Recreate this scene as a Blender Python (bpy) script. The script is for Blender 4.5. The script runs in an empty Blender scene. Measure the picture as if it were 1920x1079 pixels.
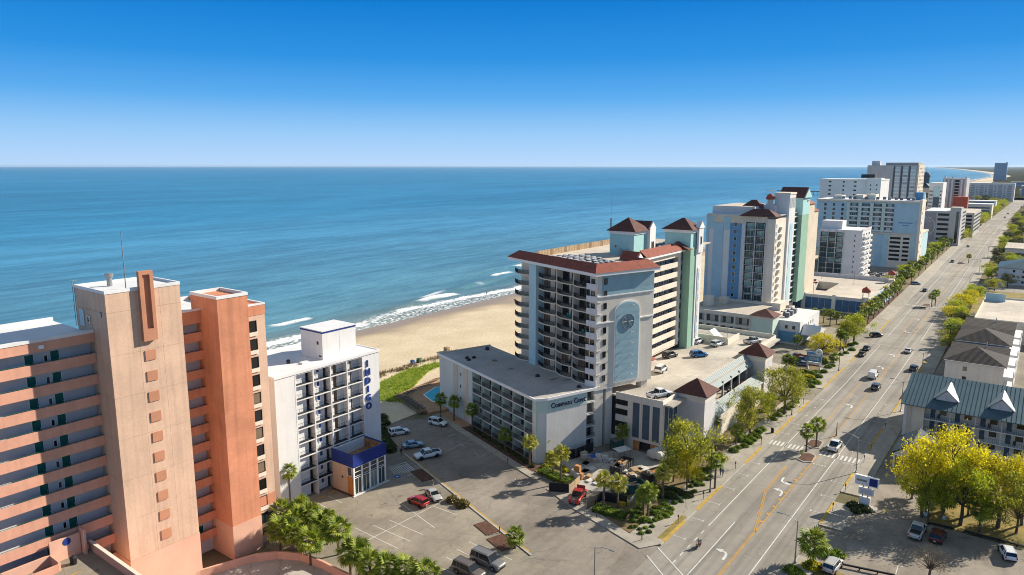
import bpy, bmesh, math, random
from mathutils import Vector, Matrix
random.seed(7)
rad = math.radians
scn = bpy.context.scene
COL = scn.collection
# ------------------------------------------------------------ camera, sky, sun, exposure
F_PX, CX, CY, HOR = 1330.0, 960.0, 539.5, 311.5       # focal length and horizon measured in the 1920 px wide photograph
CAM_H = 60.0
PITCH = math.atan((CY - HOR) / F_PX)
cam_d = bpy.data.cameras.new('camera'); cam = bpy.data.objects.new('camera', cam_d); COL.objects.link(cam)
cam_d.sensor_width = 36.0; cam_d.lens = F_PX / 1920 * 36.0
cam_d.clip_start = 0.5; cam_d.clip_end = 120000
cam.location = (0, 0, CAM_H); cam.rotation_euler = (rad(90) - PITCH, 0, 0)
scn.camera = cam
SUN_AZ, SUN_EL = 65.0, 29.0                             # compass-like: 0 = +Y, 90 = +X
W = bpy.data.worlds.new('World'); scn.world = W; W.use_nodes = True
wn = W.node_tree.nodes; wl = W.node_tree.links
sky = wn.new('ShaderNodeTexSky'); sky.sky_type = 'NISHITA'; sky.sun_disc = False
sky.sun_elevation = rad(SUN_EL); sky.sun_rotation = rad(SUN_AZ)
sky.altitude = 60; sky.air_density = 1.0; sky.dust_density = 0.0; sky.ozone_density = 3.0
bg = wn['Background']; bg.inputs['Strength'].default_value = 0.15
tint = wn.new('ShaderNodeMix'); tint.data_type = 'RGBA'; tint.blend_type = 'MULTIPLY'; tint.inputs['Factor'].default_value = 1.0
tint.inputs['B'].default_value = (0.80, 0.95, 1.25, 1)         # white balance of the photograph
# clear maritime sky: pale at the sea horizon, deep blue above, the same all the way round
tc = wn.new('ShaderNodeTexCoord'); sep = wn.new('ShaderNodeSeparateXYZ'); ramp = wn.new('ShaderNodeValToRGB')
el = ramp.color_ramp.elements; KS = 4.2
def stop(e, c): e.color = (*[x * KS for x in c], 1)
el[0].position = 0.0; stop(el[0], (0.47, 0.68, 0.94)); el[1].position = 1.0; stop(el[1], (0.24, 0.295, 0.36))
for pos_, c in ((0.012, (0.43, 0.645, 0.94)), (0.045, (0.30, 0.57, 0.91)), (0.09, (0.10, 0.40, 0.84)), (0.14, (0.022, 0.28, 0.74)), (0.21, (0.0, 0.195, 0.63)), (0.34, (0.05, 0.19, 0.47)), (0.6, (0.205, 0.28, 0.385))):
    stop(el.new(pos_), c)
mixs = wn.new('ShaderNodeMix'); mixs.data_type = 'RGBA'; mixs.inputs['Factor'].default_value = 0.985
wl.new(tc.outputs['Generated'], sep.inputs[0]); wl.new(sep.outputs['Z'], ramp.inputs[0])
wl.new(sky.outputs[0], tint.inputs['A']); wl.new(tint.outputs['Result'], mixs.inputs['A']); wl.new(ramp.outputs[0], mixs.inputs['B']); wl.new(mixs.outputs['Result'], bg.inputs['Color'])
sd = bpy.data.lights.new('sun', 'SUN'); sd.energy = 5.0; sd.angle = rad(0.53); sd.color = (1.0, 0.91, 0.77)
sun = bpy.data.objects.new('sun', sd); COL.objects.link(sun)
sdir = Vector((math.sin(rad(SUN_AZ)) * math.cos(rad(SUN_EL)), math.cos(rad(SUN_AZ)) * math.cos(rad(SUN_EL)), math.sin(rad(SUN_EL))))
sun.rotation_euler = (-sdir).to_track_quat('-Z', 'Y').to_euler(); sun.location = sdir * 300
scn.view_settings.view_transform = 'Standard'; scn.view_settings.look = 'None'
scn.view_settings.gamma = 1.0; scn.view_settings.use_curve_mapping = False
scn.view_settings.exposure = 0.70
scn.cycles.filter_width = 1.0

# ------------------------------------------------------------ frames: pixel -> ground, road frame (s along, t right), hotel frame (c to the sea, d right)
def gp(x, y, z=0.0):
    u = (x - CX) / F_PX; v = (CY - y) / F_PX
    b = math.cos(PITCH) + v * math.sin(PITCH); c = -math.sin(PITCH) + v * math.cos(PITCH)
    k = (z - CAM_H) / c
    return Vector((u * k, b * k, z))
RAZ = rad(37.0)
def RD(s, t, z=0.0): return Vector((s * math.sin(RAZ) + t * math.cos(RAZ), s * math.cos(RAZ) - t * math.sin(RAZ), z))
def to_st(v): return v.x * math.sin(RAZ) + v.y * math.cos(RAZ), v.x * math.cos(RAZ) - v.y * math.sin(RAZ)
CAZ = rad(-33.0)
def CDV(c, d, z=0.0): return Vector((c * math.sin(CAZ) + d * math.cos(CAZ), c * math.cos(CAZ) - d * math.sin(CAZ), z))
ROT_R = rad(53.0)     # local x along the road, local y to the sea
ROT_C = rad(33.0)     # local x along the hotel's road front, local y to the sea

# ------------------------------------------------------------ mesh helper
class MB:
    def __init__(s): s.v = []; s.f = []; s.m = []; s.cur = 0
    def mat(s, i): s.cur = i; return s
    def face(s, idx): s.f.append(idx); s.m.append(s.cur)
    def quad(s, a, b, c, d):
        n = len(s.v); s.v += [tuple(a), tuple(b), tuple(c), tuple(d)]; s.face((n, n+1, n+2, n+3)); return s
    def tri(s, a, b, c):
        n = len(s.v); s.v += [tuple(a), tuple(b), tuple(c)]; s.face((n, n+1, n+2)); return s
    def box(s, x0, x1, y0, y1, z0, z1):
        n = len(s.v)
        s.v += [(x0,y0,z0),(x1,y0,z0),(x1,y1,z0),(x0,y1,z0),(x0,y0,z1),(x1,y0,z1),(x1,y1,z1),(x0,y1,z1)]
        for q in ((3,2,1,0),(4,5,6,7),(0,1,5,4),(1,2,6,5),(2,3,7,6),(3,0,4,7)): s.face(tuple(n+i for i in q))
        return s
    def prism(s, poly, z0, z1):                 # poly counter-clockwise seen from above
        n = len(s.v); k = len(poly)
        s.v += [(p[0], p[1], z0) for p in poly] + [(p[0], p[1], z1) for p in poly]
        s.face(tuple(n + i for i in reversed(range(k)))); s.face(tuple(n + k + i for i in range(k)))
        for i in range(k): j = (i+1) % k; s.face((n+i, n+j, n+k+j, n+k+i))
        return s
    def prism_x(s, poly, x0, x1):               # poly in (y, z)
        n = len(s.v); k = len(poly)
        s.v += [(x0, p[0], p[1]) for p in poly] + [(x1, p[0], p[1]) for p in poly]
        s.face(tuple(n + i for i in reversed(range(k)))); s.face(tuple(n + k + i for i in range(k)))
        for i in range(k): j = (i+1) % k; s.face((n+i, n+j, n+k+j, n+k+i))
        return s
    def prism_y(s, poly, y0, y1):               # poly in (x, z)
        n = len(s.v); k = len(poly)
        s.v += [(p[0], y0, p[1]) for p in poly] + [(p[0], y1, p[1]) for p in poly]
        s.face(tuple(n + i for i in range(k))); s.face(tuple(n + k + i for i in reversed(range(k))))
        for i in range(k): j = (i+1) % k; s.face((n+j, n+i, n+k+i, n+k+j))
        return s
    def tube(s, pts, r, n=6, r1=None):
        pts = [Vector(p) for p in pts]; base = len(s.v); k = len(pts)
        for i, p in enumerate(pts):
            d = (pts[min(i+1, k-1)] - pts[max(i-1, 0)]).normalized()
            a = Vector((0, 0, 1)) if abs(d.z) < 0.9 else Vector((1, 0, 0))
            u = d.cross(a).normalized(); w = d.cross(u)
            rr = r if r1 is None else r + (r1 - r) * i / max(1, k-1)
            for j in range(n):
                an = 2 * math.pi * j / n; s.v.append(tuple(p + (u * math.cos(an) + w * math.sin(an)) * rr))
        for i in range(k-1):
            for j in range(n):
                a, b = base + i*n + j, base + i*n + (j+1) % n
                s.face((a, b, b + n, a + n))
        s.face(tuple(base + j for j in range(n))); s.face(tuple(base + (k-1)*n + j for j in reversed(range(n))))
        return s
    def lathe(s, prof, n=12, c=(0,0)):          # prof: (r, z)
        base = len(s.v)
        for r, z in prof:
            for j in range(n):
                an = 2*math.pi*j/n; s.v.append((c[0] + r*math.cos(an), c[1] + r*math.sin(an), z))
        for i in range(len(prof)-1):
            for j in range(n):
                a, b = base + i*n + j, base + i*n + (j+1) % n; s.face((a, b, b+n, a+n))
        s.face(tuple(base + j for j in reversed(range(n)))); s.face(tuple(base + (len(prof)-1)*n + j for j in range(n)))
        return s
    def hip(s, x0, x1, y0, y1, z0, z1, rx=None, over=0.0, th=0.0):   # hip roof, ridge along the long axis
        x0 -= over; x1 += over; y0 -= over; y1 += over
        w, d = x1-x0, y1-y0; n = len(s.v)
        if w >= d: r0, r1 = ((x0+d/2, (y0+y1)/2), (x1-d/2, (y0+y1)/2))
        else: r0, r1 = (((x0+x1)/2, y0+w/2), ((x0+x1)/2, y1-w/2))
        zb = z0 - th
        s.v += [(x0,y0,z0),(x1,y0,z0),(x1,y1,z0),(x0,y1,z0),(r0[0],r0[1],z1),(r1[0],r1[1],z1),(x0,y0,zb),(x1,y0,zb),(x1,y1,zb),(x0,y1,zb)]
        if w >= d: fs = ((0,1,5,4),(1,2,5),(2,3,4,5),(3,0,4))
        else: fs = ((0,1,4),(1,2,5,4),(2,3,5),(3,0,4,5))
        for q in fs + ((9,8,7,6),): s.face(tuple(n+i for i in q))
        if th > 0:
            for a, b in ((0,1),(1,2),(2,3),(3,0)): s.face((n+a+6, n+b+6, n+b, n+a))
        return s
    def mesh(s, name, mats, smooth=False):
        me = bpy.data.meshes.new(name); me.from_pydata(s.v, [], s.f)
        for m in (mats if isinstance(mats, (list, tuple)) else [mats]): me.materials.append(m)
        if any(s.m): me.polygons.foreach_set('material_index', s.m)
        if smooth: me.polygons.foreach_set('use_smooth', [True] * len(s.f))
        me.update(); return me

KIDS = {}
def put(name, me, parent=None, loc=(0,0,0), rz=0.0, sc=None):
    o = bpy.data.objects.new(name, me); COL.objects.link(o)
    o.location = loc
    if rz: o.rotation_euler = (0, 0, rz)
    if sc: o.scale = sc if hasattr(sc, '__len__') else (sc, sc, sc)
    if parent: o.parent = parent; KIDS.setdefault(parent.name, []).append(o)
    return o
def part(name, mb, mats, parent=None, loc=(0,0,0), rz=0.0, smooth=False):
    return put(name, mb.mesh(name, mats, smooth), parent, loc, rz)
def thing(name, label, cat, loc=(0,0,0), rz=0.0, group=None, sc=None):
    o = put(name, None, None, loc, rz, sc); o.empty_display_size = 0.3
    o['label'] = label; o['category'] = cat
    if group: o['group'] = group
    return o
def tag(o, label, cat, group=None):
    o['label'] = label; o['category'] = cat
    if group: o['group'] = group
    return o
def struct(o): o['kind'] = 'structure'; return o
def stuff(o, label=None, cat=None):
    o['kind'] = 'stuff'
    if label: o['label'] = label; o['category'] = cat
    return o
def dup(root, loc, rz=0.0, label=None, sc=None):
    def cp2(o, par):
        c = o.copy(); COL.objects.link(c); c.parent = par
        for ch in list(KIDS.get(o.name, ())): KIDS.setdefault(c.name, []).append(cp2(ch, c))
        return c
    c = cp2(root, None); c.location = loc; c.rotation_euler = (0, 0, rz)
    if sc: c.scale = sc if hasattr(sc, '__len__') else (sc, sc, sc)
    if label: c['label'] = label
    return c
def text_mesh(txt, size, depth, mat, bold=0.0):
    cu = bpy.data.curves.new('lettering', 'FONT'); cu.body = txt; cu.size = size; cu.extrude = depth / 2; cu.offset = bold
    cu.align_x = 'CENTER'; cu.resolution_u = 3
    ob = bpy.data.objects.new('lettering', cu); COL.objects.link(ob)
    dg = bpy.context.evaluated_depsgraph_get(); me = bpy.data.meshes.new_from_object(ob.evaluated_get(dg))
    bpy.data.objects.remove(ob); me.materials.clear(); me.materials.append(mat)
    for v in me.vertices: v.co = Vector((v.co.x, -v.co.z, v.co.y))      # stands up, faces -y
    me.update(); return me

# ------------------------------------------------------------ materials
M = {}
def mat(name, col, rough=0.8, var=0.12, scale=0.35, fine=0.06, bump=0.0, bscale=6.0, metal=0.0, spec=0.3, streak=0.0, col2=None, coords='world', rnd=0.0):
    m = bpy.data.materials.new(name); m.use_nodes = True; nt = m.node_tree; N = nt.nodes; L = nt.links
    b = N['Principled BSDF']; b.inputs['Roughness'].default_value = rough; b.inputs['Metallic'].default_value = metal
    b.inputs['Specular IOR Level'].default_value = spec
    g = N.new('ShaderNodeNewGeometry'); pos = g.outputs['Position']
    n1 = N.new('ShaderNodeTexNoise'); n1.inputs['Scale'].default_value = scale; n1.inputs['Detail'].default_value = 5; n1.inputs['Roughness'].default_value = 0.62
    L.new(pos, n1.inputs['Vector'])
    n2 = N.new('ShaderNodeTexNoise'); n2.inputs['Scale'].default_value = scale * 14; n2.inputs['Detail'].default_value = 3
    L.new(pos, n2.inputs['Vector'])
    c2 = col2 if col2 else tuple(c * (1 - var * 2.2) for c in col)
    c1 = tuple(min(1, c * (1 + var * 0.7)) for c in col) if not col2 else col
    cr = N.new('ShaderNodeMapRange'); cr.inputs['From Min'].default_value = 0.32; cr.inputs['From Max'].default_value = 0.68
    L.new(n1.outputs['Fac'], cr.inputs['Value'])
    mx = N.new('ShaderNodeMix'); mx.data_type = 'RGBA'; mx.inputs['A'].default_value = (*c1, 1); mx.inputs['B'].default_value = (*c2, 1)
    L.new(cr.outputs[0], mx.inputs['Factor'])
    out = mx.outputs['Result']
    hsv = N.new('ShaderNodeHueSaturation'); L.new(out, hsv.inputs['Color'])
    mr = N.new('ShaderNodeMapRange'); mr.inputs['To Min'].default_value = 1 - fine * 2; mr.inputs['To Max'].default_value = 1 + fine * 2
    L.new(n2.outputs['Fac'], mr.inputs['Value']); val = mr.outputs[0]
    if streak:
        mp = N.new('ShaderNodeMapping'); mp.inputs['Scale'].default_value = (1.6, 1.6, 0.07); L.new(pos, mp.inputs['Vector'])
        n3 = N.new('ShaderNodeTexNoise'); n3.inputs['Scale'].default_value = 1.0; n3.inputs['Detail'].default_value = 4; L.new(mp.outputs[0], n3.inputs['Vector'])
        m3 = N.new('ShaderNodeMapRange'); m3.inputs['From Min'].default_value = 0.45; m3.inputs['From Max'].default_value = 0.75
        m3.inputs['To Min'].default_value = 1.0; m3.inputs['To Max'].default_value = 1 - streak; L.new(n3.outputs['Fac'], m3.inputs['Value'])
        mm = N.new('ShaderNodeMath'); mm.operation = 'MULTIPLY'; L.new(val, mm.inputs[0]); L.new(m3.outputs[0], mm.inputs[1]); val = mm.outputs[0]
    if rnd:
        oi = N.new('ShaderNodeObjectInfo'); m4 = N.new('ShaderNodeMapRange'); m4.inputs['To Min'].default_value = 1 - rnd; m4.inputs['To Max'].default_value = 1 + rnd
        L.new(oi.outputs['Random'], m4.inputs['Value'])
        mm = N.new('ShaderNodeMath'); mm.operation = 'MULTIPLY'; L.new(val, mm.inputs[0]); L.new(m4.outputs[0], mm.inputs[1]); val = mm.outputs[0]
    L.new(val, hsv.inputs['Value']); L.new(hsv.outputs[0], b.inputs['Base Color'])
    if bump:
        nb = N.new('ShaderNodeTexNoise'); nb.inputs['Scale'].default_value = bscale; nb.inputs['Detail'].default_value = 4; L.new(pos, nb.inputs['Vector'])
        bm_ = N.new('ShaderNodeBump'); bm_.inputs['Strength'].default_value = bump; bm_.inputs['Distance'].default_value = 0.1
        L.new(nb.outputs['Fac'], bm_.inputs['Height']); L.new(bm_.outputs[0], b.inputs['Normal'])
    M[name] = m; return m
def paint(name, col, rough=0.25, metal=0.0, coat=0.6):
    m = bpy.data.materials.new(name); m.use_nodes = True; b = m.node_tree.nodes['Principled BSDF']
    b.inputs['Base Color'].default_value = (*col, 1); b.inputs['Roughness'].default_value = rough; b.inputs['Metallic'].default_value = metal
    b.inputs['Coat Weight'].default_value = coat; b.inputs['Coat Roughness'].default_value = 0.08
    M[name] = m; return m
def glass(name, dark, light, frac=0.35, rough=0.12):       # window with a drawn or open curtain behind, differing from pane to pane
    m = bpy.data.materials.new(name); m.use_nodes = True; N = m.node_tree.nodes; L = m.node_tree.links; b = N['Principled BSDF']
    oi = N.new('ShaderNodeObjectInfo'); r = N.new('ShaderNodeValToRGB'); r.color_ramp.interpolation = 'CONSTANT'
    e = r.color_ramp.elements; e[0].color = (*dark, 1); e[1].position = 1 - frac; e[1].color = (*light, 1)
    x = e.new((1 - frac) * 0.5); x.color = (*[c * 1.9 + 0.004 for c in dark], 1)
    L.new(oi.outputs['Random'], r.inputs[0]); L.new(r.outputs[0], b.inputs['Base Color'])
    b.inputs['Roughness'].default_value = rough; b.inputs['Specular IOR Level'].default_value = 0.5
    M[name] = m; return m
def leafmat(name, c1, c2, c3, rnd=0.15, transl=0.35):
    m = bpy.data.materials.new(name); m.use_nodes = True; N = m.node_tree.nodes; L = m.node_tree.links
    N.remove(N['Principled BSDF']); outn = N['Material Output']
    g = N.new('ShaderNodeNewGeometry'); no = N.new('ShaderNodeTexNoise'); no.inputs['Scale'].default_value = 0.9; no.inputs['Detail'].default_value = 6
    L.new(g.outputs['Position'], no.inputs['Vector'])
    r = N.new('ShaderNodeValToRGB'); e = r.color_ramp.elements
    e[0].position = 0.3; e[0].color = (*c1, 1); e[1].position = 0.7; e[1].color = (*c3, 1); x = e.new(0.5); x.color = (*c2, 1)
    L.new(no.outputs['Fac'], r.inputs[0])
    oi = N.new('ShaderNodeObjectInfo'); mr = N.new('ShaderNodeMapRange'); mr.inputs['To Min'].default_value = 1 - rnd; mr.inputs['To Max'].default_value = 1 + rnd
    L.new(oi.outputs['Random'], mr.inputs['Value'])
    ri = N.new('ShaderNodeMapRange'); ri.inputs['To Min'].default_value = 0.5; ri.inputs['To Max'].default_value = 1.4
    L.new(g.outputs['Random Per Island'], ri.inputs['Value'])
    mm = N.new('ShaderNodeMath'); mm.operation = 'MULTIPLY'; L.new(mr.outputs[0], mm.inputs[0]); L.new(ri.outputs[0], mm.inputs[1])
    h = N.new('ShaderNodeHueSaturation'); L.new(r.outputs[0], h.inputs['Color']); L.new(mm.outputs[0], h.inputs['Value'])
    d = N.new('ShaderNodeBsdfPrincipled'); d.inputs['Roughness'].default_value = 0.55; d.inputs['Specular IOR Level'].default_value = 0.35
    t = N.new('ShaderNodeBsdfTranslucent'); mxs = N.new('ShaderNodeMixShader'); mxs.inputs[0].default_value = transl
    L.new(h.outputs[0], d.inputs['Base Color']); L.new(h.outputs[0], t.inputs['Color'])
    L.new(d.outputs[0], mxs.inputs[1]); L.new(t.outputs[0], mxs.inputs[2]); L.new(mxs.outputs[0], outn.inputs['Surface'])
    M[name] = m; return m
# ------------------------------------------------------------ palette
mat('peach', (0.66, 0.45, 0.325), 0.85, 0.07, 0.22, 0.05, bump=0.2, bscale=7, streak=0.16)
mat('salmon', (0.66, 0.275, 0.155), 0.85, 0.10, 0.22, 0.05, bump=0.2, bscale=7, streak=0.2)
mat('salmon_band', (0.68, 0.345, 0.24), 0.85, 0.07, 0.25, 0.04, streak=0.12)
mat('terracotta', (0.50, 0.235, 0.14), 0.85, 0.06, 0.4, 0.04)
mat('pink_base', (0.70, 0.41, 0.30), 0.85, 0.05, 0.3, 0.03)
mat('walk_wall', (0.62, 0.595, 0.585), 0.85, 0.05, 0.4, 0.03)
mat('roof_white', (0.72, 0.72, 0.72), 0.7, 0.05, 0.25, 0.04)
mat('white', (0.70, 0.695, 0.685), 0.75, 0.035, 0.2, 0.03, streak=0.07)
mat('white_trim', (0.82, 0.81, 0.78), 0.6, 0.03, 0.5, 0.03)
mat('cream', (0.76, 0.68, 0.56), 0.85, 0.05, 0.25, 0.03, streak=0.1)
mat('stucco', (0.74, 0.675, 0.575), 0.9, 0.05, 0.2, 0.04, bump=0.25, bscale=4, streak=0.08)
mat('beige', (0.68, 0.58, 0.45), 0.85, 0.06, 0.25, 0.04, streak=0.1)
mat('lowgrey', (0.70, 0.675, 0.625), 0.85, 0.05, 0.2, 0.03, streak=0.1)
mat('mint', (0.56, 0.66, 0.57), 0.85, 0.04, 0.3, 0.03)
mat('aqua', (0.38, 0.64, 0.62), 0.85, 0.05, 0.3, 0.03, streak=0.05)
mat('paleblue', (0.46, 0.64, 0.68), 0.85, 0.05, 0.3, 0.03, streak=0.05)
mat('skyblue', (0.40, 0.575, 0.66), 0.85, 0.05, 0.3, 0.03, streak=0.06)
mat('panelblue', (0.30, 0.45, 0.50), 0.85, 0.06, 0.3, 0.05, bump=0.3, bscale=2.5)
mat('seagreen', (0.27, 0.45, 0.34), 0.85, 0.05, 0.3, 0.03, streak=0.06)
mat('slateblue', (0.075, 0.115, 0.15), 0.7, 0.08, 0.5, 0.04)
mat('cobalt', (0.05, 0.13, 0.28), 0.7, 0.10, 0.5, 0.05)
mat('royal', (0.015, 0.035, 0.21), 0.6, 0.06, 0.4, 0.03)
mat('midblue', (0.13, 0.30, 0.48), 0.8, 0.06, 0.4, 0.04)
mat('letterblue', (0.02, 0.045, 0.24), 0.5, 0.04)
mat('letternavy', (0.012, 0.02, 0.06), 0.5, 0.04)
mat('tile_red', (0.29, 0.075, 0.045), 0.8, 0.12, 0.9, 0.12, bump=0.5, bscale=3)
mat('tile_brown', (0.125, 0.046, 0.034), 0.8, 0.12, 0.9, 0.12, bump=0.5, bscale=3)
mat('dome_red', (0.40, 0.08, 0.05), 0.7, 0.08, 0.9)
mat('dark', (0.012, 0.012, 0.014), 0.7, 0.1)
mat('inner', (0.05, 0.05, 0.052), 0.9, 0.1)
mat('rail_black', (0.018, 0.019, 0.022), 0.5, 0.05)
mat('rail_grey', (0.25, 0.26, 0.27), 0.5, 0.05)
mat('door_green', (0.0, 0.11, 0.085), 0.5, 0.05)
mat('door_brown', (0.22, 0.13, 0.07), 0.6, 0.08)
mat('door_blue', (0.03, 0.06, 0.22), 0.5, 0.05)
mat('door_orange', (0.55, 0.2, 0.05), 0.6, 0.08)
mat('plywood', (0.55, 0.26, 0.10), 0.8, 0.12, 1.5)
mat('timber', (0.42, 0.30, 0.18), 0.8, 0.15, 1.5, 0.1)
mat('deckwood', (0.30, 0.20, 0.12), 0.85, 0.2, 1.2, 0.12)
mat('roof_grey', (0.46, 0.425, 0.385), 0.85, 0.10, 0.12, 0.05)
mat('roof_tan', (0.58, 0.51, 0.42), 0.9, 0.10, 0.1, 0.05)
mat('deck_conc', (0.50, 0.455, 0.385), 0.9, 0.13, 0.09, 0.05)
mat('concrete', (0.46, 0.43, 0.385), 0.9, 0.10, 0.2, 0.05)
mat('shingle', (0.05, 0.043, 0.039), 0.9, 0.14, 0.9, 0.15)
mat('shingle_tan', (0.30, 0.255, 0.21), 0.9, 0.12, 0.9, 0.12)
mat('metal_roof', (0.075, 0.135, 0.165), 0.45, 0.08, 0.3, 0.04, metal=0.3)
mat('metal_dark', (0.03, 0.06, 0.095), 0.8, 0.08, 0.3, 0.04)
mat('awning', (0.30, 0.35, 0.34), 0.7, 0.03, 0.3, 0.02)
mat('steel', (0.34, 0.34, 0.34), 0.45, 0.05, metal=0.6)
mat('lamp_bronze', (0.10, 0.085, 0.07), 0.5, 0.05)
mat('ac_body', (0.16, 0.165, 0.175), 0.6, 0.1, rnd=0.5)
mat('ac_top', (0.55, 0.55, 0.55), 0.5, 0.1)
mat('asphalt', (0.31, 0.282, 0.242), 0.92, 0.10, 0.06, 0.06, bump=0.1, bscale=8)
mat('asphalt_lot', (0.27, 0.235, 0.195), 0.92, 0.17, 0.07, 0.08, bump=0.1, bscale=8)
mat('asphalt_old', (0.29, 0.255, 0.20), 0.92, 0.17, 0.10, 0.08, bump=0.1, bscale=8)
mat('asphalt_right', (0.32, 0.275, 0.22), 0.92, 0.2, 0.09, 0.08, bump=0.1, bscale=8)
mat('sidewalk', (0.40, 0.36, 0.295), 0.92, 0.10, 0.25, 0.06)
mat('kerb', (0.42, 0.40, 0.36), 0.9, 0.10, 0.4)
mat('kerb_yellow', (0.52, 0.33, 0.05), 0.8, 0.16, 0.8, 0.1)
mat('mark_white', (0.66, 0.65, 0.62), 0.85, 0.12, 0.8, 0.1)
mat('mark_yellow', (0.60, 0.31, 0.045), 0.85, 0.12, 0.8, 0.1)
mat('mark_pale', (0.52, 0.46, 0.16), 0.85, 0.15, 0.8, 0.1)
mat('mulch', (0.125, 0.062, 0.04), 0.95, 0.2, 1.0, 0.15, bump=0.6, bscale=5)
mat('soil', (0.22, 0.15, 0.085), 0.95, 0.25, 0.5, 0.12, bump=0.5, bscale=4, col2=(0.14, 0.115, 0.045))
mat('dry_grass', (0.34, 0.24, 0.07), 0.95, 0.2, 0.25, 0.14, bump=0.4, bscale=4, col2=(0.15, 0.13, 0.03))
mat('lawn', (0.16, 0.17, 0.035), 0.95, 0.2, 0.5, 0.12, bump=0.4, bscale=5)
mat('land', (0.10, 0.10, 0.045), 1.0, 0.2, 0.012, 0.2, spec=0.0, col2=(0.26, 0.22, 0.15))
mat('sand', (0.655, 0.54, 0.37), 0.95, 0.10, 0.08, 0.09, bump=1.0, bscale=1.1, col2=(0.55, 0.44, 0.29))
mat('brick_pave', (0.46, 0.27, 0.15), 0.9, 0.1, 0.5, 0.06)
mat('pool_water', (0.06, 0.42, 0.42), 0.08, 0.08, 0.4, 0.02, bump=0.08, bscale=1.5, spec=0.5)
mat('bark', (0.13, 0.10, 0.075), 0.95, 0.2, 2.0, 0.1)
mat('palm_bark', (0.17, 0.13, 0.095), 0.95, 0.2, 2.0, 0.12, bump=0.8, bscale=5)
mat('rubber', (0.012, 0.012, 0.012), 0.8, 0.1)
mat('rim', (0.35, 0.35, 0.36), 0.35, 0.05, metal=0.7)
mat('trim_black', (0.02, 0.02, 0.022), 0.5, 0.05)
mat('lamp_red', (0.35, 0.01, 0.01), 0.3, 0.05)
mat('lamp_clear', (0.75, 0.75, 0.72), 0.15, 0.02, spec=0.6)
mat('plate', (0.7, 0.7, 0.68), 0.5, 0.02)
mat('tarp_blue', (0.02, 0.10, 0.42), 0.5, 0.1, 1.0, bump=0.6, bscale=2)
mat('canvas', (0.62, 0.60, 0.56), 0.8, 0.1, 0.8, bump=0.4, bscale=2)
mat('dumpster', (0.03, 0.10, 0.09), 0.6, 0.15, 0.8)
mat('yellow', (0.62, 0.42, 0.02), 0.6, 0.06)
mat('mesh_black', (0.02, 0.02, 0.022), 0.8, 0.12, 0.7)
mat('skin', (0.45, 0.27, 0.19), 0.6, 0.03)
mat('cloth_dark', (0.03, 0.03, 0.035), 0.8, 0.05)
mat('cloth_blue', (0.05, 0.12, 0.32), 0.8, 0.05)
mat('cloth_grey', (0.25, 0.25, 0.26), 0.8, 0.05)
mat('teal_plastic', (0.05, 0.45, 0.42), 0.5, 0.05)
mat('sling', (0.10, 0.09, 0.085), 0.8, 0.1)
mat('bin_blue', (0.02, 0.10, 0.32), 0.5, 0.05); mat('bin_green', (0.02, 0.12, 0.06), 0.5, 0.05)
mat('haze_blue', (0.36, 0.45, 0.52), 0.5, 0.06, 0.05)  # distance haze painted into the wall colour of the far towers
mat('forest', (0.03, 0.042, 0.02), 1.0, 0.3, 0.006, 0.3, spec=0.0, col2=(0.075, 0.07, 0.045))
mat('art_grey', (0.30, 0.29, 0.30), 0.85, 0.04)
mat('concrete_grey', (0.47, 0.455, 0.44), 0.85, 0.05, 0.2, 0.03, streak=0.08)
glass('glass_dark', (0.006, 0.007, 0.009), (0.09, 0.075, 0.06), 0.4)
glass('glass_room', (0.008, 0.008, 0.009), (0.20, 0.15, 0.10), 0.3)
glass('glass_teal', (0.01, 0.05, 0.05), (0.20, 0.36, 0.34), 0.45)
glass('glass_pale', (0.22, 0.30, 0.32), (0.45, 0.52, 0.52), 0.5)
glass('car_glass', (0.008, 0.010, 0.012), (0.010, 0.012, 0.014), 0.1, 0.05)
glass('glass_lobby', (0.02, 0.035, 0.04), (0.16, 0.2, 0.2), 0.3, 0.06)
leafmat('oak_yellow', (0.30, 0.27, 0.012), (0.60, 0.53, 0.018), (0.80, 0.69, 0.03), 0.15, 0.5)
leafmat('oak_lime', (0.16, 0.20, 0.014), (0.36, 0.42, 0.02), (0.58, 0.60, 0.03), 0.15, 0.5)
leafmat('oak_green', (0.16, 0.175, 0.02), (0.33, 0.34, 0.03), (0.54, 0.52, 0.05), 0.15, 0.5)
leafmat('dark_green', (0.03, 0.045, 0.012), (0.065, 0.085, 0.02), (0.13, 0.15, 0.03), 0.2, 0.3)
leafmat('palm_leaf', (0.08, 0.13, 0.014), (0.20, 0.26, 0.025), (0.38, 0.42, 0.04), 0.25, 0.4)
leafmat('palm_gold', (0.18, 0.19, 0.025), (0.38, 0.37, 0.05), (0.58, 0.54, 0.09), 0.15, 0.45)
leafmat('hedge', (0.06, 0.11, 0.01), (0.16, 0.24, 0.018), (0.32, 0.40, 0.03), 0.2, 0.35)
leafmat('dune_grass', (0.22, 0.32, 0.02), (0.38, 0.50, 0.035), (0.52, 0.60, 0.06), 0.1, 0.4)
leafmat('twig', (0.12, 0.085, 0.03), (0.20, 0.14, 0.04), (0.28, 0.2, 0.05), 0.1, 0.2)

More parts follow.
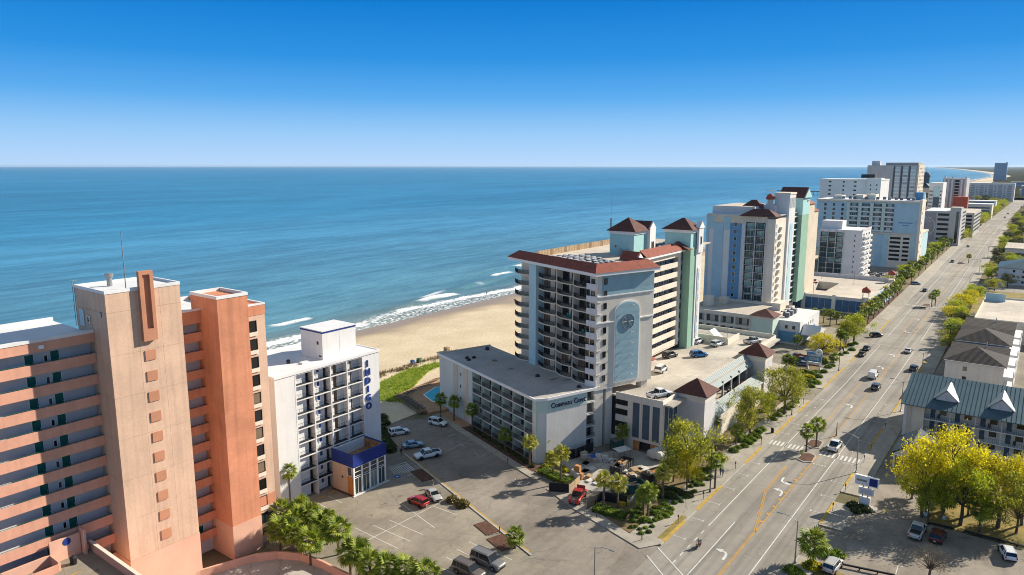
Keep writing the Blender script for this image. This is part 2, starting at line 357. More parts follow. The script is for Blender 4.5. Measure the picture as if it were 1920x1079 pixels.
# tile courses and wall siding get relief lines
def add_wave(m, scale, axis='Z', strength=0.6, dist=0.05):
    N = m.node_tree.nodes; L = m.node_tree.links; b = N['Principled BSDF']
    g = N.new('ShaderNodeNewGeometry'); w = N.new('ShaderNodeTexWave'); w.bands_direction = axis; w.inputs['Scale'].default_value = scale
    w.inputs['Distortion'].default_value = 0.4
    L.new(g.outputs['Position'], w.inputs['Vector']); bm_ = N.new('ShaderNodeBump'); bm_.inputs['Strength'].default_value = strength; bm_.inputs['Distance'].default_value = dist
    L.new(w.outputs['Fac'], bm_.inputs['Height'])
    old = b.inputs['Normal'].links
    if old: L.new(old[0].from_socket, bm_.inputs['Normal'])
    L.new(bm_.outputs[0], b.inputs['Normal'])
add_wave(M['tile_red'], 1.6, 'Z', 0.8); add_wave(M['tile_brown'], 1.6, 'Z', 0.8); add_wave(M['shingle'], 1.6, 'Z', 0.5)
add_wave(M['panelblue'], 0.22, 'Z', 0.12, 0.1)

def add_wear(m, tracks=0.25, crack=0.5, spots=0.5):
    N = m.node_tree.nodes; L = m.node_tree.links; b = N['Principled BSDF']; src = b.inputs['Base Color'].links[0].from_socket
    g = N.new('ShaderNodeNewGeometry'); m1 = N.new('ShaderNodeMapping'); m1.inputs['Rotation'].default_value = (0, 0, RAZ); L.new(g.outputs['Position'], m1.inputs['Vector'])
    def rn(sock, a, b_, c, d):
        n = N.new('ShaderNodeMapRange'); n.interpolation_type = 'SMOOTHSTEP'
        for k, q in zip(('From Min', 'From Max', 'To Min', 'To Max'), (a, b_, c, d)): n.inputs[k].default_value = q
        L.new(sock, n.inputs['Value']); return n.outputs[0]
    def mul(a, b_): n = N.new('ShaderNodeMath'); n.operation = 'MULTIPLY'; L.new(a, n.inputs[0]); L.new(b_, n.inputs[1]); return n.outputs[0]
    m2 = N.new('ShaderNodeMapping'); m2.inputs['Scale'].default_value = (0.9, 0.012, 1); L.new(m1.outputs[0], m2.inputs['Vector'])
    n1 = N.new('ShaderNodeTexNoise'); n1.inputs['Scale'].default_value = 1; n1.inputs['Detail'].default_value = 4; L.new(m2.outputs[0], n1.inputs['Vector'])
    v = rn(n1.outputs['Fac'], 0.4, 0.7, 1.0 + tracks*0.3, 1 - tracks)
    vo = N.new('ShaderNodeTexVoronoi'); vo.feature = 'DISTANCE_TO_EDGE'; vo.inputs['Scale'].default_value = 0.17
    nd = N.new('ShaderNodeTexNoise'); nd.inputs['Scale'].default_value = 0.6; nd.inputs['Detail'].default_value = 5; L.new(g.outputs['Position'], nd.inputs['Vector'])
    va = N.new('ShaderNodeVectorMath'); va.operation = 'MULTIPLY_ADD'; va.inputs[1].default_value = (2.5, 2.5, 0); L.new(nd.outputs['Color'], va.inputs[0]); L.new(g.outputs['Position'], va.inputs[2]); L.new(va.outputs[0], vo.inputs['Vector'])
    ck = rn(vo.outputs['Distance'], 0.004, 0.012, 1 - crack, 1.0)
    sp_ = N.new('ShaderNodeTexNoise'); sp_.inputs['Scale'].default_value = 0.55; sp_.inputs['Detail'].default_value = 3; sp_.inputs['Roughness'].default_value = 0.7; L.new(g.outputs['Position'], sp_.inputs['Vector'])
    st_ = rn(sp_.outputs['Fac'], 0.62, 0.74, 1.0, 1 - spots)
    big = N.new('ShaderNodeTexVoronoi'); big.inputs['Scale'].default_value = 0.035; L.new(m1.outputs[0], big.inputs['Vector'])
    pc = N.new('ShaderNodeSeparateColor'); L.new(big.outputs['Color'], pc.inputs[0]); pv = rn(pc.outputs[0], 0.0, 1.0, 0.9, 1.08)
    h = N.new('ShaderNodeHueSaturation'); L.new(src, h.inputs['Color']); L.new(mul(mul(v, ck), mul(st_, pv)), h.inputs['Value']); L.new(h.outputs[0], b.inputs['Base Color'])
add_wear(M['asphalt'], 0.24, 0.16, 0.25); add_wear(M['asphalt_lot'], 0.10, 0.2, 0.45); add_wear(M['asphalt_old'], 0.08, 0.24, 0.5); add_wear(M['asphalt_right'], 0.08, 0.22, 0.5); add_wear(M['deck_conc'], 0.06, 0.15, 0.35); add_wear(M['roof_grey'], 0.05, 0.1, 0.3); add_wear(M['roof_tan'], 0.05, 0.12, 0.3); add_wear(M['sidewalk'], 0.05, 0.3, 0.25); add_wear(M['concrete'], 0.05, 0.3, 0.35)

# ------------------------------------------------------------ terrain, sea, beach
def lerp_tab(tab, x):
    if x <= tab[0][0]: return tab[0][1]
    for (a, u), (b, w) in zip(tab, tab[1:]):
        if x <= b: return u + (w - u) * (x - a) / (b - a)
    return tab[-1][1]
COAST = [(-500, 0), (900, 0), (1750, -12), (3650, -70), (5100, -70), (6500, -170), (8200, -330), (12800, -860), (19500, -1700), (26000, -2600), (60000, -7500)]
coast = lambda s: lerp_tab(COAST, s)
RSH = [(0, 0), (230, 0), (330, -1.6), (500, -4.5), (700, -7), (1000, -8.5), (1500, -6), (3000, 0)]
rsh = lambda s: lerp_tab(RSH, s)
S_NEAR = list(range(-400, 1001, 10)) + list(range(1030, 2000, 30)) + list(range(2000, 10000, 250)) + list(range(10000, 62001, 2000))
def grid(name, rows, ss, fn, mats, smooth=True):
    v, f = [], []
    for i, a in enumerate(ss):
        for j, b in enumerate(rows): v.append(tuple(fn(a, b)))
    k = len(rows)
    for i in range(len(ss)-1):
        for j in range(k-1): f.append((i*k+j, i*k+j+1, (i+1)*k+j+1, (i+1)*k+j))
    me = bpy.data.meshes.new(name); me.from_pydata(v, [], f)
    for m in mats if isinstance(mats, list) else [mats]: me.materials.append(m)
    me.polygons.foreach_set('use_smooth', [smooth]*len(f)); me.update()
    return me
SEA_Z = -1.2
# land, one sheet from the dunes to the horizon
land = put('ground', grid('ground', [-149, -100, 0, 300, 2000, 9000, 60000], S_NEAR, lambda s, t: RD(s, t + (coast(s) if t < 0 else 0), -0.06), M['land'], False)); struct(land)
forest = put('far_woodland', grid('far_woodland', [-120, 20, 200, 600, 1500, 4000, 12000, 50000], [1560 + i*90 for i in range(40)] + list(range(5200, 60000, 1500)),
      lambda s, t: RD(s, t + coast(s), 2.0 + (random.uniform(1, 7) if t > -100 else 0)), M['forest'], False)); stuff(forest, 'dark distant woodland along the far bay', 'woodland')
def sand_h(s, t):
    base = lerp_tab([(-260, -4.0), (-215, -1.75), (-203.5, SEA_Z), (-190, -0.75), (-165, -0.15), (-150, 0.1), (-140, 0.3), (-120, 0.02)], t)
    if -200 < t < -150 and s < 1200: base += 0.10 * math.sin(s * 0.31 + math.sin(t * 0.2) * 2) * math.sin(t * 0.27 + s * 0.05)
    return base
beach = put('beach', grid('beach', [-260, -235, -215, -208, -203.5] + [-200 + 2*i for i in range(26)] + [-145, -140, -130, -119], S_NEAR, lambda s, t: RD(s, t + coast(s), sand_h(s, t)), None)); struct(beach)

def beach_mat():
    m = M['sand']; N = m.node_tree.nodes; L = m.node_tree.links; b = N['Principled BSDF']
    g = N.new('ShaderNodeNewGeometry'); sx = N.new('ShaderNodeSeparateXYZ'); L.new(g.outputs['Position'], sx.inputs[0])
    nz = N.new('ShaderNodeTexNoise'); nz.inputs['Scale'].default_value = 0.03; L.new(g.outputs['Position'], nz.inputs['Vector'])
    a = N.new('ShaderNodeMath'); a.operation = 'MULTIPLY_ADD'; a.inputs[1].default_value = -0.8; a.inputs[2].default_value = 0.4; L.new(nz.outputs['Fac'], a.inputs[0])
    ad = N.new('ShaderNodeMath'); ad.operation = 'ADD'; L.new(sx.outputs['Z'], ad.inputs[0]); L.new(a.outputs[0], ad.inputs[1])
    mr = N.new('ShaderNodeMapRange'); mr.inputs['From Min'].default_value = -1.05; mr.inputs['From Max'].default_value = -0.55; mr.inputs['To Min'].default_value = 1.0; mr.inputs['To Max'].default_value = 0.0
    L.new(ad.outputs[0], mr.inputs['Value'])
    src = b.inputs['Base Color'].links[0].from_socket
    mx = N.new('ShaderNodeMix'); mx.data_type = 'RGBA'; L.new(mr.outputs[0], mx.inputs['Factor']); L.new(src, mx.inputs['A']); mx.inputs['B'].default_value = (0.34, 0.25, 0.155, 1)
    L.new(mx.outputs['Result'], b.inputs['Base Color'])
    r = N.new('ShaderNodeMapRange'); r.inputs['To Min'].default_value = 0.95; r.inputs['To Max'].default_value = 0.35; L.new(mr.outputs[0], r.inputs['Value']); L.new(r.outputs[0], b.inputs['Roughness'])
beach.data.materials.clear(); beach.data.materials.append(M['sand']); beach_mat()

def sea_mat():
    m = bpy.data.materials.new('sea'); m.use_nodes = True; N = m.node_tree.nodes; L = m.node_tree.links; b = N['Principled BSDF']
    uv = N.new('ShaderNodeUVMap'); uv.uv_map = 'shore'; sx = N.new('ShaderNodeSeparateXYZ'); L.new(uv.outputs[0], sx.inputs[0])
    U, V = sx.outputs['X'], sx.outputs['Y']
    def mth(op, a, b_=None, c=None):
        n = N.new('ShaderNodeMath'); n.operation = op
        for i, x in enumerate((a, b_, c)):
            if x is None: continue
            if isinstance(x, (int, float)): n.inputs[i].default_value = x
            else: L.new(x, n.inputs[i])
        return n.outputs[0]
    def noise(sx_, sy_, detail=4, rough=0.55, off=0.0):
        mp = N.new('ShaderNodeMapping'); mp.inputs['Scale'].default_value = (sx_, sy_, 1); mp.inputs['Location'].default_value = (off, off * 0.7, 0)
        L.new(uv.outputs[0], mp.inputs['Vector']); n = N.new('ShaderNodeTexNoise'); n.inputs['Scale'].default_value = 1; n.inputs['Detail'].default_value = detail; n.inputs['Roughness'].default_value = rough
        L.new(mp.outputs[0], n.inputs['Vector']); return n.outputs['Fac']
    def rng(x, a, b_, c=0.0, d=1.0):
        n = N.new('ShaderNodeMapRange'); n.interpolation_type = 'SMOOTHSTEP'
        for k, q in zip(('From Min', 'From Max', 'To Min', 'To Max'), (a, b_, c, d)): n.inputs[k].default_value = q
        L.new(x, n.inputs['Value']); return n.outputs[0]
    lace = noise(0.5, 0.8, 6, 0.7, 3)
    edge = mth('MULTIPLY_ADD', noise(0.035, 0.0, 3, 0.5, 9), 16.0, -8.0)        # the wash comes and goes along the shore
    ve = mth('SUBTRACT', V, edge)
    wash = mth('MULTIPLY', rng(ve, 16.0, 11.0), rng(ve, -6.0, 0.0))
    crest1 = mth('MULTIPLY', rng(ve, 13.5, 11.0), rng(ve, 6.5, 9.5))
    f1 = mth('MULTIPLY', wash, rng(lace, 0.47, 0.60)); f2 = mth('MULTIPLY', crest1, rng(lace, 0.34, 0.48))
    bw = mth('MULTIPLY_ADD', noise(0.02, 0.0, 3, 0.5, 21), 18.0, -9.0)
    vb = mth('SUBTRACT', V, bw)
    seg = rng(noise(0.017, 0.008, 2, 0.4, 33), 0.60, 0.635)
    brk = mth('MULTIPLY', mth('MULTIPLY', rng(vb, 33.0, 31.5), rng(vb, 26.0, 30.0)), seg)
    f3 = mth('MULTIPLY', brk, rng(lace, 0.30, 0.45))
    seg2 = rng(noise(0.012, 0.008, 2, 0.4, 77), 0.66, 0.69)
    f4 = mth('MULTIPLY', mth('MULTIPLY', mth('MULTIPLY', rng(vb, 60.0, 58.0), rng(vb, 50.0, 56.0)), seg2), rng(lace, 0.36, 0.5))
    spots = None
    for u0, u1, vc in ((156, 178, 34.0), (226, 256, 24.0), (308, 330, 46.0), (372, 420, 30.0), (520, 580, 34.0), (690, 760, 40.0)):
        vw = mth('SUBTRACT', V, mth('MULTIPLY_ADD', noise(0.05, 0.0, 3, 0.5, u0), 8.0, -4.0))
        q = mth('MULTIPLY', mth('MULTIPLY', rng(U, u0, u0 + 6), rng(U, u1, u1 - 3)), mth('MULTIPLY', rng(vw, vc + 1.5, vc), rng(vw, vc - 5.0, vc - 1.5)))
        q = mth('MULTIPLY', q, rng(lace, 0.30, 0.45)); spots = q if spots is None else mth('ADD', spots, q)
    f2 = mth('MULTIPLY', f2, rng(noise(0.03, 0.0, 2, 0.5, 55), 0.38, 0.58, 0.25, 1.0))
    foam = mth('MINIMUM', mth('ADD', mth('ADD', mth('ADD', f1, f2), mth('ADD', f3, f4)), spots), 1.0)
    deep = N.new('ShaderNodeValToRGB'); e = deep.color_ramp.elements
    vv = mth('DIVIDE', mth('ADD', V, mth('MULTIPLY_ADD', noise(0.008, 0.02, 3, 0.5, 5), 80.0, -40.0)), 600.0); L.new(vv, deep.inputs[0])
    e[0].position = 0.0; e[0].color = (0.17, 0.20, 0.17, 1); e[1].position = 1.0; e[1].color = (0.035, 0.20, 0.34, 1)
    x = e.new(0.05); x.color = (0.12, 0.265, 0.32, 1); x = e.new(0.16); x.color = (0.10, 0.265, 0.36, 1); x = e.new(0.45); x.color = (0.075, 0.255, 0.39, 1)
    far = rng(noise(0.0011, 0.0045, 5, 0.6, 1), 0.40, 0.62, 0.0, 1.0)                                       # broad light and dark bands, sky glare painted into the water colour
    hv = N.new('ShaderNodeHueSaturation'); L.new(deep.outputs[0], hv.inputs['Color'])
    band2 = rng(noise(0.006, 0.03, 4, 0.6, 4), 0.40, 0.62, 0.0, 1.0)
    L.new(mth('MULTIPLY_ADD', mth('ADD', mth('ADD', far, band2), rng(noise(0.03, 0.16, 5, 0.65, 6), 0.38, 0.62)), 0.24, 0.62), hv.inputs['Value'])
    mx = N.new('ShaderNodeMix'); mx.data_type = 'RGBA'; L.new(foam, mx.inputs['Factor']); L.new(hv.outputs[0], mx.inputs['A']); mx.inputs['B'].default_value = (0.86, 0.88, 0.88, 1)
    L.new(mx.outputs['Result'], b.inputs['Base Color'])
    L.new(mth('MULTIPLY_ADD', foam, 0.5, 0.30), b.inputs['Roughness'])
    b.inputs['IOR'].default_value = 1.33; b.inputs['Specular IOR Level'].default_value = 0.25
    w1 = noise(0.10, 0.28, 6, 0.62, 2); w2 = noise(0.012, 0.05, 3, 0.5, 8)
    bp = N.new('ShaderNodeBump'); bp.inputs['Strength'].default_value = 0.55; bp.inputs['Distance'].default_value = 1.6
    L.new(mth('ADD', mth('MULTIPLY', w1, 0.8), mth('MULTIPLY', w2, 1.3)), bp.inputs['Height']); L.new(bp.outputs[0], b.inputs['Normal'])
    M['sea'] = m; return m
sea_mat()
rows = [-199, -201] + [-203.5 - 1.5*i for i in range(60)] + [-300, -320, -350, -400, -470, -560, -700, -900, -1300, -2000, -3500, -6000, -12000, -25000, -55000]
def swell(s, t):
    z = SEA_Z; v = -(t + 203.5)
    if v < 110 and s < 1500:
        w = 7 * math.sin(s * 0.021) + 4 * math.sin(s * 0.047 + 1)
        for c0, a, wd in ((10, 0.45, 3), (31, 1.05, 3.4), (55, 0.7, 4.5), (82, 0.5, 6)):
            k = a * (0.55 + 0.45 * math.sin(s * 0.03 + c0)); x = v - c0 - w * min(1, c0 / 25)
            z += k * math.exp(-(x / (wd * (0.6 if x < 0 else 1.4))) ** 2)
    if v < 2: z = SEA_Z
    return z
me = grid('sea', rows, S_NEAR, lambda s, t: RD(s, t + coast(s), swell(s, t)), M['sea'])
uvl = me.uv_layers.new(name='shore'); kk = len(rows); vi = [0] * len(me.loops); me.loops.foreach_get('vertex_index', vi)
buf = []
for q in vi: buf += [S_NEAR[q // kk], -(rows[q % kk] + 203.5)]
uvl.data.foreach_set('uv', buf)
sea = put('sea', me); struct(sea)

# ------------------------------------------------------------ paved ground
def sheet(name, pts, z, m, parent=None, skirt=0.0):
    pts = [Vector((p[0], p[1], 0)) for p in pts]
    ar = sum(a.x*b.y - b.x*a.y for a, b in zip(pts, pts[1:] + pts[:1]))
    if ar < 0: pts = pts[::-1]
    mb = MB()
    if skirt: mb.prism([(p.x, p.y) for p in pts], z - skirt, z)
    else:
        mb.v = [(p.x, p.y, z) for p in pts]; mb.face(tuple(range(len(pts))))
    o = part(name, mb, m, parent)
    if not parent: struct(o)
    return o
def strip(name, t0, t1, s0, s1, z, m, parent=None, skirt=0.0, step=12):
    n = max(1, int((s1 - s0) / step)); ss = [s0 + (s1-s0)*i/n for i in range(n+1)]
    mb = MB()
    for a, b in zip(ss, ss[1:]):
        A, B, C, D = RD(a, t0+rsh(a), z), RD(a, t1+rsh(a), z), RD(b, t1+rsh(b), z), RD(b, t0+rsh(b), z)
        mb.quad(A, B, C, D)
        if skirt:
            dn = Vector((0, 0, -skirt)); mb.quad(A + dn, A, D, D + dn); mb.quad(B, B + dn, C + dn, C)
    if skirt:
        A, B = RD(s0, t0+rsh(s0), z), RD(s0, t1+rsh(s0), z); mb.quad(A + Vector((0,0,-skirt)), B + Vector((0,0,-skirt)), B, A)
    o = part(name, mb, m, parent)
    if not parent: struct(o)
    return o
road = strip('road', -44.2, -25.7, 60, 2600, 0.02, M['asphalt'])
# parking lots west of the boulevard and the side street
lot = sheet('parking_lot', [RD(60,-44.25), RD(60,-100), RD(66,-122), RD(111,-121), RD(122,-110), RD(136,-92), RD(129,-62), RD(100,-50), RD(98.2,-47), RD(97.6,-44.25)], 0.0, M['asphalt_lot'])
old = sheet('old_lot_paving', [RD(60,-58), RD(60,-96), RD(68,-103), RD(92.6,-103.5), RD(97.1,-96.4), CDV(99,58.0), CDV(80,58.0), RD(70,-54)], 0.02, M['asphalt_old'])
# sidewalks along the boulevard
for s0, s1 in ((98.4, 187), (199.5, 262), (279, 900)):
    strip('sidewalk', -49.8 if s0 < 300 else -49.5, -44.35, s0, s1, 0.14, M['sidewalk'], skirt=0.2)
    strip('kerb', -44.35, -44.15, s0, s1, 0.15, M['kerb'], skirt=0.2)
for s0, s1 in ((120.5, 131.0), (136, 412), (435, 900)):
    strip('sidewalk', -25.55, -22.0, s0, s1, 0.14, M['sidewalk'], skirt=0.2)
    strip('kerb', -25.75, -25.55, s0, s1, 0.15, M['kerb'], skirt=0.2)
strip('sidewalk', -25.55, -22.6, 60, 108.5, 0.14, M['sidewalk'], skirt=0.2)
strip('kerb', -25.75, -25.55, 60, 108.5, 0.15, M['kerb'], skirt=0.2)
sheet('sidewalk_corner', [RD(98.4,-44.4), RD(98.4,-49.8), CDV(101.5,76.2), CDV(101.5,73.6), CDV(93.2,73.0), RD(95.3,-46.5)], 0.135, M['sidewalk'], skirt=0.2)
for (s0, s1) in ((99.5, 108), (113, 125), (138, 148.5), (158, 172), (176, 186.5), (200, 226), (232, 252), (284, 310)):
    o = strip('yellow_kerb', -44.55, -44.1, s0, s1, 0.165, M['kerb_yellow'], skirt=0.2)
for (s0, s1) in ((121, 130.5), (139, 146), (160, 176), (190, 203), (228, 250)):
    o = strip('yellow_kerb', -25.8, -25.35, s0, s1, 0.165, M['kerb_yellow'], skirt=0.2)
strip('grass_verge', -45.6, -44.62, 100, 109.5, 0.16, M['dry_grass'])
# side street kerb line and walk in front of the low hotel wing
def cbox(name, c0, c1, d0, d1, z, m, sk=0.2):
    return sheet(name, [CDV(c0,d0), CDV(c0,d1), CDV(c1,d1), CDV(c1,d0)], z, m, skirt=sk)
cbox('lot_kerb', 84, 131, 57.95, 58.3, 0.15, M['kerb']); cbox('lot_kerb_paint', 85, 129, 58.3, 58.55, 0.155, M['kerb_yellow'])
cbox('sidewalk', 106, 152, 73.9, 75.6, 0.14, M['sidewalk'])
cbox('planting_bed', 109.5, 138, 75.6, 78.4, 0.10, M['mulch'], 0.1)
cbox('brick_apron', 138, 152, 75.6, 78.4, 0.12, M['brick_pave'], 0.1)
cbox('planting_bed', 117, 122.5, 55.4, 57.95, 0.12, M['mulch'], 0.1)
cbox('planting_bed', 87.5, 92.0, 54.8, 57.95, 0.12, M['mulch'], 0.1); cbox('planting_bed', 93.0, 97.2, 55.4, 57.95, 0.12, M['mulch'], 0.1)
# construction yard and planted corner
sheet('yard_concrete', [CDV(111.4,81), CDV(108,99), RD(130.8,-66), RD(130.8,-56), RD(118,-56), RD(108.5,-62), CDV(103,76.6), CDV(108,76.6)], 0.03, M['concrete'])
sheet('corner_bed', [RD(98.8,-50.0), RD(101.6,-59.4), RD(107.0,-58.6), RD(112,-57.2), RD(122.0,-55.5), RD(131,-55.5), RD(138,-53.7), RD(166,-53.7), RD(166,-50.0)], 0.11, M['soil'], skirt=0.12)
sheet('corner_bed', [CDV(103.2,76.4), CDV(109.4,76.4), CDV(110.6,79.0), CDV(111.2,82.5), CDV(107.2,82.0), CDV(103.6,79.8)], 0.10, M['soil'], skirt=0.1)
strip('planting_bed', -53.8, -50.0, 171, 186, 0.11, M['soil'], skirt=0.12); strip('planting_bed', -55.4, -50.0, 201, 261, 0.11, M['soil'], skirt=0.12)
strip('planting_bed', -53.9, -49.6, 284, 385, 0.12, M['mulch'], skirt=0.12); strip('planting_bed', -60, -49.6, 390, 640, 0.11, M['soil'], skirt=0.12)
strip('planting_bed', -58, -49.6, 650, 880, 0.11, M['lawn'], skirt=0.12)
sheet('forecourt', [RD(187.2,-44.4), RD(199.3,-44.4), RD(200.5,-55.5), RD(262,-55.5), RD(262,-44.4), RD(279,-44.4), RD(285,-92), RD(268,-92), RD(262,-69), RD(200.5,-69), RD(200.5,-55.8), RD(187.2,-53)], 0.01, M['asphalt_old'])
sheet('resort_court', [RD(374,-54), RD(374,-100), RD(640,-120), RD(640,-54)], 0.005, M['asphalt_lot'])
sheet('yard_paving', [RD(200,-70), RD(200,-112), RD(312,-118), RD(312,-70)], 0.0, M['concrete'])
# right hand lots
sheet('motel_drive', [RD(108.5,-22), RD(121,-22.1), RD(121,-16), RD(172,-15.8), RD(172,-11.5), RD(132,-11.2), RD(131.5,30), RD(106,30), RD(106,-14)], 0.01, M['asphalt_right'])
sheet('motel_drive', [RD(106,-25.6), RD(106,-14), RD(121,-14), RD(121,-22.2), RD(119.4,-25.6)], 0.012, M['asphalt_right'])
sheet('motel_forecourt', [RD(121,-22), RD(172,-22), RD(172,-15.8), RD(121,-15.8)], 0.006, M['asphalt_right'])
sheet('dry_lawn', [RD(132.6,-11.0), RD(132.4,30), RD(172,30), RD(172,-11.0)], 0.02, M['dry_grass'])
sheet('dry_lawn', [RD(161,-21.9), RD(172.6,-21.9), RD(172.6,-15), RD(163,-15)], 0.03, M['dry_grass'])
sheet('verge', [RD(96,-22.4), RD(107.5,-22.4), RD(107,-16), RD(105.5,6), RD(103.5,6), RD(103.5,-17)], 0.05, M['dry_grass'])
sheet('corner_lot', [RD(60,-22.5), RD(103.4,-22.5), RD(103.4,30), RD(60,30)], 0.008, M['asphalt_old'])
sheet('rear_yard', [RD(172,-22), RD(172,60), RD(700,60), RD(700,-22)], -0.01, M['asphalt_old'])
sheet('motel_side_yard', [RD(196.5,-22), RD(216.5,-22), RD(216.5,40), RD(196.5,40)], 0.004, M['asphalt_right'])
sheet('side_road', [RD(412,-29), RD(435,-29), RD(439,120), RD(421,120)], 0.012, M['asphalt'])
sheet('vacant_lot', [RD(347,-22), RD(411,-24), RD(420,60), RD(350,60)], 0.02, M['dry_grass'])
# markings: children of the road or the lot
def line(a, b, w, m, parent, z=0.04, name='lane_line'):
    a, b = Vector((a[0], a[1], 0)), Vector((b[0], b[1], 0)); d = (b - a).normalized(); n = Vector((-d.y, d.x, 0)) * w / 2
    mb = MB(); mb.v = [tuple(p + Vector((0, 0, z))) for p in (a - n, b - n, b + n, a + n)]; mb.face((0, 1, 2, 3))
    return part(name, mb, m, parent)
def rline(t, s0, s1, w, m, name='lane_line', t2=None):
    t2 = t if t2 is None else t2; n = max(1, int((s1 - s0) / 40)); mb = MB()
    for i in range(n):
        a, b = s0 + (s1-s0)*i/n, s0 + (s1-s0)*(i+1)/n; ta, tb = t + (t2-t)*i/n + rsh(a), t + (t2-t)*(i+1)/n + rsh(b)
        mb.quad(RD(a, ta - w/2, 0.045), RD(a, ta + w/2, 0.045), RD(b, tb + w/2, 0.045), RD(b, tb - w/2, 0.045))
    return part(name, mb, m, road)
wh, ye = M['mark_white'], M['mark_yellow']
for t0, s_st in ((-40.5, 109), (-30.1, 92)):
    rline(t0, s_st, 262, 0.16, wh); rline(t0, 279, 345, 0.16, wh); rline(t0, 351, 900, 0.16, wh)
rline(-37.4, 92, 113, 0.16, wh)
for dt in (-0.13, 0.13):
    rline(-33.6 + dt, 90, 111.7, 0.13, ye); rline(-33.6 + dt, 111.7, 128, 0.13, ye, t2=-37.0 + dt); rline(-37.0 + dt, 128, 142, 0.13, ye, t2=-37.2 + dt)
rline(-33.5, 111.7, 151.6, 0.15, ye)
for s0, s1 in ((161, 257), (283, 341), (357, 430), (445, 620)):
    rline(-33.5, s0, s1, 0.15, ye)
    rline(-37.2, s0, s0 + (s1-s0)*0.62, 0.15, ye); rline(-37.2, s0 + (s1-s0)*0.62, s0 + (s1-s0)*0.74, 0.17, ye, t2=-33.7)
for k in range(9): rline(-33.85, 115.5 + 3.4*k, 116.1 + 3.4*k, 0.4, ye, 'dash')
for k in range(5): rline(-40.5, 94.5 + 2.8*k, 95.8 + 2.8*k, 0.16, wh, 'dash')
for k in range(5): rline(-33.1 + k*0.55, 146.2, 146.5, 0.3, wh, 'dash')
line(RD(97.4,-44.3), RD(92.2,-37.5), 0.2, wh, road, 0.046, 'stop_line'); line(RD(94.2,-44.6), RD(88.5,-37.5), 0.2, wh, road, 0.046, 'stop_line')
for k in range(9): rline(-43.7 + 0.8*k, 151.6, 154.3, 0.38, wh, 'crosswalk_bar')
for k in range(10): rline(-33.2 + 0.8*k, 151.6, 154.3, 0.38, wh, 'crosswalk_bar')
for k in range(18): rline(-43.4 + 1.0*k, 347.0, 348.6, 0.5, wh, 'crosswalk_bar')
for s_ in (263.2, 277.2): line(RD(s_, -44), RD(s_ + 0.6, -27.5), 0.22, wh, road, 0.046, 'crosswalk_line')
def tick(s, t0, t1, tt=True):
    line(RD(s, t0), RD(s, t1), 0.12, wh, road, 0.046, 'bay_line')
    if tt: line(RD(s - 0.5, t1), RD(s + 0.5, t1), 0.12, wh, road, 0.0465, 'bay_line')
for s in (102.5, 110, 117.5, 125, 132.5, 139.5, 152, 160, 167.5, 175, 182.5, 190): tick(s, -44.1, -41.9)
for s in (125, 132.5, 140, 150.5, 158, 165.5, 173, 180.5, 188, 195.5): tick(s, -25.8, -28.2)
for s in (230, 238, 246, 254, 262, 270, 278): tick(s, -25.8 , -28.2)
def turn_arrow(s, t, flip, name='turn_arrow'):
    path = [(1.5, -0.55), (0.5, -0.55), (-0.25, -0.45), (-0.7, -0.2), (-0.85, 0.25)]; mb = MB(); k = -1 if flip else 1
    pts = [Vector((x*1.05, y*1.2, 0)) for x, y in path]; P = lambda v: RD(s + k*v.x, t + k*v.y, 0.047)
    nrm = []
    for i in range(len(pts)):
        d = (pts[min(i+1, len(pts)-1)] - pts[max(i-1, 0)]).normalized(); nrm.append(Vector((-d.y, d.x, 0))*0.2)
    for i in range(len(pts)-1): mb.quad(P(pts[i]+nrm[i]), P(pts[i+1]+nrm[i+1]), P(pts[i+1]-nrm[i+1]), P(pts[i]-nrm[i]))
    e = pts[-1]; mb.tri(P(e + Vector((0.62, 0, 0))), P(e + Vector((-0.05, 1.15, 0))), P(e + Vector((-0.62, 0, 0))))
    return part(name, mb, wh, road)
turn_arrow(101.7, -35.4, True); turn_arrow(134.4, -35.3, False); turn_arrow(129.0, -34.9, True); turn_arrow(189, -35.3, True); turn_arrow(232, -35.6, True)
turn_arrow(250, -35.4, True); turn_arrow(290, -37.0, False); turn_arrow(316, -37.2, True); turn_arrow(363, -37.8, False); turn_arrow(410, -39, True)
# bay lines of the lots
pz = lambda x, y: (480 + x/3.608, 780 + y/3.608)
for a, b in (((725,860),(1230,595)), ((640,745),(960,898)), ((630,830),(870,945)), ((790,740),(1045,850)), ((900,705),(1130,805)), ((970,585),(1210,760)), ((1195,610),(1360,672)), ((1440,855),(1732,975)), ((1360,905),(1560,1000)), ((1285,958),(1380,1000)), ((1205,1010),(1340,1070)), ((390,580),(500,632)), ((490,545),(582,590)), ((300,615),(360,648)), ((595,910),(700,1000))):
    line(gp(*pz(*a)), gp(*pz(*b)), 0.11, wh, old, 0.03, 'bay_line')
for a, b in (((325,608),(385,580)), ((400,570),(460,545)), ((485,535),(545,508))): line(gp(*pz(*a)), gp(*pz(*b)), 0.35, M['kerb_yellow'], old, 0.10, 'wheel_stop_line')
for k in range(9):
    a = gp(*pz(905 + k*13, 355 - k*3.5)); b = gp(*pz(940 + k*17, 395 - k*2)); line(a, b, 0.16, wh, lot, 0.03, 'hatch_line')
line(gp(*pz(900,352)), gp(*pz(1010,315)), 0.14, wh, lot, 0.03, 'hatch_line'); line(gp(*pz(1010,315)), gp(*pz(1088,380)), 0.14, wh, lot, 0.03, 'hatch_line'); line(gp(*pz(1025,408)), gp(*pz(1088,380)), 0.14, wh, lot, 0.03, 'hatch_line')
for a, b in (((1300,140),(1350,122)), ((1375,190),(1410,208)), ((1480,255),(1515,275)), ((1520,275),(1560,255))): line(gp(*pz(*a)), gp(*pz(*b)), 0.12, wh, lot, 0.015, 'bay_line')
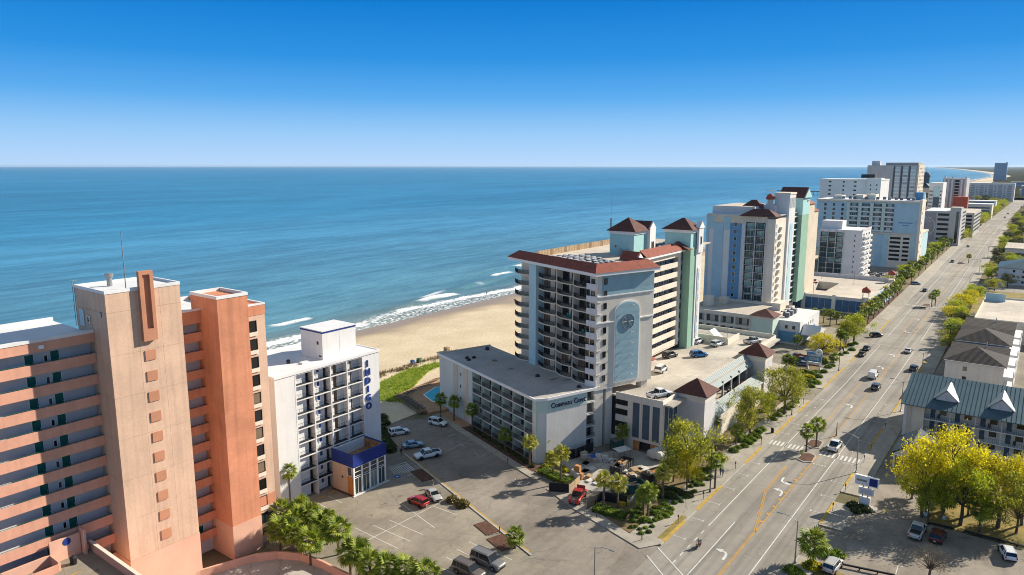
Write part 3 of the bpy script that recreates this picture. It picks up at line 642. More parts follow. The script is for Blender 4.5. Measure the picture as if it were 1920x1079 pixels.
q_ = gp(*pz(955, 412)); part('accessible_bay_mark', MB().lathe([(0.75, 0.031), (0.75, 0.034)], 16, (q_.x, q_.y)), M['bin_blue'], lot); part('accessible_bay_figure', MB().lathe([(0.3, 0.036), (0.3, 0.038)], 10, (q_.x, q_.y)), wh, lot)
q5 = lambda x, y: (900 + x/3.84, 820 + y/3.84)
for a, b in (((715,628),(745,645)), ((715,628),(800,605)), ((250,300),(300,350)), ((300,350),(350,330))): line(gp(*q5(*a)), gp(*q5(*b)), 0.12, wh, lot, 0.015, 'bay_line')
# motel drive arrows, pale yellow
q4 = lambda x, y: (1480 + x/4.364, 860 + y/4.364)
for (x, y) in ((690,122), (795,140), (780,430)):
    c = gp(*q4(x, y)); s, t = to_st(c); mb = MB()
    mb.quad(RD(s-1.0,t-0.2,.03), RD(s-1.0,t+0.2,.03), RD(s+0.2,t+0.2,.03), RD(s+0.2,t-0.2,.03)); mb.tri(RD(s+0.2,t-0.75,.03), RD(s+0.2,t+0.75,.03), RD(s+1.2,t,.03))
    part('drive_arrow', mb, M['mark_pale'], road)
line(gp(*q4(870,945)), gp(*q4(890,880)), 0.12, wh, lot, 0.03, 'bay_line'); line(gp(*q4(890,880)), gp(*q4(935,890)), 0.12, wh, lot, 0.03, 'bay_line')
# median islands with palms
def island(s0, s1, t):
    w = 1.5; pts = [RD(s0 - 0.9, t), RD(s0, t - w), RD(s1, t - w*0.9), RD(s1 + 0.9, t), RD(s1, t + w*0.9), RD(s0, t + w)]
    o = sheet('median_island', pts, 0.17, M['kerb'], skirt=0.2)
    sheet('mulch', [p + (RD((s0+s1)/2, t) - p) * 0.13 for p in pts], 0.19, M['mulch'], o)
island(146.6, 150.6, -35.0); island(155.4, 159.4, -35.7); island(341, 345.2, -38.6); island(350, 354.6, -38.4); island(520, 528, -41)
glass('door_blue_g', (0.02, 0.05, 0.2), (0.03, 0.06, 0.22), 0.5)
glass('midblue_g', (0.1, 0.25, 0.42), (0.1, 0.25, 0.42), 0.5)
CACHE = {}
# ------------------------------------------------------------ shared facade pieces
def win_mesh(w, h, gl='glass_dark', fr='white_trim', dep=0.08, mull=0, sill=False):      # window in the xz plane, faces -y, origin at the lower left corner
    key = ('win', w, h, gl, fr, mull, sill)
    if key in CACHE: return CACHE[key]
    mb = MB(); f = 0.07
    mb.box(f, w-f, 0.0, 0.02, f, h-f).mat(1)
    for q in ((0, f, 0, h), (w-f, w, 0, h), (f, w-f, 0, f), (f, w-f, h-f, h)): mb.box(q[0], q[1], -dep, 0.03, q[2], q[3])
    for i in range(mull): x = w*(i+1)/(mull+1); mb.box(x-0.03, x+0.03, -dep*0.8, 0.02, f, h-f)
    if sill: mb.box(-0.1, w+0.1, -dep-0.12, -0.001, -0.12, -0.002)
    CACHE[key] = mb.mesh('window', [M[gl], M[fr]]); return CACHE[key]

def door_mesh(w, h, m, fr='white_trim'):
    key = ('door', w, h, m, fr)
    if key not in CACHE:
        mb = MB(); mb.box(0, w, -0.05, 0.02, 0, h).mat(1)
        mb.box(-0.06, 0, -0.07, 0.02, 0, h+0.06).box(w, w+0.06, -0.07, 0.02, 0, h+0.06).box(0, w, -0.07, 0.02, h+0.001, h+0.06)
        mb.box(w-0.16, w-0.08, -0.1, -0.05, h*0.45, h*0.49)
        CACHE[key] = mb.mesh('door', [M[m], M[fr]])
    return CACHE[key]
def rail_mesh(L, h=1.05, m='rail_black', gap=0.13, r=0.012):       # along x, at y = 0
    key = ('rail', round(L, 3), h, m, gap)
    if key not in CACHE:
        mb = MB(); mb.box(0, L, -0.02, 0.02, h-0.04, h).box(0, L, -0.015, 0.015, 0.06, 0.09)
        n = max(2, int(L / gap))
        for i in range(n+1): x = L*i/n; mb.box(x-r, x+r, -r, r, 0.091 if 0 < i < n else 0, h-0.041)
        CACHE[key] = mb.mesh('railing', M[m])
    return CACHE[key]
def box_part(name, m, parent, *b, loc=(0,0,0), rz=0): return part(name, MB().box(*b), M[m], parent, loc, rz)
def box_mesh(m, *b):
    key = ('box', m) + b
    if key not in CACHE: CACHE[key] = MB().box(*b).mesh('piece', M[m])
    return CACHE[key]
def parapet(parent, x0, x1, y0, y1, z, h, w, m, name='parapet'):
    mb = MB().box(x0, x1, y0, y0+w, z, z+h).box(x0, x1, y1-w, y1, z, z+h).box(x0, x0+w, y0+w, y1-w, z, z+h).box(x1-w, x1, y0+w, y1-w, z, z+h)
    return part(name, mb, M[m], parent)

# ------------------------------------------------------------ peach and salmon condominium tower (left edge)
pk = thing('condominium_tower', 'tall peach and salmon condominium block with open walkways and green doors', 'building', RD(39.6, -94.6), ROT_R)
FL = 2.86
box_part('stair_tower', 'peach', pk, 0.06, 9.74, 0.06, 8.8, 0, 43.9)
zj = [7.1 + 2*FL*i for i in range(7)] + [43.9]
for a, b in zip(zj, zj[1:]):
    for x0, x1 in ((0.0, 3.79), (3.81, 6.89), (6.91, 9.8)): box_part('wall_panel', 'peach', pk, x0, x1, 0.0, 0.059, a+0.012, b-0.012)
    for y0, y1 in ((0.0, 4.38), (4.42, 8.8)): box_part('wall_panel', 'peach', pk, 0.0, 0.059, y0 + (0.06 if y0 == 0 else 0), y1, a+0.012, b-0.012)
box_part('base_band', 'pink_base', pk, -0.05, 9.85, -0.05, 9.0, 0, 7.08)
parapet(pk, -0.06, 9.86, -0.06, 8.9, 43.901, 0.42, 0.3, 'roof_white', 'roof_parapet'); box_part('roof_deck', 'roof_white', pk, 0.25, 9.55, 0.25, 8.58, 43.95, 44.02)
mb = MB().box(4.15, 4.6, -0.6, -0.001, 37.0, 46.4).box(5.55, 6.0, -0.6, -0.001, 37.0, 46.4).box(4.6, 5.55, -0.6, -0.001, 45.9, 46.4).box(4.6, 5.55, -0.6, -0.001, 37.0, 38.6).box(4.6, 5.55, -0.25, -0.001, 38.6, 45.9)
part('ornament', mb, M['terracotta'], pk)
for i in range(10): box_part('ornament_square', 'terracotta', pk, 4.35, 5.75, -0.12, -0.001, 34.25 - 2.88*i, 35.62 - 2.88*i)
part('flagpole', MB().tube([(3.4, 1.6, 44.0), (3.4, 1.6, 51.6)], 0.07, 6, 0.04), M['steel'], pk)
part('roof_vent', MB().lathe([(0.35, 44.0), (0.35, 45.2), (0.5, 45.25), (0.55, 45.7), (0.3, 45.8)], 10, (3.1, 5.5)), M['steel'], pk)
put('roof_door', door_mesh(0.95, 2.1, 'paleblue'), pk, (-0.07, 7.6, 38.95), rad(-90))
put('roof_window', win_mesh(0.8, 0.9), pk, (-0.07, 5.6, 39.6), rad(-90)); put('wall_vent', box_mesh('steel', 0, 0.7, -0.08, 0, 0, 0.6), pk, (-0.06, 2.0, 40.8), rad(-90))
part('roof_ladder', MB().tube([(-0.35, 8.5, 38.9), (-0.35, 8.5, 44.9)], 0.04, 4).tube([(-0.35, 7.95, 38.9), (-0.35, 7.95, 44.9)], 0.04, 4).tube([(-0.35, 8.5, 44.9), (0.3, 8.5, 44.9)], 0.04, 4).box(-0.37, -0.33, 8.0, 8.45, 42.8, 42.85).box(-0.37, -0.33, 8.0, 8.45, 43.8, 43.85), M['rail_grey'], pk)
WX = -46.0
box_part('wing_core', 'walk_wall', pk, WX, -0.01, 5.7, 17.2, 0, 37.9)
box_part('roof_deck', 'roof_white', pk, WX, -0.07, 4.5, 17.2, 38.05, 38.25); box_part('roof_fascia', 'salmon_band', pk, WX, -0.02, 4.1, 4.5, 37.15, 38.4)
box_part('roof_edge', 'roof_white', pk, WX, -0.07, 4.02, 4.55, 38.401, 38.8); box_part('roof_edge', 'roof_white', pk, WX, -0.07, 16.9, 17.3, 38.26, 38.8)
for k in range(13):
    zt = 35.62 - FL*k
    if zt < 1: break
    box_part('walkway_parapet', 'salmon_band', pk, WX, -0.02, 4.1, 4.3, zt-1.32, zt); box_part('walkway_slab', 'walk_wall', pk, WX, -0.02, 4.301, 5.69, zt-1.3, zt-1.1)
    part('handrail', MB().tube([(WX, 4.2, zt+0.14), (-0.1, 4.2, zt+0.14)], 0.035, 5), M['door_green'], pk)
    x = -1.0
    for bay in range(4):
        xb = -3.9 - 9.25*bay
        for dx in (0.0, -2.9): put('door', door_mesh(0.98, 2.1, 'door_green'), pk, (xb + dx - 0.95, 5.69, zt-1.1))
        put('service_panel', win_mesh(0.5, 0.95, 'glass_dark', 'white_trim'), pk, (xb - 1.75, 5.66, zt-0.3))
box_part('wall_sign', 'white_trim', pk, -6.6, -6.0, 4.0, 4.099, 37.5, 37.95)
# recessed link, salmon shaft and window bay
box_part('link_core', 'walk_wall', pk, 9.81, 15.1, 6.0, 17.2, 0, 37.9); box_part('roof_deck', 'roof_white', pk, 9.87, 22.9, 8.9, 17.0, 38.0, 38.25)
box_part('link_fascia', 'salmon', pk, 9.86, 15.09, 4.6, 4.9, 37.0, 38.9); box_part('roof_deck', 'roof_white', pk, 9.87, 15.0, 4.95, 8.89, 38.0, 38.24)
box_part('roof_edge', 'roof_white', pk, 9.87, 15.09, 4.52, 4.95, 38.901, 39.1); box_part('roof_edge', 'roof_white', pk, 9.87, 23.4, 16.9, 17.3, 38.26, 38.9)
box_part('roof_box', 'roof_white', pk, 11.5, 13.2, 11, 13, 38.26, 39.6)
for k in range(13):
    zt = 35.6 - FL*k
    if zt < 1.5: break
    box_part('walkway_parapet', 'salmon', pk, 9.86, 15.09, 4.6, 4.8, zt-1.35, zt); box_part('walkway_slab', 'walk_wall', pk, 9.86, 15.09, 4.801, 5.99, zt-1.3, zt-1.1)
    part('handrail', MB().tube([(9.9, 4.7, zt+0.14), (15.0, 4.7, zt+0.14)], 0.035, 5), M['rail_black'], pk)
    put('post', box_mesh('rail_black', 0, 0.1, 0, 0.1, 0, 1.5), pk, (9.95, 4.65, zt))
put('door', door_mesh(0.98, 2.1, 'door_green'), pk, (12.6, 5.99, 2.6))
box_part('salmon_shaft', 'salmon', pk, 15.1, 20.0, 0.0, 7.2, 5.6, 40.95); box_part('shaft_base', 'pink_base', pk, 15.06, 20.04, -0.04, 7.2, 0, 5.6)
for i in range(6): box_part('joint', 'terracotta', pk, 15.09, 20.01, -0.012, 0.4, 8.5 + 2*FL*i, 8.54 + 2*FL*i)
parapet(pk, 15.02, 20.08, -0.08, 7.25, 40.951, 0.45, 0.35, 'roof_white', 'roof_parapet')
box_part('window_bay', 'peach', pk, 20.001, 23.5, 1.1, 17.2, 0, 37.4); box_part('bay_fascia', 'salmon', pk, 20.001, 23.55, 1.04, 17.25, 37.4, 38.9)
box_part('roof_edge', 'roof_white', pk, 20.09, 23.6, 1.0, 1.4, 38.901, 39.15); box_part('roof_edge', 'roof_white', pk, 23.25, 23.6, 1.401, 16.8, 38.901, 39.15); box_part('roof_edge', 'roof_white', pk, 20.09, 20.3, 1.401, 8.0, 38.901, 39.15)
box_part('bay_band', 'salmon', pk, 20.001, 23.53, 1.06, 6, 6.2, 8.0)
for k in range(13):
    z0 = 34.85 - FL*k
    if z0 < 3: break
    w = put('window', win_mesh(1.5, 1.75, 'glass_room', 'trim_black'), pk, (20.45, 1.09, z0)); put('ac_grille', box_mesh('cream', 0, 1.5, -0.2, -0.001, -0.62, -0.02), w)
put('entrance_glazing', win_mesh(2.6, 3.4, 'glass_lobby', 'trim_black', mull=2), pk, (20.5, 1.05, 1.4))
# elevated parking deck with walls in front of the walkways
dk = thing('parking_deck', 'raised grey parking deck with salmon walls below the peach tower', 'parking deck', RD(0, -98.4), ROT_R)
box_part('deck_slab', 'asphalt_old', dk, -10, 36.0, -34, -0.2, 9.0, 9.4); box_part('deck_wall', 'salmon_band', dk, -10, 36.0, -33.8, -0.3, 0, 8.99)
box_part('edge_wall', 'pink_base', dk, 36.0, 36.35, -34, -0.25, 0, 10.5); box_part('wall_cap', 'cream', dk, 35.95, 36.4, -34, -0.25, 10.501, 10.6)
box_part('screen_wall', 'pink_base', dk, 31.4, 35.0, -0.5, -0.2, 9.4, 12.3); box_part('low_wall', 'pink_base', dk, 26.0, 31.39, -0.55, -0.2, 9.4, 10.7)
box_part('low_wall', 'pink_base', dk, 31.3, 31.6, -3.0, -0.56, 9.4, 10.7); box_part('low_wall', 'salmon_band', dk, 20, 31.29, -3.2, -2.95, 9.4, 10.4)
box_part('stair_wall', 'pink_base', dk, 35.1, 35.4, -1.4, 0.2, 9.4, 12.9); box_part('stripe', 'mark_yellow', dk, 28.5, 33.0, -5.2, -5.0, 9.401, 9.41)
part('wall_logo', MB().lathe([(0.0, -0.02), (0.5, -0.02), (0.5, 0.0)], 16), M['letterblue'], dk, (33.4, -0.53, 11.7)).rotation_euler = (rad(90), 0, 0)
part('bin', MB().lathe([(0.4, 9.4), (0.45, 10.3), (0.2, 10.5)], 10, (33.2, -2.6)), M['trim_black'], dk)
# curved ramp wall at the foot
arc = [(40, -96.0), (44, -95.6), (49, -94.6), (53, -93.2), (56.6, -91.9), (59.1, -89.8), (60.9, -86.7), (61.5, -82.1), (61.5, -78.4), (61.6, -75.8), (61.6, -66)]
mb = MB()
for (a, b), (c, d) in zip(arc, arc[1:]):
    p, q = RD(a, b), RD(c, d); n = Vector((-(q-p).y, (q-p).x, 0)).normalized() * 0.18
    mb.prism([(p-n)[:2], (q-n)[:2], (q+n)[:2], (p+n)[:2]], 0, 1.25)
rw = part('ramp_wall', mb, M['pink_base']); tag(rw, 'curved salmon ramp wall at the foot of the peach tower', 'wall')
mb = MB(); pts = [RD(a, b, 0.05) for a, b in arc] + [RD(40, -66, 0.05)]; mb.v = [tuple(p) for p in pts]; mb.face(tuple(range(len(pts)))); struct(part('ramp_paving', mb, M['concrete']))

# ------------------------------------------------------------ white hotel with the vertical lettering
ig = thing('white_hotel', 'white nine storey hotel with blue vertical lettering and open balconies', 'building', RD(68.9, -102.9), ROT_R)
IX0, IX1, IH, IF = 4.2, 19.65, 24.3, 2.69
cw = (IX1 - IX0) / 4
box_part('left_wall', 'white', ig, 0.0, IX0, 0, 1.6, 0, 23.85); box_part('right_wall', 'white', ig, IX1, 23.85, 0, 1.6, 0, 23.85)
box_part('core', 'white', ig, 0.001, 23.849, 1.601, 16.5, 0, 23.85)
box_part('roof', 'roof_white', ig, -0.15, 24.0, -0.15, 16.6, 23.851, 24.2); parapet(ig, -0.15, 24.0, -0.15, 16.6, 24.201, 0.14, 0.25, 'roof_white', 'roof_parapet')
for i in range(5): box_part('fin', 'white', ig, IX0 + cw*i - 0.12, IX0 + cw*i + 0.12, -0.03, 1.59, 0, 23.84)
for k in range(9):
    z = 0.12 + IF*k
    for i in range(4):
        x0 = IX0 + cw*i + 0.12; x1 = x0 + cw - 0.24
        if k: put('balcony_slab', box_mesh('white', 0, cw-0.24, 0.0, 1.59, -0.2, 0), ig, (x0, 0, z)); put('balcony_floor', box_mesh('inner', 0, cw-0.24, 0.1, 1.59, 0.001, 0.015), ig, (x0, 0, z))  # near-black floor colour stands in for shade in the recess
        if k: put('railing', rail_mesh(round(cw-0.24, 2), 1.0, 'rail_black', 0.5), ig, (x0, 0.08, z))
        H_ = IF - 0.22
        if i == 0:
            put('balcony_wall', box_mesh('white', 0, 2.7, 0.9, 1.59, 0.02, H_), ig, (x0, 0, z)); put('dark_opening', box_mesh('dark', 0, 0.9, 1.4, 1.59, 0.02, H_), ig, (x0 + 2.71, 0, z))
        elif i == 1:
            put('balcony_wall', box_mesh('white', 0, 2.5, 1.0, 1.59, 0.02, H_), ig, (x0 + 0.3, 0, z)); put('wall_side', box_mesh('inner', 0, 0.8, 1.35, 1.59, 0.02, H_), ig, (x0 + 2.81, 0, z))  # near-black side piece stands in for recess shade
            put('window', win_mesh(0.75, 1.0, 'door_blue_g', 'white_trim'), ig, (x0 + 1.2, 0.98, z + 1.1))
        elif i == 2:
            put('balcony_wall', box_mesh('white', 0, 1.1, 0.9, 1.59, 0.02, H_), ig, (x0, 0, z)); put('brown_panel', box_mesh('door_brown', 0, 1.1, 1.35, 1.59, 0.02, H_), ig, (x0 + 1.11, 0, z))
            put('balcony_wall', box_mesh('white', 0, 1.4, 1.15, 1.59, 0.02, H_), ig, (x0 + 2.22, 0, z)); put('door', door_mesh(0.7, 2.0, 'lowgrey'), ig, (x0 + 2.6, 1.14, z + 0.02))
        else:
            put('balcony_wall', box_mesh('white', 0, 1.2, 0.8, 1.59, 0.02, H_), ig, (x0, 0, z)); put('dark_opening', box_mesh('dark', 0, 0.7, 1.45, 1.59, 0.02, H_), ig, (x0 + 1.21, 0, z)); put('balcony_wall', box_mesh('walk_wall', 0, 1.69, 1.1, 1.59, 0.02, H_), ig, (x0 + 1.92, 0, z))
    if k: 
        w = put('window', win_mesh(1.1, 1.45, 'glass_dark', 'white_trim'), ig, (-0.02, 3.4, z + 0.75), rad(-90)); put('ac_grille', box_mesh('walk_wall', 0, 1.1, -0.12, -0.001, -0.55, -0.05), w)
box_part('eave_beam', 'white', ig, IX0 + 0.13, IX1 - 0.13, 0.0, 1.59, 23.62, 23.85)
for i, ch in enumerate('INDIGO'): put('letter', text_mesh(ch, 1.75, 0.22, M['letterblue'], 0.05), ig, (20.75, -0.14, 21.55 - i*1.72))
ph = box_part('penthouse', 'white', ig, 12.4, 20.4, 2.6, 9.0, 24.21, 29.25); box_part('penthouse_roof', 'roof_white', ph, 12.3, 20.5, 2.5, 9.1, 29.56, 29.72)
box_part('blue_trim', 'royal', ph, 12.33, 20.47, 2.53, 9.07, 29.251, 29.55)
put('vent', box_mesh('inner', 0, 0.5, -0.05, 0, 0, 0.6), ph, (12.39, 4.2, 27.0), rad(-90)); put('vent', box_mesh('inner', 0, 0.6, -0.05, 0, 0, 0.3), ph, (12.39, 3.6, 24.7), rad(-90))
part('roof_vent', MB().lathe([(0.3, 24.2), (0.3, 24.6), (0.45, 24.65), (0.2, 24.9)], 10, (7.2, 6.0)), M['inner'], ig); box_part('roof_hatch', 'roof_white', ig, 8.2, 9.8, 3.2, 4.2, 24.21, 24.5)
part('penthouse_seam', MB().box(16.4, 16.45, 2.58, 2.599, 24.3, 29.2), M['walk_wall'], ph)
# lobby annexe
lx0, lx1, ly0, ly1 = 11.3, 19.3, -6.1, -0.15
box_part('lobby_wall', 'peach', ig, lx0, lx0 + 0.25, ly0 + 1.7, ly1, 0, 5.5); box_part('lobby_door_panel', 'door_orange', ig, lx0 - 0.03, lx0 + 0.2, ly0 + 0.35, ly0 + 1.69, 0.1, 3.6)
box_part('lobby_inside', 'inner', ig, lx0 + 0.3, lx1 - 0.2, ly0 + 1.2, ly1, 0, 5.45); box_part('lobby_roof', 'deckwood', ig, lx0 + 0.36, lx1 - 0.36, ly0 + 0.36, ly1 - 0.36, 5.51, 5.75)
mb = MB().box(lx0-0.1, lx1+0.1, ly0-0.1, ly0+0.25, 5.51, 7.85).box(lx0-0.1, lx0+0.25, ly0+0.25, ly1, 5.51, 7.85).box(lx1-0.25, lx1+0.1, ly0+0.25, ly1, 5.51, 7.85)
part('blue_fascia', mb, M['royal'], ig); mb = MB().box(lx0+0.255, lx1-0.255, ly1-0.35, ly1, 5.76, 7.8); part('roof_upstand', mb, M['white'], ig)
for i in range(9): box_part('roof_board', 'deckwood', ig, lx1-0.34, lx1-0.26, ly0+0.4 + i*0.6, ly0+0.95+i*0.6, 5.76, 7.7)
for i in range(5): x = lx0 + 0.02 + (lx1-lx0-0.3)*i/4; box_part('column', 'white_trim', ig, x, x+0.26, ly0, ly0+0.26, 0.1, 5.5)
for i in range(4):
    x = lx0 + 0.29 + (lx1-lx0-0.3)*i/4; w = (lx1-lx0-0.3)/4 - 0.28
    put('window', win_mesh(round(w,2), 1.75, 'glass_dark', 'white_trim', mull=0), ig, (x, ly0+0.12, 3.6)); put('glass_door', win_mesh(round(w,2), 3.2, 'glass_lobby', 'white_trim', mull=1), ig, (x, ly0+0.14, 0.12))
    put('transom', box_mesh('white_trim', 0, round(w,2), 0.05, 0.1, 0, 0.12), ig, (x, ly0, 4.4))
put('window', win_mesh(1.3, 1.75, 'glass_dark', 'white_trim'), ig, (lx0-0.0, ly0+1.66, 3.65), rad(-90)); box_part('lobby_kerb', 'white', ig, lx0-0.4, lx1+0.5, ly0-0.4, ly0-0.15, 0, 0.2); box_part('lobby_plinth', 'mulch', ig, lx0-0.5, lx0-0.05, ly0, ly1, 0.0, 0.12)
box_part('wall_lamp', 'trim_black', ig, lx0-0.15, lx0-0.001, ly0+2.9, ly0+3.2, 2.9, 3.2)
# ------------------------------------------------------------ low five storey wing of the resort
lw = thing('low_hotel_wing', 'pale five storey hotel wing with grey flat roof and Compass Cove lettering', 'building', CDV(111.5, 78.6), ROT_C)
LF_, LH = 2.66, 13.6
YB0, YB1, NB = 0.6, 26.5, 6
bw_ = (YB1 - YB0) / NB
foot = [(0.0, 1.9), (2.2, 0.0), (12.6, 0.0), (12.6, 1.2), (14.8, 1.2), (14.8, 43.0), (0, 43.0)]
box_part('core', 'lowgrey', lw, 2.0, 14.79, 2.2, 26.6, 0, 13.4); box_part('end_block', 'lowgrey', lw, 0.0, 14.8, 26.6, 43.0, 0, 13.4)
part('front_wall', MB().prism([(0.0, 1.9), (0.02, 0.62), (2.2, 0.0), (12.6, 0.0), (12.6, 2.19), (2.0, 2.19)], 0, 10.6), M['lowgrey'], lw)
part('sign_band', MB().prism([(-0.02, 1.9), (-0.02, 0.6), (2.2, -0.03), (12.62, -0.03), (12.6, 2.19), (2.0, 2.19)], 10.601, 13.4), M['mint'], lw)
part('roof', MB().prism([(-0.35, 0.45), (2.1, -0.35), (15.0, -0.35), (15.0, 43.3), (-0.35, 43.3)], 13.4, 13.62), M['roof_grey'], lw)
mb = MB().prism([(-0.4, 0.42), (2.1, -0.4), (15.1, -0.4), (15.1, -0.15), (2.15, -0.15), (-0.15, 0.62)], 13.3, 13.85).prism([(-0.4, 0.43), (-0.15, 0.63), (-0.15, 43.4), (-0.4, 43.4)], 13.3, 13.85)
part('roof_edge', mb, M['white_trim'], lw); box_part('roof_edge', 'beige', lw, -0.14, 15.1, 43.0, 43.4, 13.3, 13.85)
for k in range(5):
    z = 0.15 + LF_*k
    for i in range(NB):
        y0 = YB0 + bw_*i
        if k: put('balcony_slab', box_mesh('white_trim', 0.0, 1.99, 0, round(bw_-0.14, 3), -0.16, 0), lw, (0, y0+0.07, z))
        put('railing', rail_mesh(round(bw_-0.14, 3), 1.0, 'rail_black', 0.11, 0.014), lw, (0.1, y0 + bw_ - 0.07, z), rad(-90))
        put('sliding_door', win_mesh(2.3, 2.1, 'glass_dark', 'rail_grey', mull=1), lw, (1.98, y0 + bw_ - 0.35, z + 0.02), rad(-90))
        put('side_wall', box_mesh('mint', 0.4, 1.98, 0, 0.1, 0.0, 2.45), lw, (0, y0 + bw_ - 0.17, z))
        if (i*7 + k*5) % 3 == 0:
            put('balcony_seat', box_mesh('sling', 0, 0.55, 0, 0.5, 0.25, 0.5), lw, (0.7, y0 + 1.0 + (k % 3)*0.6, z)); put('balcony_seat_back', box_mesh('sling', 0.5, 0.56, 0, 0.5, 0.5, 1.0), lw, (0.7, y0 + 1.0 + (k % 3)*0.6, z))
for i in range(NB+1):
    y0 = YB0 + bw_*i; box_part('partition', 'mint', lw, 0.0, 1.99, y0-0.07, y0+0.07, 0, 13.3)
for y0, y1 in ((28.5, 30.6), (33.4, 35.6)): box_part('pilaster', 'beige', lw, -0.1, -0.001, y0, y1, 0, 13.25)
for k in range(3): put('window', win_mesh(0.8, 1.0, 'glass_dark'), lw, (-0.02, 32.4, 4.6 + 3.0*k), rad(-90))
put('window', win_mesh(0.8, 1.0, 'glass_pale'), lw, (-0.02, 32.4, 1.4), rad(-90))
# stacked dark balconies at the inner end of the sign front
for k in range(5):
    z = 0.15 + LF_*k
    box_part('balcony_slab', 'white_trim', lw, 12.61, 15.0, -0.02, 1.19, z-0.16, z); put('railing', rail_mesh(2.3, 1.0, 'rail_black', 0.11), lw, (12.65, 0.05, z))
    put('sliding_door', win_mesh(2.1, 2.1, 'glass_dark', 'rail_grey', mull=1), lw, (12.66, 1.18, z + 0.02))
# lettering in small capitals, navy with a pale outline
def small_caps(words, big, small, m, m2, parent, x, y, z, bold=0.03):
    for w in words:
        for i, ch in enumerate(w):
            sz = big if i == 0 else small
            adv = sz * {'C': 0.72, 'O': 0.76, 'M': 0.86, 'P': 0.64, 'A': 0.70, 'S': 0.62, 'V': 0.68, 'E': 0.62}.get(ch, 0.66)
            if m2: put('letter_backing', text_mesh(ch, sz, 0.06, m2, bold*2.6), parent, (x + adv/2, y + 0.02, z))
            put('letter', text_mesh(ch, sz, 0.14, m, bold), parent, (x + adv/2, y - 0.08, z)); x += adv
        x += small * 0.3
small_caps(('COMPASS', 'COVE'), 1.5, 1.06, M['letternavy'], M['white_trim'], lw, 3.1, -0.12, 11.45)
# roof clutter of the low wing
for x, y in ((3.1, 33.5), (3.6, 35.2), (5.2, 34.6), (12.0, 39.6), (12.6, 40.6), (9.4, 13.5), (12.2, 2.2)):
    tag(part('roof_vent', MB().box(-0.45, 0.45, -0.3, 0.3, 0, 0.3).box(-0.3, 0.3, -0.2, 0.2, 0.301, 0.55), M['inner'], None, CDV(111.5+y, 78.6+x, 13.62), ROT_C), 'small dark vent on the grey roof of the low hotel wing', 'roof vent', 'vents on the low wing roof')
for x, y, w, d in ((7.5, 22.0, 2.4, 1.0), (8.4, 30.0, 1.8, 2.2), (11.0, 10.0, 3.0, 0.8), (13.5, 8.0, 2.6, 0.7)):
    bm_ = bmesh.new(); bmesh.ops.create_circle(bm_, cap_ends=True, segments=14, radius=1)
    for v in bm_.verts: k = random.uniform(0.6, 1.15); v.co.x *= w/2*k; v.co.y *= d/2*k
    me = bpy.data.meshes.new('roof_stain'); bm_.to_mesh(me); bm_.free(); me.materials.append(M['soil']); put('roof_stain', me, lw, (x, y, 13.625))

# ------------------------------------------------------------ resort tower with the compass rose
tw = thing('resort_tower', 'tall beige resort tower with compass rose on blue arched panel, red tile eaves', 'building', CDV(112.0, 93.5), ROT_C)
TF = 2.62; Z0, ZT = 13.6, 37.7
def c2l(v): # world -> tower local
    d = v - CDV(112.0, 93.5); return (d.x*math.cos(ROT_C) + d.y*math.sin(ROT_C), -d.x*math.sin(ROT_C) + d.y*math.cos(ROT_C))
def RL(s, t): return c2l(RD(s, t))
WT = -76.5
# cores: compass block and the wing behind it
box_part('compass_block', 'stucco', tw, 1.6, 16.5, 0.0, 27.0, Z0, ZT); box_part('corner_block', 'stucco', tw, 0.35, 1.6, 0.0, 2.4, Z0, ZT)
box_part('sea_end', 'cream', tw, 1.6, 16.4, 27.0, 29.6, Z0, ZT)
wing_poly = [RL(152.5, WT - 1.6), RL(176, WT - 1.6), RL(176, -98.5), RL(141.5, -98.5)]
part('wing_core', MB().prism(wing_poly, Z0, ZT), M['inner'], tw)
# compass face
box_part('blue_top', 'panelblue', tw, 1.65, 16.4, -0.08, -0.001, 33.2, 37.6); box_part('moulding', 'white_trim', tw, 0.4, 16.55, -0.2, -0.001, 32.95, 33.19)
for x0, x1 in ((-0.05, 4.9), (12.6, 16.55)): box_part('moulding', 'white_trim', tw, x0, x1, -0.22, -0.001, 27.3, 27.55)
def arch(x0, x1, z0, z1, n=12):
    cx, r = (x0+x1)/2, (x1-x0)/2; return [(x0, z0), (x1, z0)] + [(cx + r*math.cos(math.pi*i/n), z1 - r*0.55 + 0.55*r*math.sin(math.pi*i/n)) for i in range(n+1)]
part('arched_frame', MB().prism_y(arch(5.2, 12.4, 13.75, 31.6), -0.22, -0.001), M['white_trim'], tw); part('arched_panel', MB().prism_y(arch(5.45, 12.15, 13.95, 31.3), -0.25, -0.2201), M['panelblue'], tw)
mb = MB(); cx_, cz_, rr = 8.8, 27.0, 1.75
def ring(r0, r1, y0, y1, n=28):
    for i in range(n):
        a, b = 2*math.pi*i/n, 2*math.pi*(i+1)/n
        P = lambda r, q, y: (cx_ + r*math.cos(q), y, cz_ + r*math.sin(q))
        mb.quad(P(r0,a,y0), P(r1,a,y0), P(r1,b,y0), P(r0,b,y0)); mb.quad(P(r1,a,y0), P(r1,a,y1), P(r1,b,y1), P(r1,b,y0)); mb.quad(P(r0,a,y1), P(r0,a,y0), P(r0,b,y0), P(r0,b,y1))
ring(1.62, 1.75, -0.45, -0.251); ring(1.0, 1.06, -0.4, -0.251)
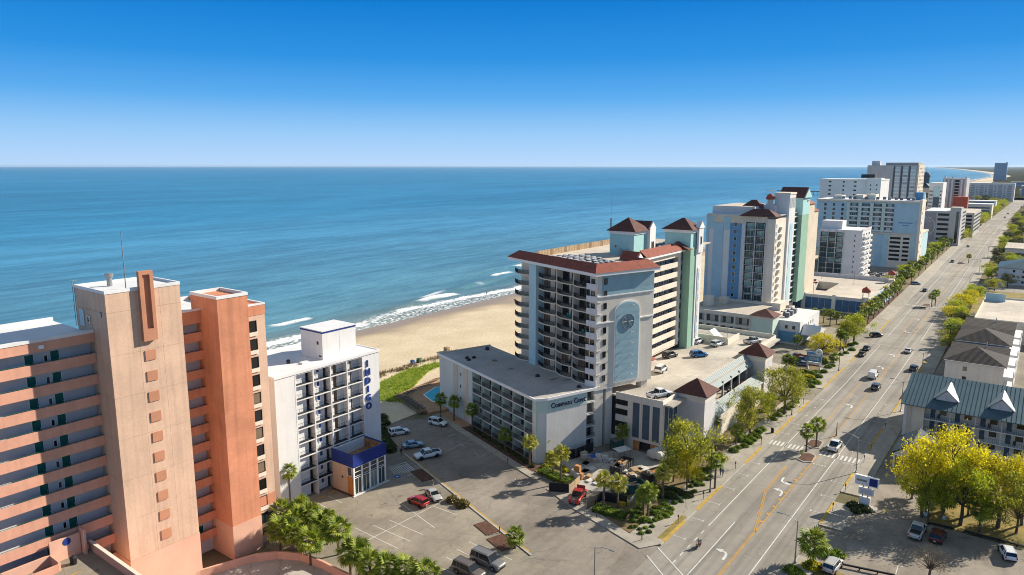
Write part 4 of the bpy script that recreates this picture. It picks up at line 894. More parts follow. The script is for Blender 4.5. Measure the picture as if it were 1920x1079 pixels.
for i in range(8):
    a = math.pi/4*i; mb.tube([(cx_, -0.4, cz_), (cx_ + 1.62*math.cos(a), -0.4, cz_ + 1.62*math.sin(a))], 0.04, 4); L_ = 2.0 if i % 2 == 0 else 0.8; w = 0.09
    tip = (cx_ + L_*math.cos(a), -0.32, cz_ + L_*math.sin(a)); ct = (cx_, -0.5, cz_)
    for sg in (-1, 1): p = (cx_ + w*math.cos(a + sg*0.785), -0.32, cz_ + w*math.sin(a + sg*0.785)); mb.tri(tip, ct, p) if sg > 0 else mb.tri(ct, tip, p)
part('compass_rose', mb, M['steel'], tw)
for z in (30.6, 24.6, 22.2, 19.6, 17.2, 15.2): part('spotlight', MB().tube([(9.9, -0.25, z), (9.9, -0.75, z)], 0.05, 6).box(9.8, 10.0, -0.95, -0.75, z-0.1, z+0.1), M['plate'], tw)
for k in range(9):
    z = Z0 + 0.55 + TF*k; put('window', win_mesh(0.85, 1.3, 'glass_dark', 'trim_black'), tw, (2.1, -0.085 if z > 32 else -0.01, z + 0.45))
# curved balconies on the north face (x = 0 side)
def arcpts(y0, y1, bulge, n=7): return [(-bulge * math.sin(math.pi * i / n), y0 + (y1 - y0) * i / n) for i in range(n + 1)]
def balc(y0, y1, bulge, nm):
    key = ('balc', y0, y1, bulge)
    if key in CACHE: return CACHE[key]
    a = arcpts(y0, y1, bulge); s_ = MB().prism(a[::-1] + [(1.59, y0), (1.59, y1)][::1], -0.18, 0.0) if False else MB().prism([(1.59, y0)] + [(1.59, y1)] + a[::-1], -0.2, 0.0)
    rl = MB()
    for h in (0.1, 1.02):
        rl.tube([(x + 0.08, y, h) for x, y in a], 0.022, 4)
    for (xa, ya), (xb, yb) in zip(a, a[1:]):
        n = max(2, int((yb-ya)/0.11))
        for i in range(n): f = i/n; x, y = xa+(xb-xa)*f+0.08, ya+(yb-ya)*f; rl.box(x-0.018, x+0.018, y-0.018, y+0.018, 0.1, 1.0)
    CACHE[key] = (s_.mesh('balcony_slab', M['cream']), rl.mesh('railing', M['rail_black'])); return CACHE[key]
cols = ((2.4, 7.6, 0.7), (7.75, 13.6, 0.75), (13.75, 20.7, 0.8))
for k in range(9):
    z = Z0 + 0.2 + TF*k
    for j, (y0, y1, bu) in enumerate(cols):
        sl, rl = balc(y0, y1, bu, 'b'); put('balcony_slab', sl, tw, (0, 0, z)); put('railing', rl, tw, (0, 0, z))
        for q, (yy, w) in enumerate(((y0 + 0.25, 2.2), (y1 - 2.55, 2.3))):
            put('sliding_door', win_mesh(w, 2.1, 'glass_room', 'trim_black', mull=1), tw, (1.58, yy + w, z + 0.02), rad(-90))  # real doors, dark glass oversized and rails close to imitate recess shade
        if (k*3 + j*5) % 4 == 0:
            t_ = 'teal_plastic' if k in (4, 5) else 'sling'
            for w in (0, 1.1): put('balcony_chair', box_mesh(t_, 0, 0.5, 0, 0.5, 0.1, 0.45), tw, (0.35, y0 + 1.4 + w, z)); put('balcony_chair_back', box_mesh(t_, 0.45, 0.52, 0, 0.5, 0.45, 0.95), tw, (0.35, y0 + 1.4 + w, z))
    # white curved parapet at the corner
    part_key = ('cornerpar',)
    if part_key not in CACHE:
        mb = MB(); n = 6; ps = [(-0.55 + 0.9*(i/n)**1.6, 2.45 - 2.6*(i/n)) for i in range(n+1)]
        for (xa, ya), (xb, yb) in zip(ps, ps[1:]): mb.quad((xa, ya, -0.2), (xb, yb, -0.2), (xb, yb, 1.05), (xa, ya, 1.05)); mb.quad((xa, ya, 1.05), (xb, yb, 1.05), (xb+0.16, yb+0.08, 1.05), (xa+0.16, ya, 1.05)); mb.quad((xa+0.16, ya, 1.05), (xb+0.16, yb+0.08, 1.05), (xb+0.16, yb+0.08, -0.2), (xa+0.16, ya, -0.2)); mb.quad((xa, ya, -0.2), (xa+1.6, ya, -0.2), (xb+1.2, yb, -0.2), (xb, yb, -0.2))
        CACHE[part_key] = mb.mesh('corner_parapet', M['white'])
    put('corner_parapet', CACHE[part_key], tw, (0, 0, z)); put('window', win_mesh(1.2, 1.9, 'glass_room', 'trim_black'), tw, (0.34, 1.9, z + 0.1), rad(-90))
    # seaward end: bowed balcony past the pilaster
    sl, rl = balc(23.7, 31.2, 1.3, 'e'); put('balcony_slab', sl, tw, (0.3, 0, z)); put('railing', rl, tw, (0.3, 0, z))
    for yy in (24.4, 27.6): put('window', win_mesh(0.75, 1.5, 'glass_room', 'trim_black'), tw, (1.58, yy + 0.9, z + 0.5), rad(-90))
for y in (7.675, 13.675): box_part('fin', 'cream', tw, -0.05, 1.59, y-0.1, y+0.1, Z0, ZT)
box_part('pilaster', 'paleblue', tw, -0.7, 1.59, 20.75, 23.6, Z0, ZT); box_part('soffit_beam', 'cream', tw, 0.0, 1.59, 2.4, 20.74, 37.3, ZT); box_part('balcony_back_wall', 'cream', tw, 1.592, 1.6, 2.41, 20.7, Z0, 37.29)
box_part('end_wall', 'cream', tw, 1.2, 1.59, 23.61, 29.6, Z0, ZT)
# pillars and transfer slab
box_part('transfer_slab', 'stucco', tw, 0.1, 16.5, 0.0, 14.0, 12.75, 13.59)
for x0, x1, y0, y1 in ((0.25, 2.7, 0.2, 1.8), (3.5, 5.3, 0.2, 1.8), (13.8, 15.6, 0.3, 2.0), (13.8, 15.6, 10, 11.6)): box_part('pillar', 'stucco', tw, x0, x1, y0, y1, 0, 12.74)
box_part('stair_core', 'slateblue', tw, 1.2, 4.8, 1.9, 8, 0, 12.7)
# banded walkways of the wing, parallel to the boulevard
def RBOX(name, m, s0, s1, t0, t1, z0, z1): # t0 < t1
    return part(name, MB().prism([RL(s0, t1), RL(s1, t1), RL(s1, t0), RL(s0, t0)], z0, z1), M[m], tw)
wr = rad(53) - ROT_C
for k in range(10):
    z = Z0 + TF*k - 0.4
    RBOX('walkway_parapet', 'cream', 151.5, 174.6, WT - 0.25, WT, z - 0.35, z + 1.0)
    if k < 9:
        RBOX('walkway_slab', 'cream', 152.5, 174.6, WT - 1.59, WT - 0.26, z - 0.3, z - 0.1)
        for i in range(5):
            x, y = RL(160.6 + 2.9*i, WT - 1.58); put('door', door_mesh(0.9, 2.05, 'slateblue'), tw, (x, y, z - 0.1), wr)
            if i < 4: x, y = RL(162.2 + 2.9*i, WT - 1.58); put('window', win_mesh(0.8, 1.1, 'glass_dark'), tw, (x, y, z + 0.75), wr)
RBOX('wing_end_wall', 'cream', 174.6, 176.0, WT - 1.6, WT + 0.02, Z0 - 0.9, ZT)
RBOX('wing_back_wall', 'walk_wall', 152.5, 174.6, WT - 1.7, WT - 1.6, Z0, ZT)
RBOX('wing_soffit', 'cream', 152.0, 176.0, -98, WT, Z0 - 1.1, Z0 - 0.9)
# roof deck
bx = [RL(152.5, WT), RL(176.5, WT), RL(176.5, -99.0), RL(141, -99.0)]
roofpoly = [(0.2, 0.2), (16.3, 0.2), RL(148, WT - 0.1), RL(176.5, WT - 0.1), RL(200, -78), RL(200, -99.0), RL(140.5, -99.0), (0.2, 29.5)]
part('roof_deck', MB().prism(roofpoly, 37.72, 38.0), M['roof_tan'], tw)
part('roof_patch', MB().prism([(6, 6), (15, 6), (15, 15), (6, 17)], 38.0, 38.03), M['roof_grey'], tw)
def mansard(eave, ridge, z0, z1, nm='tile_roof_edge', m='tile_red'):
    mb = MB()
    for i in range(len(eave)-1):
        a, b, c, d = eave[i], eave[i+1], ridge[i+1], ridge[i]
        mb.quad((*a, z0), (*b, z0), (*c, z1), (*d, z1)); mb.quad((*d, z1), (*c, z1), (*c, 38.01), (*d, 38.01))
    return part(nm, mb, M[m], tw)
mansard([(-1.1, 32.5), (-1.1, -1.1), (17.4, -1.1), (17.4, 5.2)], [(0.8, 30.0), (0.8, 0.9), (15.3, 0.9), (15.3, 5.2)], 38.25, 39.95)
mb = MB().box(-1.0, 17.3, -1.0, 0.0, 37.6, 38.22).box(-1.0, 0.0, 0.0, 32.3, 37.6, 38.22).box(16.5, 17.3, 0.0, 6.0, 37.6, 38.22); part('eave', mb, M['white_trim'], tw)
ea = [RL(154, WT + 0.9), RL(177.2, WT + 0.9)]; ri = [RL(154, WT - 1.1), RL(176.0, WT - 1.1)]
mansard(ea, ri, 38.25, 39.95); RBOX('eave', 'white_trim', 152, 177.1, WT - 0.6, WT + 0.8, 37.71, 38.22)
# little gable where the two wings meet
x, y = RL(150.3, WT + 1.0)
g_ = put('gable', None, tw, (x, y, 38.2), wr); g_.empty_display_size = 0.2
part('gable_roof', MB().prism_y([(-2.1, 0), (0, 1.9), (2.1, 0)], 0.15, 4.5), M['tile_red'], g_); part('gable_face', MB().prism_y([(-1.8, -0.6), (1.8, -0.6), (1.8, 0.0), (0, 1.55), (-1.8, 0.0)], -0.1, 0.149), M['white_trim'], g_)
# lift penthouse
x, y = RL(156.9 , -80.7); pn = put('penthouse', None, tw, (x, y, 38.0), wr); pn.empty_display_size = 0.3
box_part('penthouse_wall', 'aqua', pn, 0, 7.0, 0, 6.7, 0, 5.3); box_part('penthouse_cornice', 'white_trim', pn, -0.25, 7.25, -0.25, 6.95, 5.3, 6.0); part('penthouse_roof', MB().hip(0, 7.0, 0, 6.7, 6.05, 9.3, over=0.8), M['tile_brown'], pn)
box_part('penthouse_bay', 'white_trim', pn, 7.0, 10.2, -0.9, 5.5, 0, 6.4); part('bay_roof', MB().prism_y([(6.4, 6.4), (8.6, 8.2), (10.8, 6.4)], -0.6, 5.6), M['tile_brown'], pn)
part('bay_gable', MB().prism_y([(6.7, 6.3), (10.5, 6.3), (8.6, 8.0)], -0.93, -0.61), M['white_trim'], pn)
put('louvre', win_mesh(1.4, 2.2, 'glass_dark'), pn, (7.9, -0.92, 0.9)); put('louvre', win_mesh(0.8, 0.7, 'glass_dark'), pn, (-0.02, 5.4, 1.8), rad(-90))
for yy in (3.2, 1.4): put('roof_tank', MB().lathe([(0.4, 0), (0.4, 1.5), (0.15, 1.7)], 10).mesh('roof_tank', M['steel']), pn, (-0.8, yy, 0.0))
part('mast', MB().tube([(2.0, 7.6, 6), (2.0, 7.6, 9.0)], 0.22, 8).tube([(2.0, 7.6, 9.0), (2.0, 7.6, 15.0)], 0.05, 5), M['steel'], pn)
# sea-green stair tower at the far end of the wing
x, y = RL(177.6, WT + 1.9); sg = put('stair_tower', None, tw, (x, y, 0), wr); sg.empty_display_size = 0.3
box_part('stair_slot', 'inner', sg, -1.6, 0, 2.2, 7, 11.3, 37.7)
for k in range(9): put('stair_rail', box_mesh('rail_grey', -1.6, 0, 2.0, 2.15, 0, 1.0), sg, (0, 0, 13.2 + TF*k))
box_part('green_shaft', 'seagreen', sg, 0, 7.0, 0.0, 9.0, 11.25, 38.6)
box_part('pale_facade', 'white', sg, 3.4, 7.02, -0.25, -0.001, 11.25, 38.0)
mb = MB().prism_y(arch(4.4, 5.9, 13.5, 33), -0.45, -0.251); part('niche_frame', mb, M['white_trim'], sg); part('niche', MB().prism_y(arch(4.65, 5.65, 13.8, 32.6), -0.48, -0.4501), M['walk_wall'], sg)
for k in range(6): box_part('niche_pane', 'paleblue', sg, 4.8, 5.5, -0.53, -0.481, 15.0 + 2.9*k, 16.9 + 2.9*k)
box_part('cap_wall', 'aqua', sg, 0.2, 6.8, 0.2, 7.5, 38.6, 43.0); box_part('cap_cornice', 'white_trim', sg, -0.1, 7.1, -0.1, 7.8, 42.5, 43.3); part('cap_roof', MB().hip(0, 7, 0, 7.7, 43.3, 46.2, over=0.7), M['tile_brown'], sg)
box_part('cap_bay', 'white', sg, 3.6, 6.6, -0.7, -0.11, 37.0, 43.6); part('cap_gable', MB().prism_y([(3.2, 43.6), (7.0, 43.6), (5.1, 45.4)], -0.9, 0.4), M['white_trim'], sg); put('cap_window', win_mesh(1.0, 2.2, 'glass_dark'), sg, (4.6, -0.72, 39.2))
part('side_roof', MB().prism_x([(-0.6, 38.2), (3.5, 40.2), (3.5, 38.2)], -2.2, -0.01), M['tile_brown'], sg)
# roof-edge timber screen towards the sea
ss = [140.8 + i*1.25 for i in range(46)]
for i, s in enumerate(ss):
    x, y = RL(s, -98.7); put('screen_board', box_mesh('timber' if (i*7) % 5 else 'deckwood', 0, 1.15, 0, 0.1, 0, 1.5), tw, (x, y, 38.0), wr)

# ------------------------------------------------------------ air-conditioning units on the tower roof
acm = [MB().box(-0.5, 0.5, -0.5, 0.5, 0.12, 1.0).mesh('ac_casing', M['ac_body']), MB().lathe([(0.5, 1.001), (0.5, 1.1), (0.3, 1.16)], 12).mesh('ac_fan', M['ac_top']), MB().box(-0.55, 0.55, -0.4, -0.3, 0, 0.119).box(-0.55, 0.55, 0.3, 0.4, 0, 0.119).mesh('ac_feet', M['ac_top'])]
def ac(p, label, group, sc=1.0, rz=ROT_R):
    o = thing('rooftop_condenser', label, 'air conditioner', p, rz, group, sc)
    for nm, me in zip(('casing', 'fan', 'feet'), acm): put(nm, me, o)
rndm = random.Random(3)
for i in range(14):
    x, y = 3.4 + (i % 5)*1.75 + rndm.uniform(-.2,.2), 6.0 + (i // 5)*2.3 + (i % 5)*0.3; ac(CDV(112+y, 93.5+x, 38.02), 'squat grey condenser on the tile-edged tower roof, tight cluster', 'condensers on the compass tower roof', 1.15)
for i in range(24):
    x, y = 4.6 + (i % 5)*1.7 + rndm.uniform(-.2,.2), 12.8 + (i // 5)*2.1; ac(CDV(112+y, 93.5+x, 38.02), 'grey condenser beside the blue penthouse on the tower roof', 'condensers beside the penthouse', 1.15)
for i in range(14):
    x, y = 9.6 + (i % 7)*0.95, 2.9 + (i // 7)*2.0 + rndm.uniform(-.2,.2); ac(CDV(112+y, 93.5+x, 38.02), 'small condenser behind the red tiles above the compass rose', 'condensers above the compass face', 0.95)
for i in range(22):
    s, t = 171 + (i % 11)*2.2, -80.5 - (i // 11)*3.0 + rndm.uniform(-.4,.4); ac(RD(s, t, 38.02), 'condenser on the far roof behind the penthouse', 'condensers on the far roof end', 1.25)
# ------------------------------------------------------------ resort parking garage
ga = thing('parking_garage', 'cream resort parking garage with slate blue panels and metal awnings', 'parking garage', RD(131, -59.6), ROT_R)
DZ = 11.2
# front (towards the side street): local x = s-131, y = -(t+59.6)
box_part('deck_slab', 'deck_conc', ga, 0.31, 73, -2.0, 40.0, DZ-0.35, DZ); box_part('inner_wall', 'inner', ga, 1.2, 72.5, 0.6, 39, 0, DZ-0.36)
box_part('front_wall_top', 'stucco', ga, 0.0, 0.3, -0.001, 11.0, 10.45, 12.0); box_part('front_fascia', 'stucco', ga, 0.0, 0.3, -0.001, 11.0, 2.1, 2.75)
for y0, y1 in ((0.0, 0.65), (2.3, 2.95), (4.6, 5.3), (6.9, 8.1)): box_part('front_pier', 'stucco', ga, 0.0, 0.3, y0, y1, 2.75, 10.45)
for y0, y1 in ((0.65, 2.3), (2.95, 4.6), (5.3, 6.9)): box_part('blue_panel', 'slateblue', ga, 0.06, 0.3, y0, y1, 2.75, 10.45)
for z0, z1 in ((2.75, 4.2), (5.6, 7.0), (8.4, 9.2)): box_part('front_spandrel', 'stucco', ga, 0.0, 0.3, 8.1, 11.0, z0, z1)
box_part('front_spandrel', 'stucco', ga, 0.0, 0.3, 8.1, 11.0, 9.2001, 10.45) if False else None
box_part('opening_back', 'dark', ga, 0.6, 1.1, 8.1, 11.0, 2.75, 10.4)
box_part('ground_wall', 'stucco', ga, 0.1, 0.3, 6.7, 12.0, 0, 2.1); box_part('plywood_panel', 'plywood', ga, 0.1, 0.3, 5.2, 6.65, 0, 2.1); box_part('plywood_panel', 'plywood', ga, 0.1, 0.3, -0.001, 2.6, 0, 2.1)
box_part('return_wall', 'stucco', ga, 0.301, 7.5, -0.001, 0.3, 0, 12.0)
for i in range(3): box_part('blue_panel', 'slateblue', ga, 1.0 + 2.2*i, 2.7 + 2.2*i, -0.08, -0.0011, 1.5, 10.6)
# road side: two open levels with sloped awnings between corner towers
box_part('base_wall', 'stucco', ga, 13.6, 47, -5.6, -5.3, 0, 4.6); box_part('mid_floor', 'deck_conc', ga, 8, 68, -5.2, 0.59, 5.0, 5.3); box_part('low_floor', 'deck_conc', ga, 8, 68, -5.2, 0.59, 2.0, 2.3)
part('lower_awning', MB().prism_x([(-5.9, 5.4), (-3.9, 7.3), (-3.9, 7.45), (-5.95, 5.5)], 13.5, 47), M['awning'], ga)
part('upper_awning', MB().prism_x([(-3.0, 9.6), (-0.8, 12.0), (-0.8, 12.15), (-3.1, 9.7)], 13.5, 47), M['awning'], ga)
box_part('upper_ledge', 'stucco', ga, 13.5, 47, -3.9, -3.6, 6.6, 7.28); box_part('deck_parapet', 'stucco', ga, 13.5, 47, -0.79, -0.5, DZ-0.36, 12.0); box_part('deck_edge', 'deck_conc', ga, 8, 68, -2.0, -0.51, DZ-0.7, DZ-0.36)
box_part('mid_parapet', 'stucco', ga, 13.5, 47, -5.6, -5.3, 4.601, 5.4)
for i in range(6): box_part('column', 'concrete', ga, 15.5 + 5.4*i, 15.9 + 5.4*i, -3.0, -2.6, 5.3, 10.4)
for i in range(34): part('awning_seam', MB().prism_x([(-5.92, 5.52), (-3.9, 7.46), (-3.9, 7.5), (-5.94, 5.56)], 13.6 + i*1.0, 13.65 + i*1.0), M['awning'], ga); part('awning_seam', MB().prism_x([(-3.06, 9.72), (-0.8, 12.16), (-0.8, 12.2), (-3.08, 9.76)], 13.6 + i*1.0, 13.65 + i*1.0), M['awning'], ga)
def gtower(x0, x1, y0, y1, h):
    box_part('corner_tower', 'walk_wall', ga, x0, x1, y0, y1, 0, h-1.6); box_part('tower_band', 'stucco', ga, x0-0.1, x1+0.1, y0-0.1, y1+0.1, h-1.6, h); part('tower_roof', MB().hip(x0, x1, y0, y1, h, h+2.7, over=0.7, th=0.1), M['tile_brown'], ga)
gtower(7.5, 13.5, -6.0, 0.2, 12.3); gtower(47, 53, -6.0, 0.2, 12.3)
for x0, x1, y0, y1, z0, z1 in ((53.1, 73, -0.79, -0.5, DZ, 12.1), (72.7, 73, -0.49, 40, DZ, 12.3), (57, 66, 7.4, 7.7, DZ, 12.9), (57, 57.3, 7.71, 20.4, DZ, 13.3)): box_part('deck_parapet', 'cream', ga, x0, x1, y0, y1, z0, z1)
part('deck_gable', MB().prism_x([(11, DZ), (14, 13.9), (17, DZ)], 60, 64), M['white'], ga)
for i in range(6): box_part('bay_line', 'mark_white', ga, 16 + 5*i, 16.1 + 5*i, 2, 6.5, DZ + 0.001, DZ + 0.012)
q_ = gp(1200 + 85/3.371, 560 + 382/3.371, 12.6); qs, qt = to_st(q_); part('canopy_roof', MB().hip(qs-131-1.2, qs-131+1.2, -(qt+59.6)-0.3, -(qt+59.6)+2.2, 12.3, 13.4), M['tile_red'], ga)
part('flood_pole', MB().tube([(55.5, 7.15, 13.4), (55.5, 7.15, 17.5)], 0.06, 5), M['steel'], ga)

# ------------------------------------------------------------ two storey banquet building behind the garage
b2 = thing('banquet_building', 'low cream building with mint stair block and brown hipped cap behind the garage', 'building', RD(240, -71.0), ROT_R)
box_part('core', 'beige', b2, 1.5, 26, 0, 30, 0, 8.2); box_part('roof', 'roof_tan', b2, 0, 26, 0, 30, 8.3, 8.6); parapet(b2, -0.2, 26.2, -0.2, 30.2, 8.2, 1.3, 0.3, 'cream', 'roof_parapet')
box_part('gallery_floor', 'cream', b2, -0.1, 1.49, 6.5, 30, 4.6, 5.5); box_part('gallery_floor', 'cream', b2, -0.1, 1.49, 6.5, 30, 1.4, 2.2)
for i in range(5): box_part('gallery_column', 'cream', b2, -0.15, 0.4, 7.0 + 5.3*i, 7.6 + 5.3*i, 0, 8.2)
for z in (2.25, 5.55):
    for i in range(8): put('door', door_mesh(1.2, 2.1, 'slateblue'), b2, (1.48, 29 - 2.9*i, z), rad(-90))
box_part('mint_block', 'mint', b2, -2.0, 5.0, -1.0, 6.3, 0, 9.0); box_part('block_band', 'cream', b2, -2.1, 5.1, -1.1, 6.4, 9.0, 9.9); part('block_roof', MB().hip(-2, 5, -1, 6.3, 9.9, 12.0, over=0.7), M['tile_brown'], b2)
box_part('white_annex', 'white', b2, 5.1, 30, -8.0, -0.2, 0, 8.0); box_part('annex_base', 'midblue', b2, 4.9, 24, -8.2, -8.001, 0.8, 4.2); box_part('annex_porch', 'roof_tan', b2, 6, 20, -13, -8.21, 3.4, 3.8); part('porch_gable', MB().prism_y([(5.5, 3.8), (9, 6.8), (12.5, 3.8)], -14.0, -8.3), M['white'], b2)
box_part('annex_front', 'midblue', b2, 4.85, 5.09, -8.2, -1.15, 0.8, 4.4)
for i in range(5): put('window', win_mesh(0.9, 1.4, 'glass_dark'), b2, (9 + 3*i, -8.01, 5.2)); 
for i in range(2): put('window', win_mesh(1.1, 1.4, 'glass_dark'), b2, (5.08, -3.0 - 2.4*i, 5.2), rad(-90))
put('entry', win_mesh(2.4, 2.8, 'glass_dark'), b2, (5.9, -13.01, 0.4))
for x, y, w, h in ((12, 27, 3.2, 3.6), (20, 24, 3.5, 2.2), (22, 4, 8, 2.4)): tag(part('rooftop_plant_box', MB().box(-w/2, w/2, -1.4, 1.4, 0, h).box(-w/2-0.1, w/2+0.1, -1.5, 1.5, h, h+0.15), M['cream'], None, RD(240+x, -71-y, 8.6), ROT_R), 'cream plant box on the roof behind the garage, %s' % {3.2:'tallest at the far end', 3.5:'middle one with vents', 8:'long low one'}[w], 'roof plant')
for i in range(6): ac(RD(251+2.2*i, -69 - (i % 2)*2, 8.0 if i < 6 else 8.6), 'grey unit on the white annex roof behind the garage', 'units on the annex roof', 1.5)

# ------------------------------------------------------------ second tower: pale blue and white, fifteen storeys
t2 = thing('pale_blue_tower', 'tall white and pale blue resort tower with stacked balconies and red tile caps', 'building', RD(268, -80.0), ROT_R)
# local y = -(t+80): front x = 0 from y = 0 to 26.5
HT = 41.5
box_part('front_block', 'white', t2, 0.0, 16, 3.2, 26.5, 0, 38.4); box_part('front_frieze', 'beige', t2, -0.1, 16, 3.1, 26.6, 38.4, HT); box_part('corner_block', 'stucco', t2, 0.0, 22, 0, 3.1, 0, HT - 1)
for y0, y1, m, z1 in ((25.4, 26.4, 'skyblue', HT), (19.6, 23.4, 'skyblue', 38.35), (12.6, 16.9, 'midblue', 38.35)): box_part('colour_band', m, t2, -0.25, -0.101, y0, y1, 0, z1)
for y0, y1 in ((16.95, 19.55), (23.45, 26.4)): box_part('frieze_panel', 'skyblue', t2, -0.2, -0.101, y0, y1, 36.0, 40.8)
box_part('roof', 'roof_white', t2, 0.2, 38, 0.2, 26.3, HT, HT + 0.2); box_part('attic', 'walk_wall', t2, 3, 30, 9, 25.5, HT + 0.21, 44.6); box_part('attic_roof', 'roof_tan', t2, 3.2, 29.8, 9.2, 25.3, 44.61, 44.7)
for k in range(14):
    z = 1.2 + 2.72*k
    for j, y0 in enumerate((3.5, 7.3)):
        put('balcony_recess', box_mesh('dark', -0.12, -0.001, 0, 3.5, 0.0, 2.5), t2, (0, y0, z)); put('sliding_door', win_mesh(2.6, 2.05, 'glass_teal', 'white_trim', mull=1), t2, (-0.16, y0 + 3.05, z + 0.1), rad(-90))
        put('balcony_slab', box_mesh('white', -1.1, -0.0, 0, 3.55, -0.14, 0), t2, (0, y0, z)); put('railing', rail_mesh(3.5, 1.0, 'rail_black', 0.3), t2, (-1.05, y0 + 3.5, z), rad(-90))
    put('window', win_mesh(1.2, 1.5, 'glass_dark'), t2, (-0.26, 15.4, z + 0.6), rad(-90))
    put('window', win_mesh(1.2, 1.5, 'glass_pale'), t2, (0.8, -0.02, z + 0.6)); put('balcony_slab', box_mesh('stucco', 0, 3.0, -1.0, 0, -0.2, 0.9), t2, (5.0, 0, z))
for y in (3.2, 7.15, 11.0): box_part('fin', 'white', t2, -0.9, -0.0, y-0.12, y+0.12, 0, 39.5)
part('front_hip_roof', MB().hip(-0.3, 6, 0.5, 12.5, HT, 44.0, over=0.8, th=0.15), M['tile_brown'], t2); part('back_hip_roof', MB().hip(8, 14, 8, 16, 44.0, 47, over=0.5), M['tile_brown'], t2)
# stepped stair shafts along the boulevard side
box_part('link_wall', 'cream', t2, 22, 34, 1.2, 10, 0, HT + 2); box_part('white_shaft', 'white', t2, 14, 22, -0.6, 5, 5, 49.2); box_part('shaft_panel', 'paleblue', t2, 16.2, 19.8, -0.7, -0.601, 6, 38)
box_part('shaft_cornice', 'cream', t2, 13.8, 22.2, -0.8, 5.2, 49.2, 49.9)
for i in range(4): put('arched_light', win_mesh(1.0, 4.0, 'glass_pale'), t2, (14.6 + 1.9*i, -0.62, 44.0))
part('compass_medallion', MB().lathe([(1.2, -0.1), (1.2, 0.0), (0.8, 0.05)], 20), M['skyblue'], t2, (18, -0.72, 36.5)).rotation_euler = (rad(90), 0, 0)
box_part('stair_glass', 'glass_dark', t2, 22.01, 30, 0.5, 1.19, 5, 40)
for k in range(14): box_part('stair_landing', 'white', t2, 22.01, 30, 0.2, 0.49, 6 + 2.6*k, 6.5 + 2.6*k)
box_part('green_shaft', 'seagreen', t2, 30, 40, -1.2, 7, 5, 40.5); box_part('green_shaft_cap', 'aqua', t2, 29.9, 40.1, -1.3, 7, 40.5, 47.4); part('green_shaft_roof', MB().prism_y([(29, 47.4), (35, 51.5), (41, 47.4)], -1.8, 8.5), M['tile_brown'], t2); part('shaft_gable', MB().prism_y([(29.6, 47.4), (40.4, 47.4), (35, 50.9)], -2.0, -1.81), M['aqua'], t2)
box_part('beige_shaft', 'beige', t2, 41.5, 50, -0.8, 8, 5, 44.5); part('beige_shaft_roof', MB().hip(41.5, 50, -0.8, 6, 44.5, 46.8, over=0.6), M['tile_red'], t2)
box_part('end_shaft', 'beige', t2, 52, 60, 0, 8, 5, 41.0); part('end_shaft_roof', MB().hip(52, 60, 0, 8, 41.0, 43.4, over=0.6), M['tile_red'], t2); box_part('rear_core', 'walk_wall', t2, 30, 60, 8.1, 22, 0, 40); box_part('rear_link', 'inner', t2, 40.11, 51.9, 2, 8, 5, 40)
for x, y, z in ((12.2, 6.2, 45.6), (37, -0.2, 46.4)):
    part('cupola', MB().lathe([(1.7, z-0.4), (1.7, z), (1.1, z), (1.1, z+1.6), (1.7, z+1.65)], 8, (x, y)), M['cream'], t2); part('cupola_dome', MB().lathe([(1.75, z+1.66), (1.7, z+2.4), (1.3, z+3.2), (0.6, z+3.7), (0.05, z+4.0)], 12, (x, y)), M['dome_red'], t2, smooth=True)
box_part('cupola_base', 'walk_wall', t2, 10, 13.9, 3.5, 8, HT, 45.2)

# ------------------------------------------------------------ flat parking deck with blue shutters
d2 = thing('shuttered_parking_deck', 'wide flat parking deck with tall dark blue shutter panels', 'parking garage', RD(312, -54.6), ROT_R)
box_part('deck', 'roof_tan', d2, 0.3, 61, 0.3, 20, 5.6, 5.9); box_part('deck', 'roof_tan', d2, 0.3, 61, 29, 37.5, 5.6, 5.9); box_part('deck', 'roof_tan', d2, 0.3, 16, 20.01, 28.99, 5.6, 5.9); box_part('deck', 'roof_tan', d2, 40, 61, 20.01, 28.99, 5.6, 5.9)
box_part('lower_floor', 'inner', d2, 16, 40, 20, 29, 2.6, 2.8); box_part('light_well', 'cream', d2, 16, 40, 28.7, 28.99, 2.8, 6.3); box_part('light_well', 'cream', d2, 39.7, 40, 20.01, 28.69, 2.8, 6.3)
box_part('body', 'inner', d2, 0.6, 60.5, 0.6, 37, 0, 5.59) if False else None
mb = MB().box(-0.1, 61.2, 0, 0.3, 0, 6.7).box(-0.1, 0.3, 0.31, 37.6, 0, 6.7).box(60.9, 61.2, 0.31, 37.6, 0, 7.6).box(0.31, 60.8, 37.3, 37.6, 0, 7.4); part('wall', mb, M['walk_wall'], d2)
for g in range(3):
    for i in range(4):
        y0 = 1.9 + g*12.0 + i*2.6; box_part('shutter', 'cobalt', d2, -0.28, -0.1001, y0, y0+2.4, 0.6, 5.4)
    box_part('pier', 'white', d2, -0.5, -0.1001, 0.2 + 12.0*g, 1.6 + 12.0*g, 0, 7.2)
for i in range(8):
    x0 = 3 + i*6.6; part('sloping_shutter', MB().prism_x([(-1.5, 1.0), (-0.01, 6.4), (-0.01, 1.0)], x0, x0+2.4), M['paleblue'], d2); part('sloping_shutter', MB().prism_x([(-1.5, 1.0), (-0.01, 6.4), (-0.01, 1.0)], x0+2.6, x0+4.6), M['cobalt'], d2)
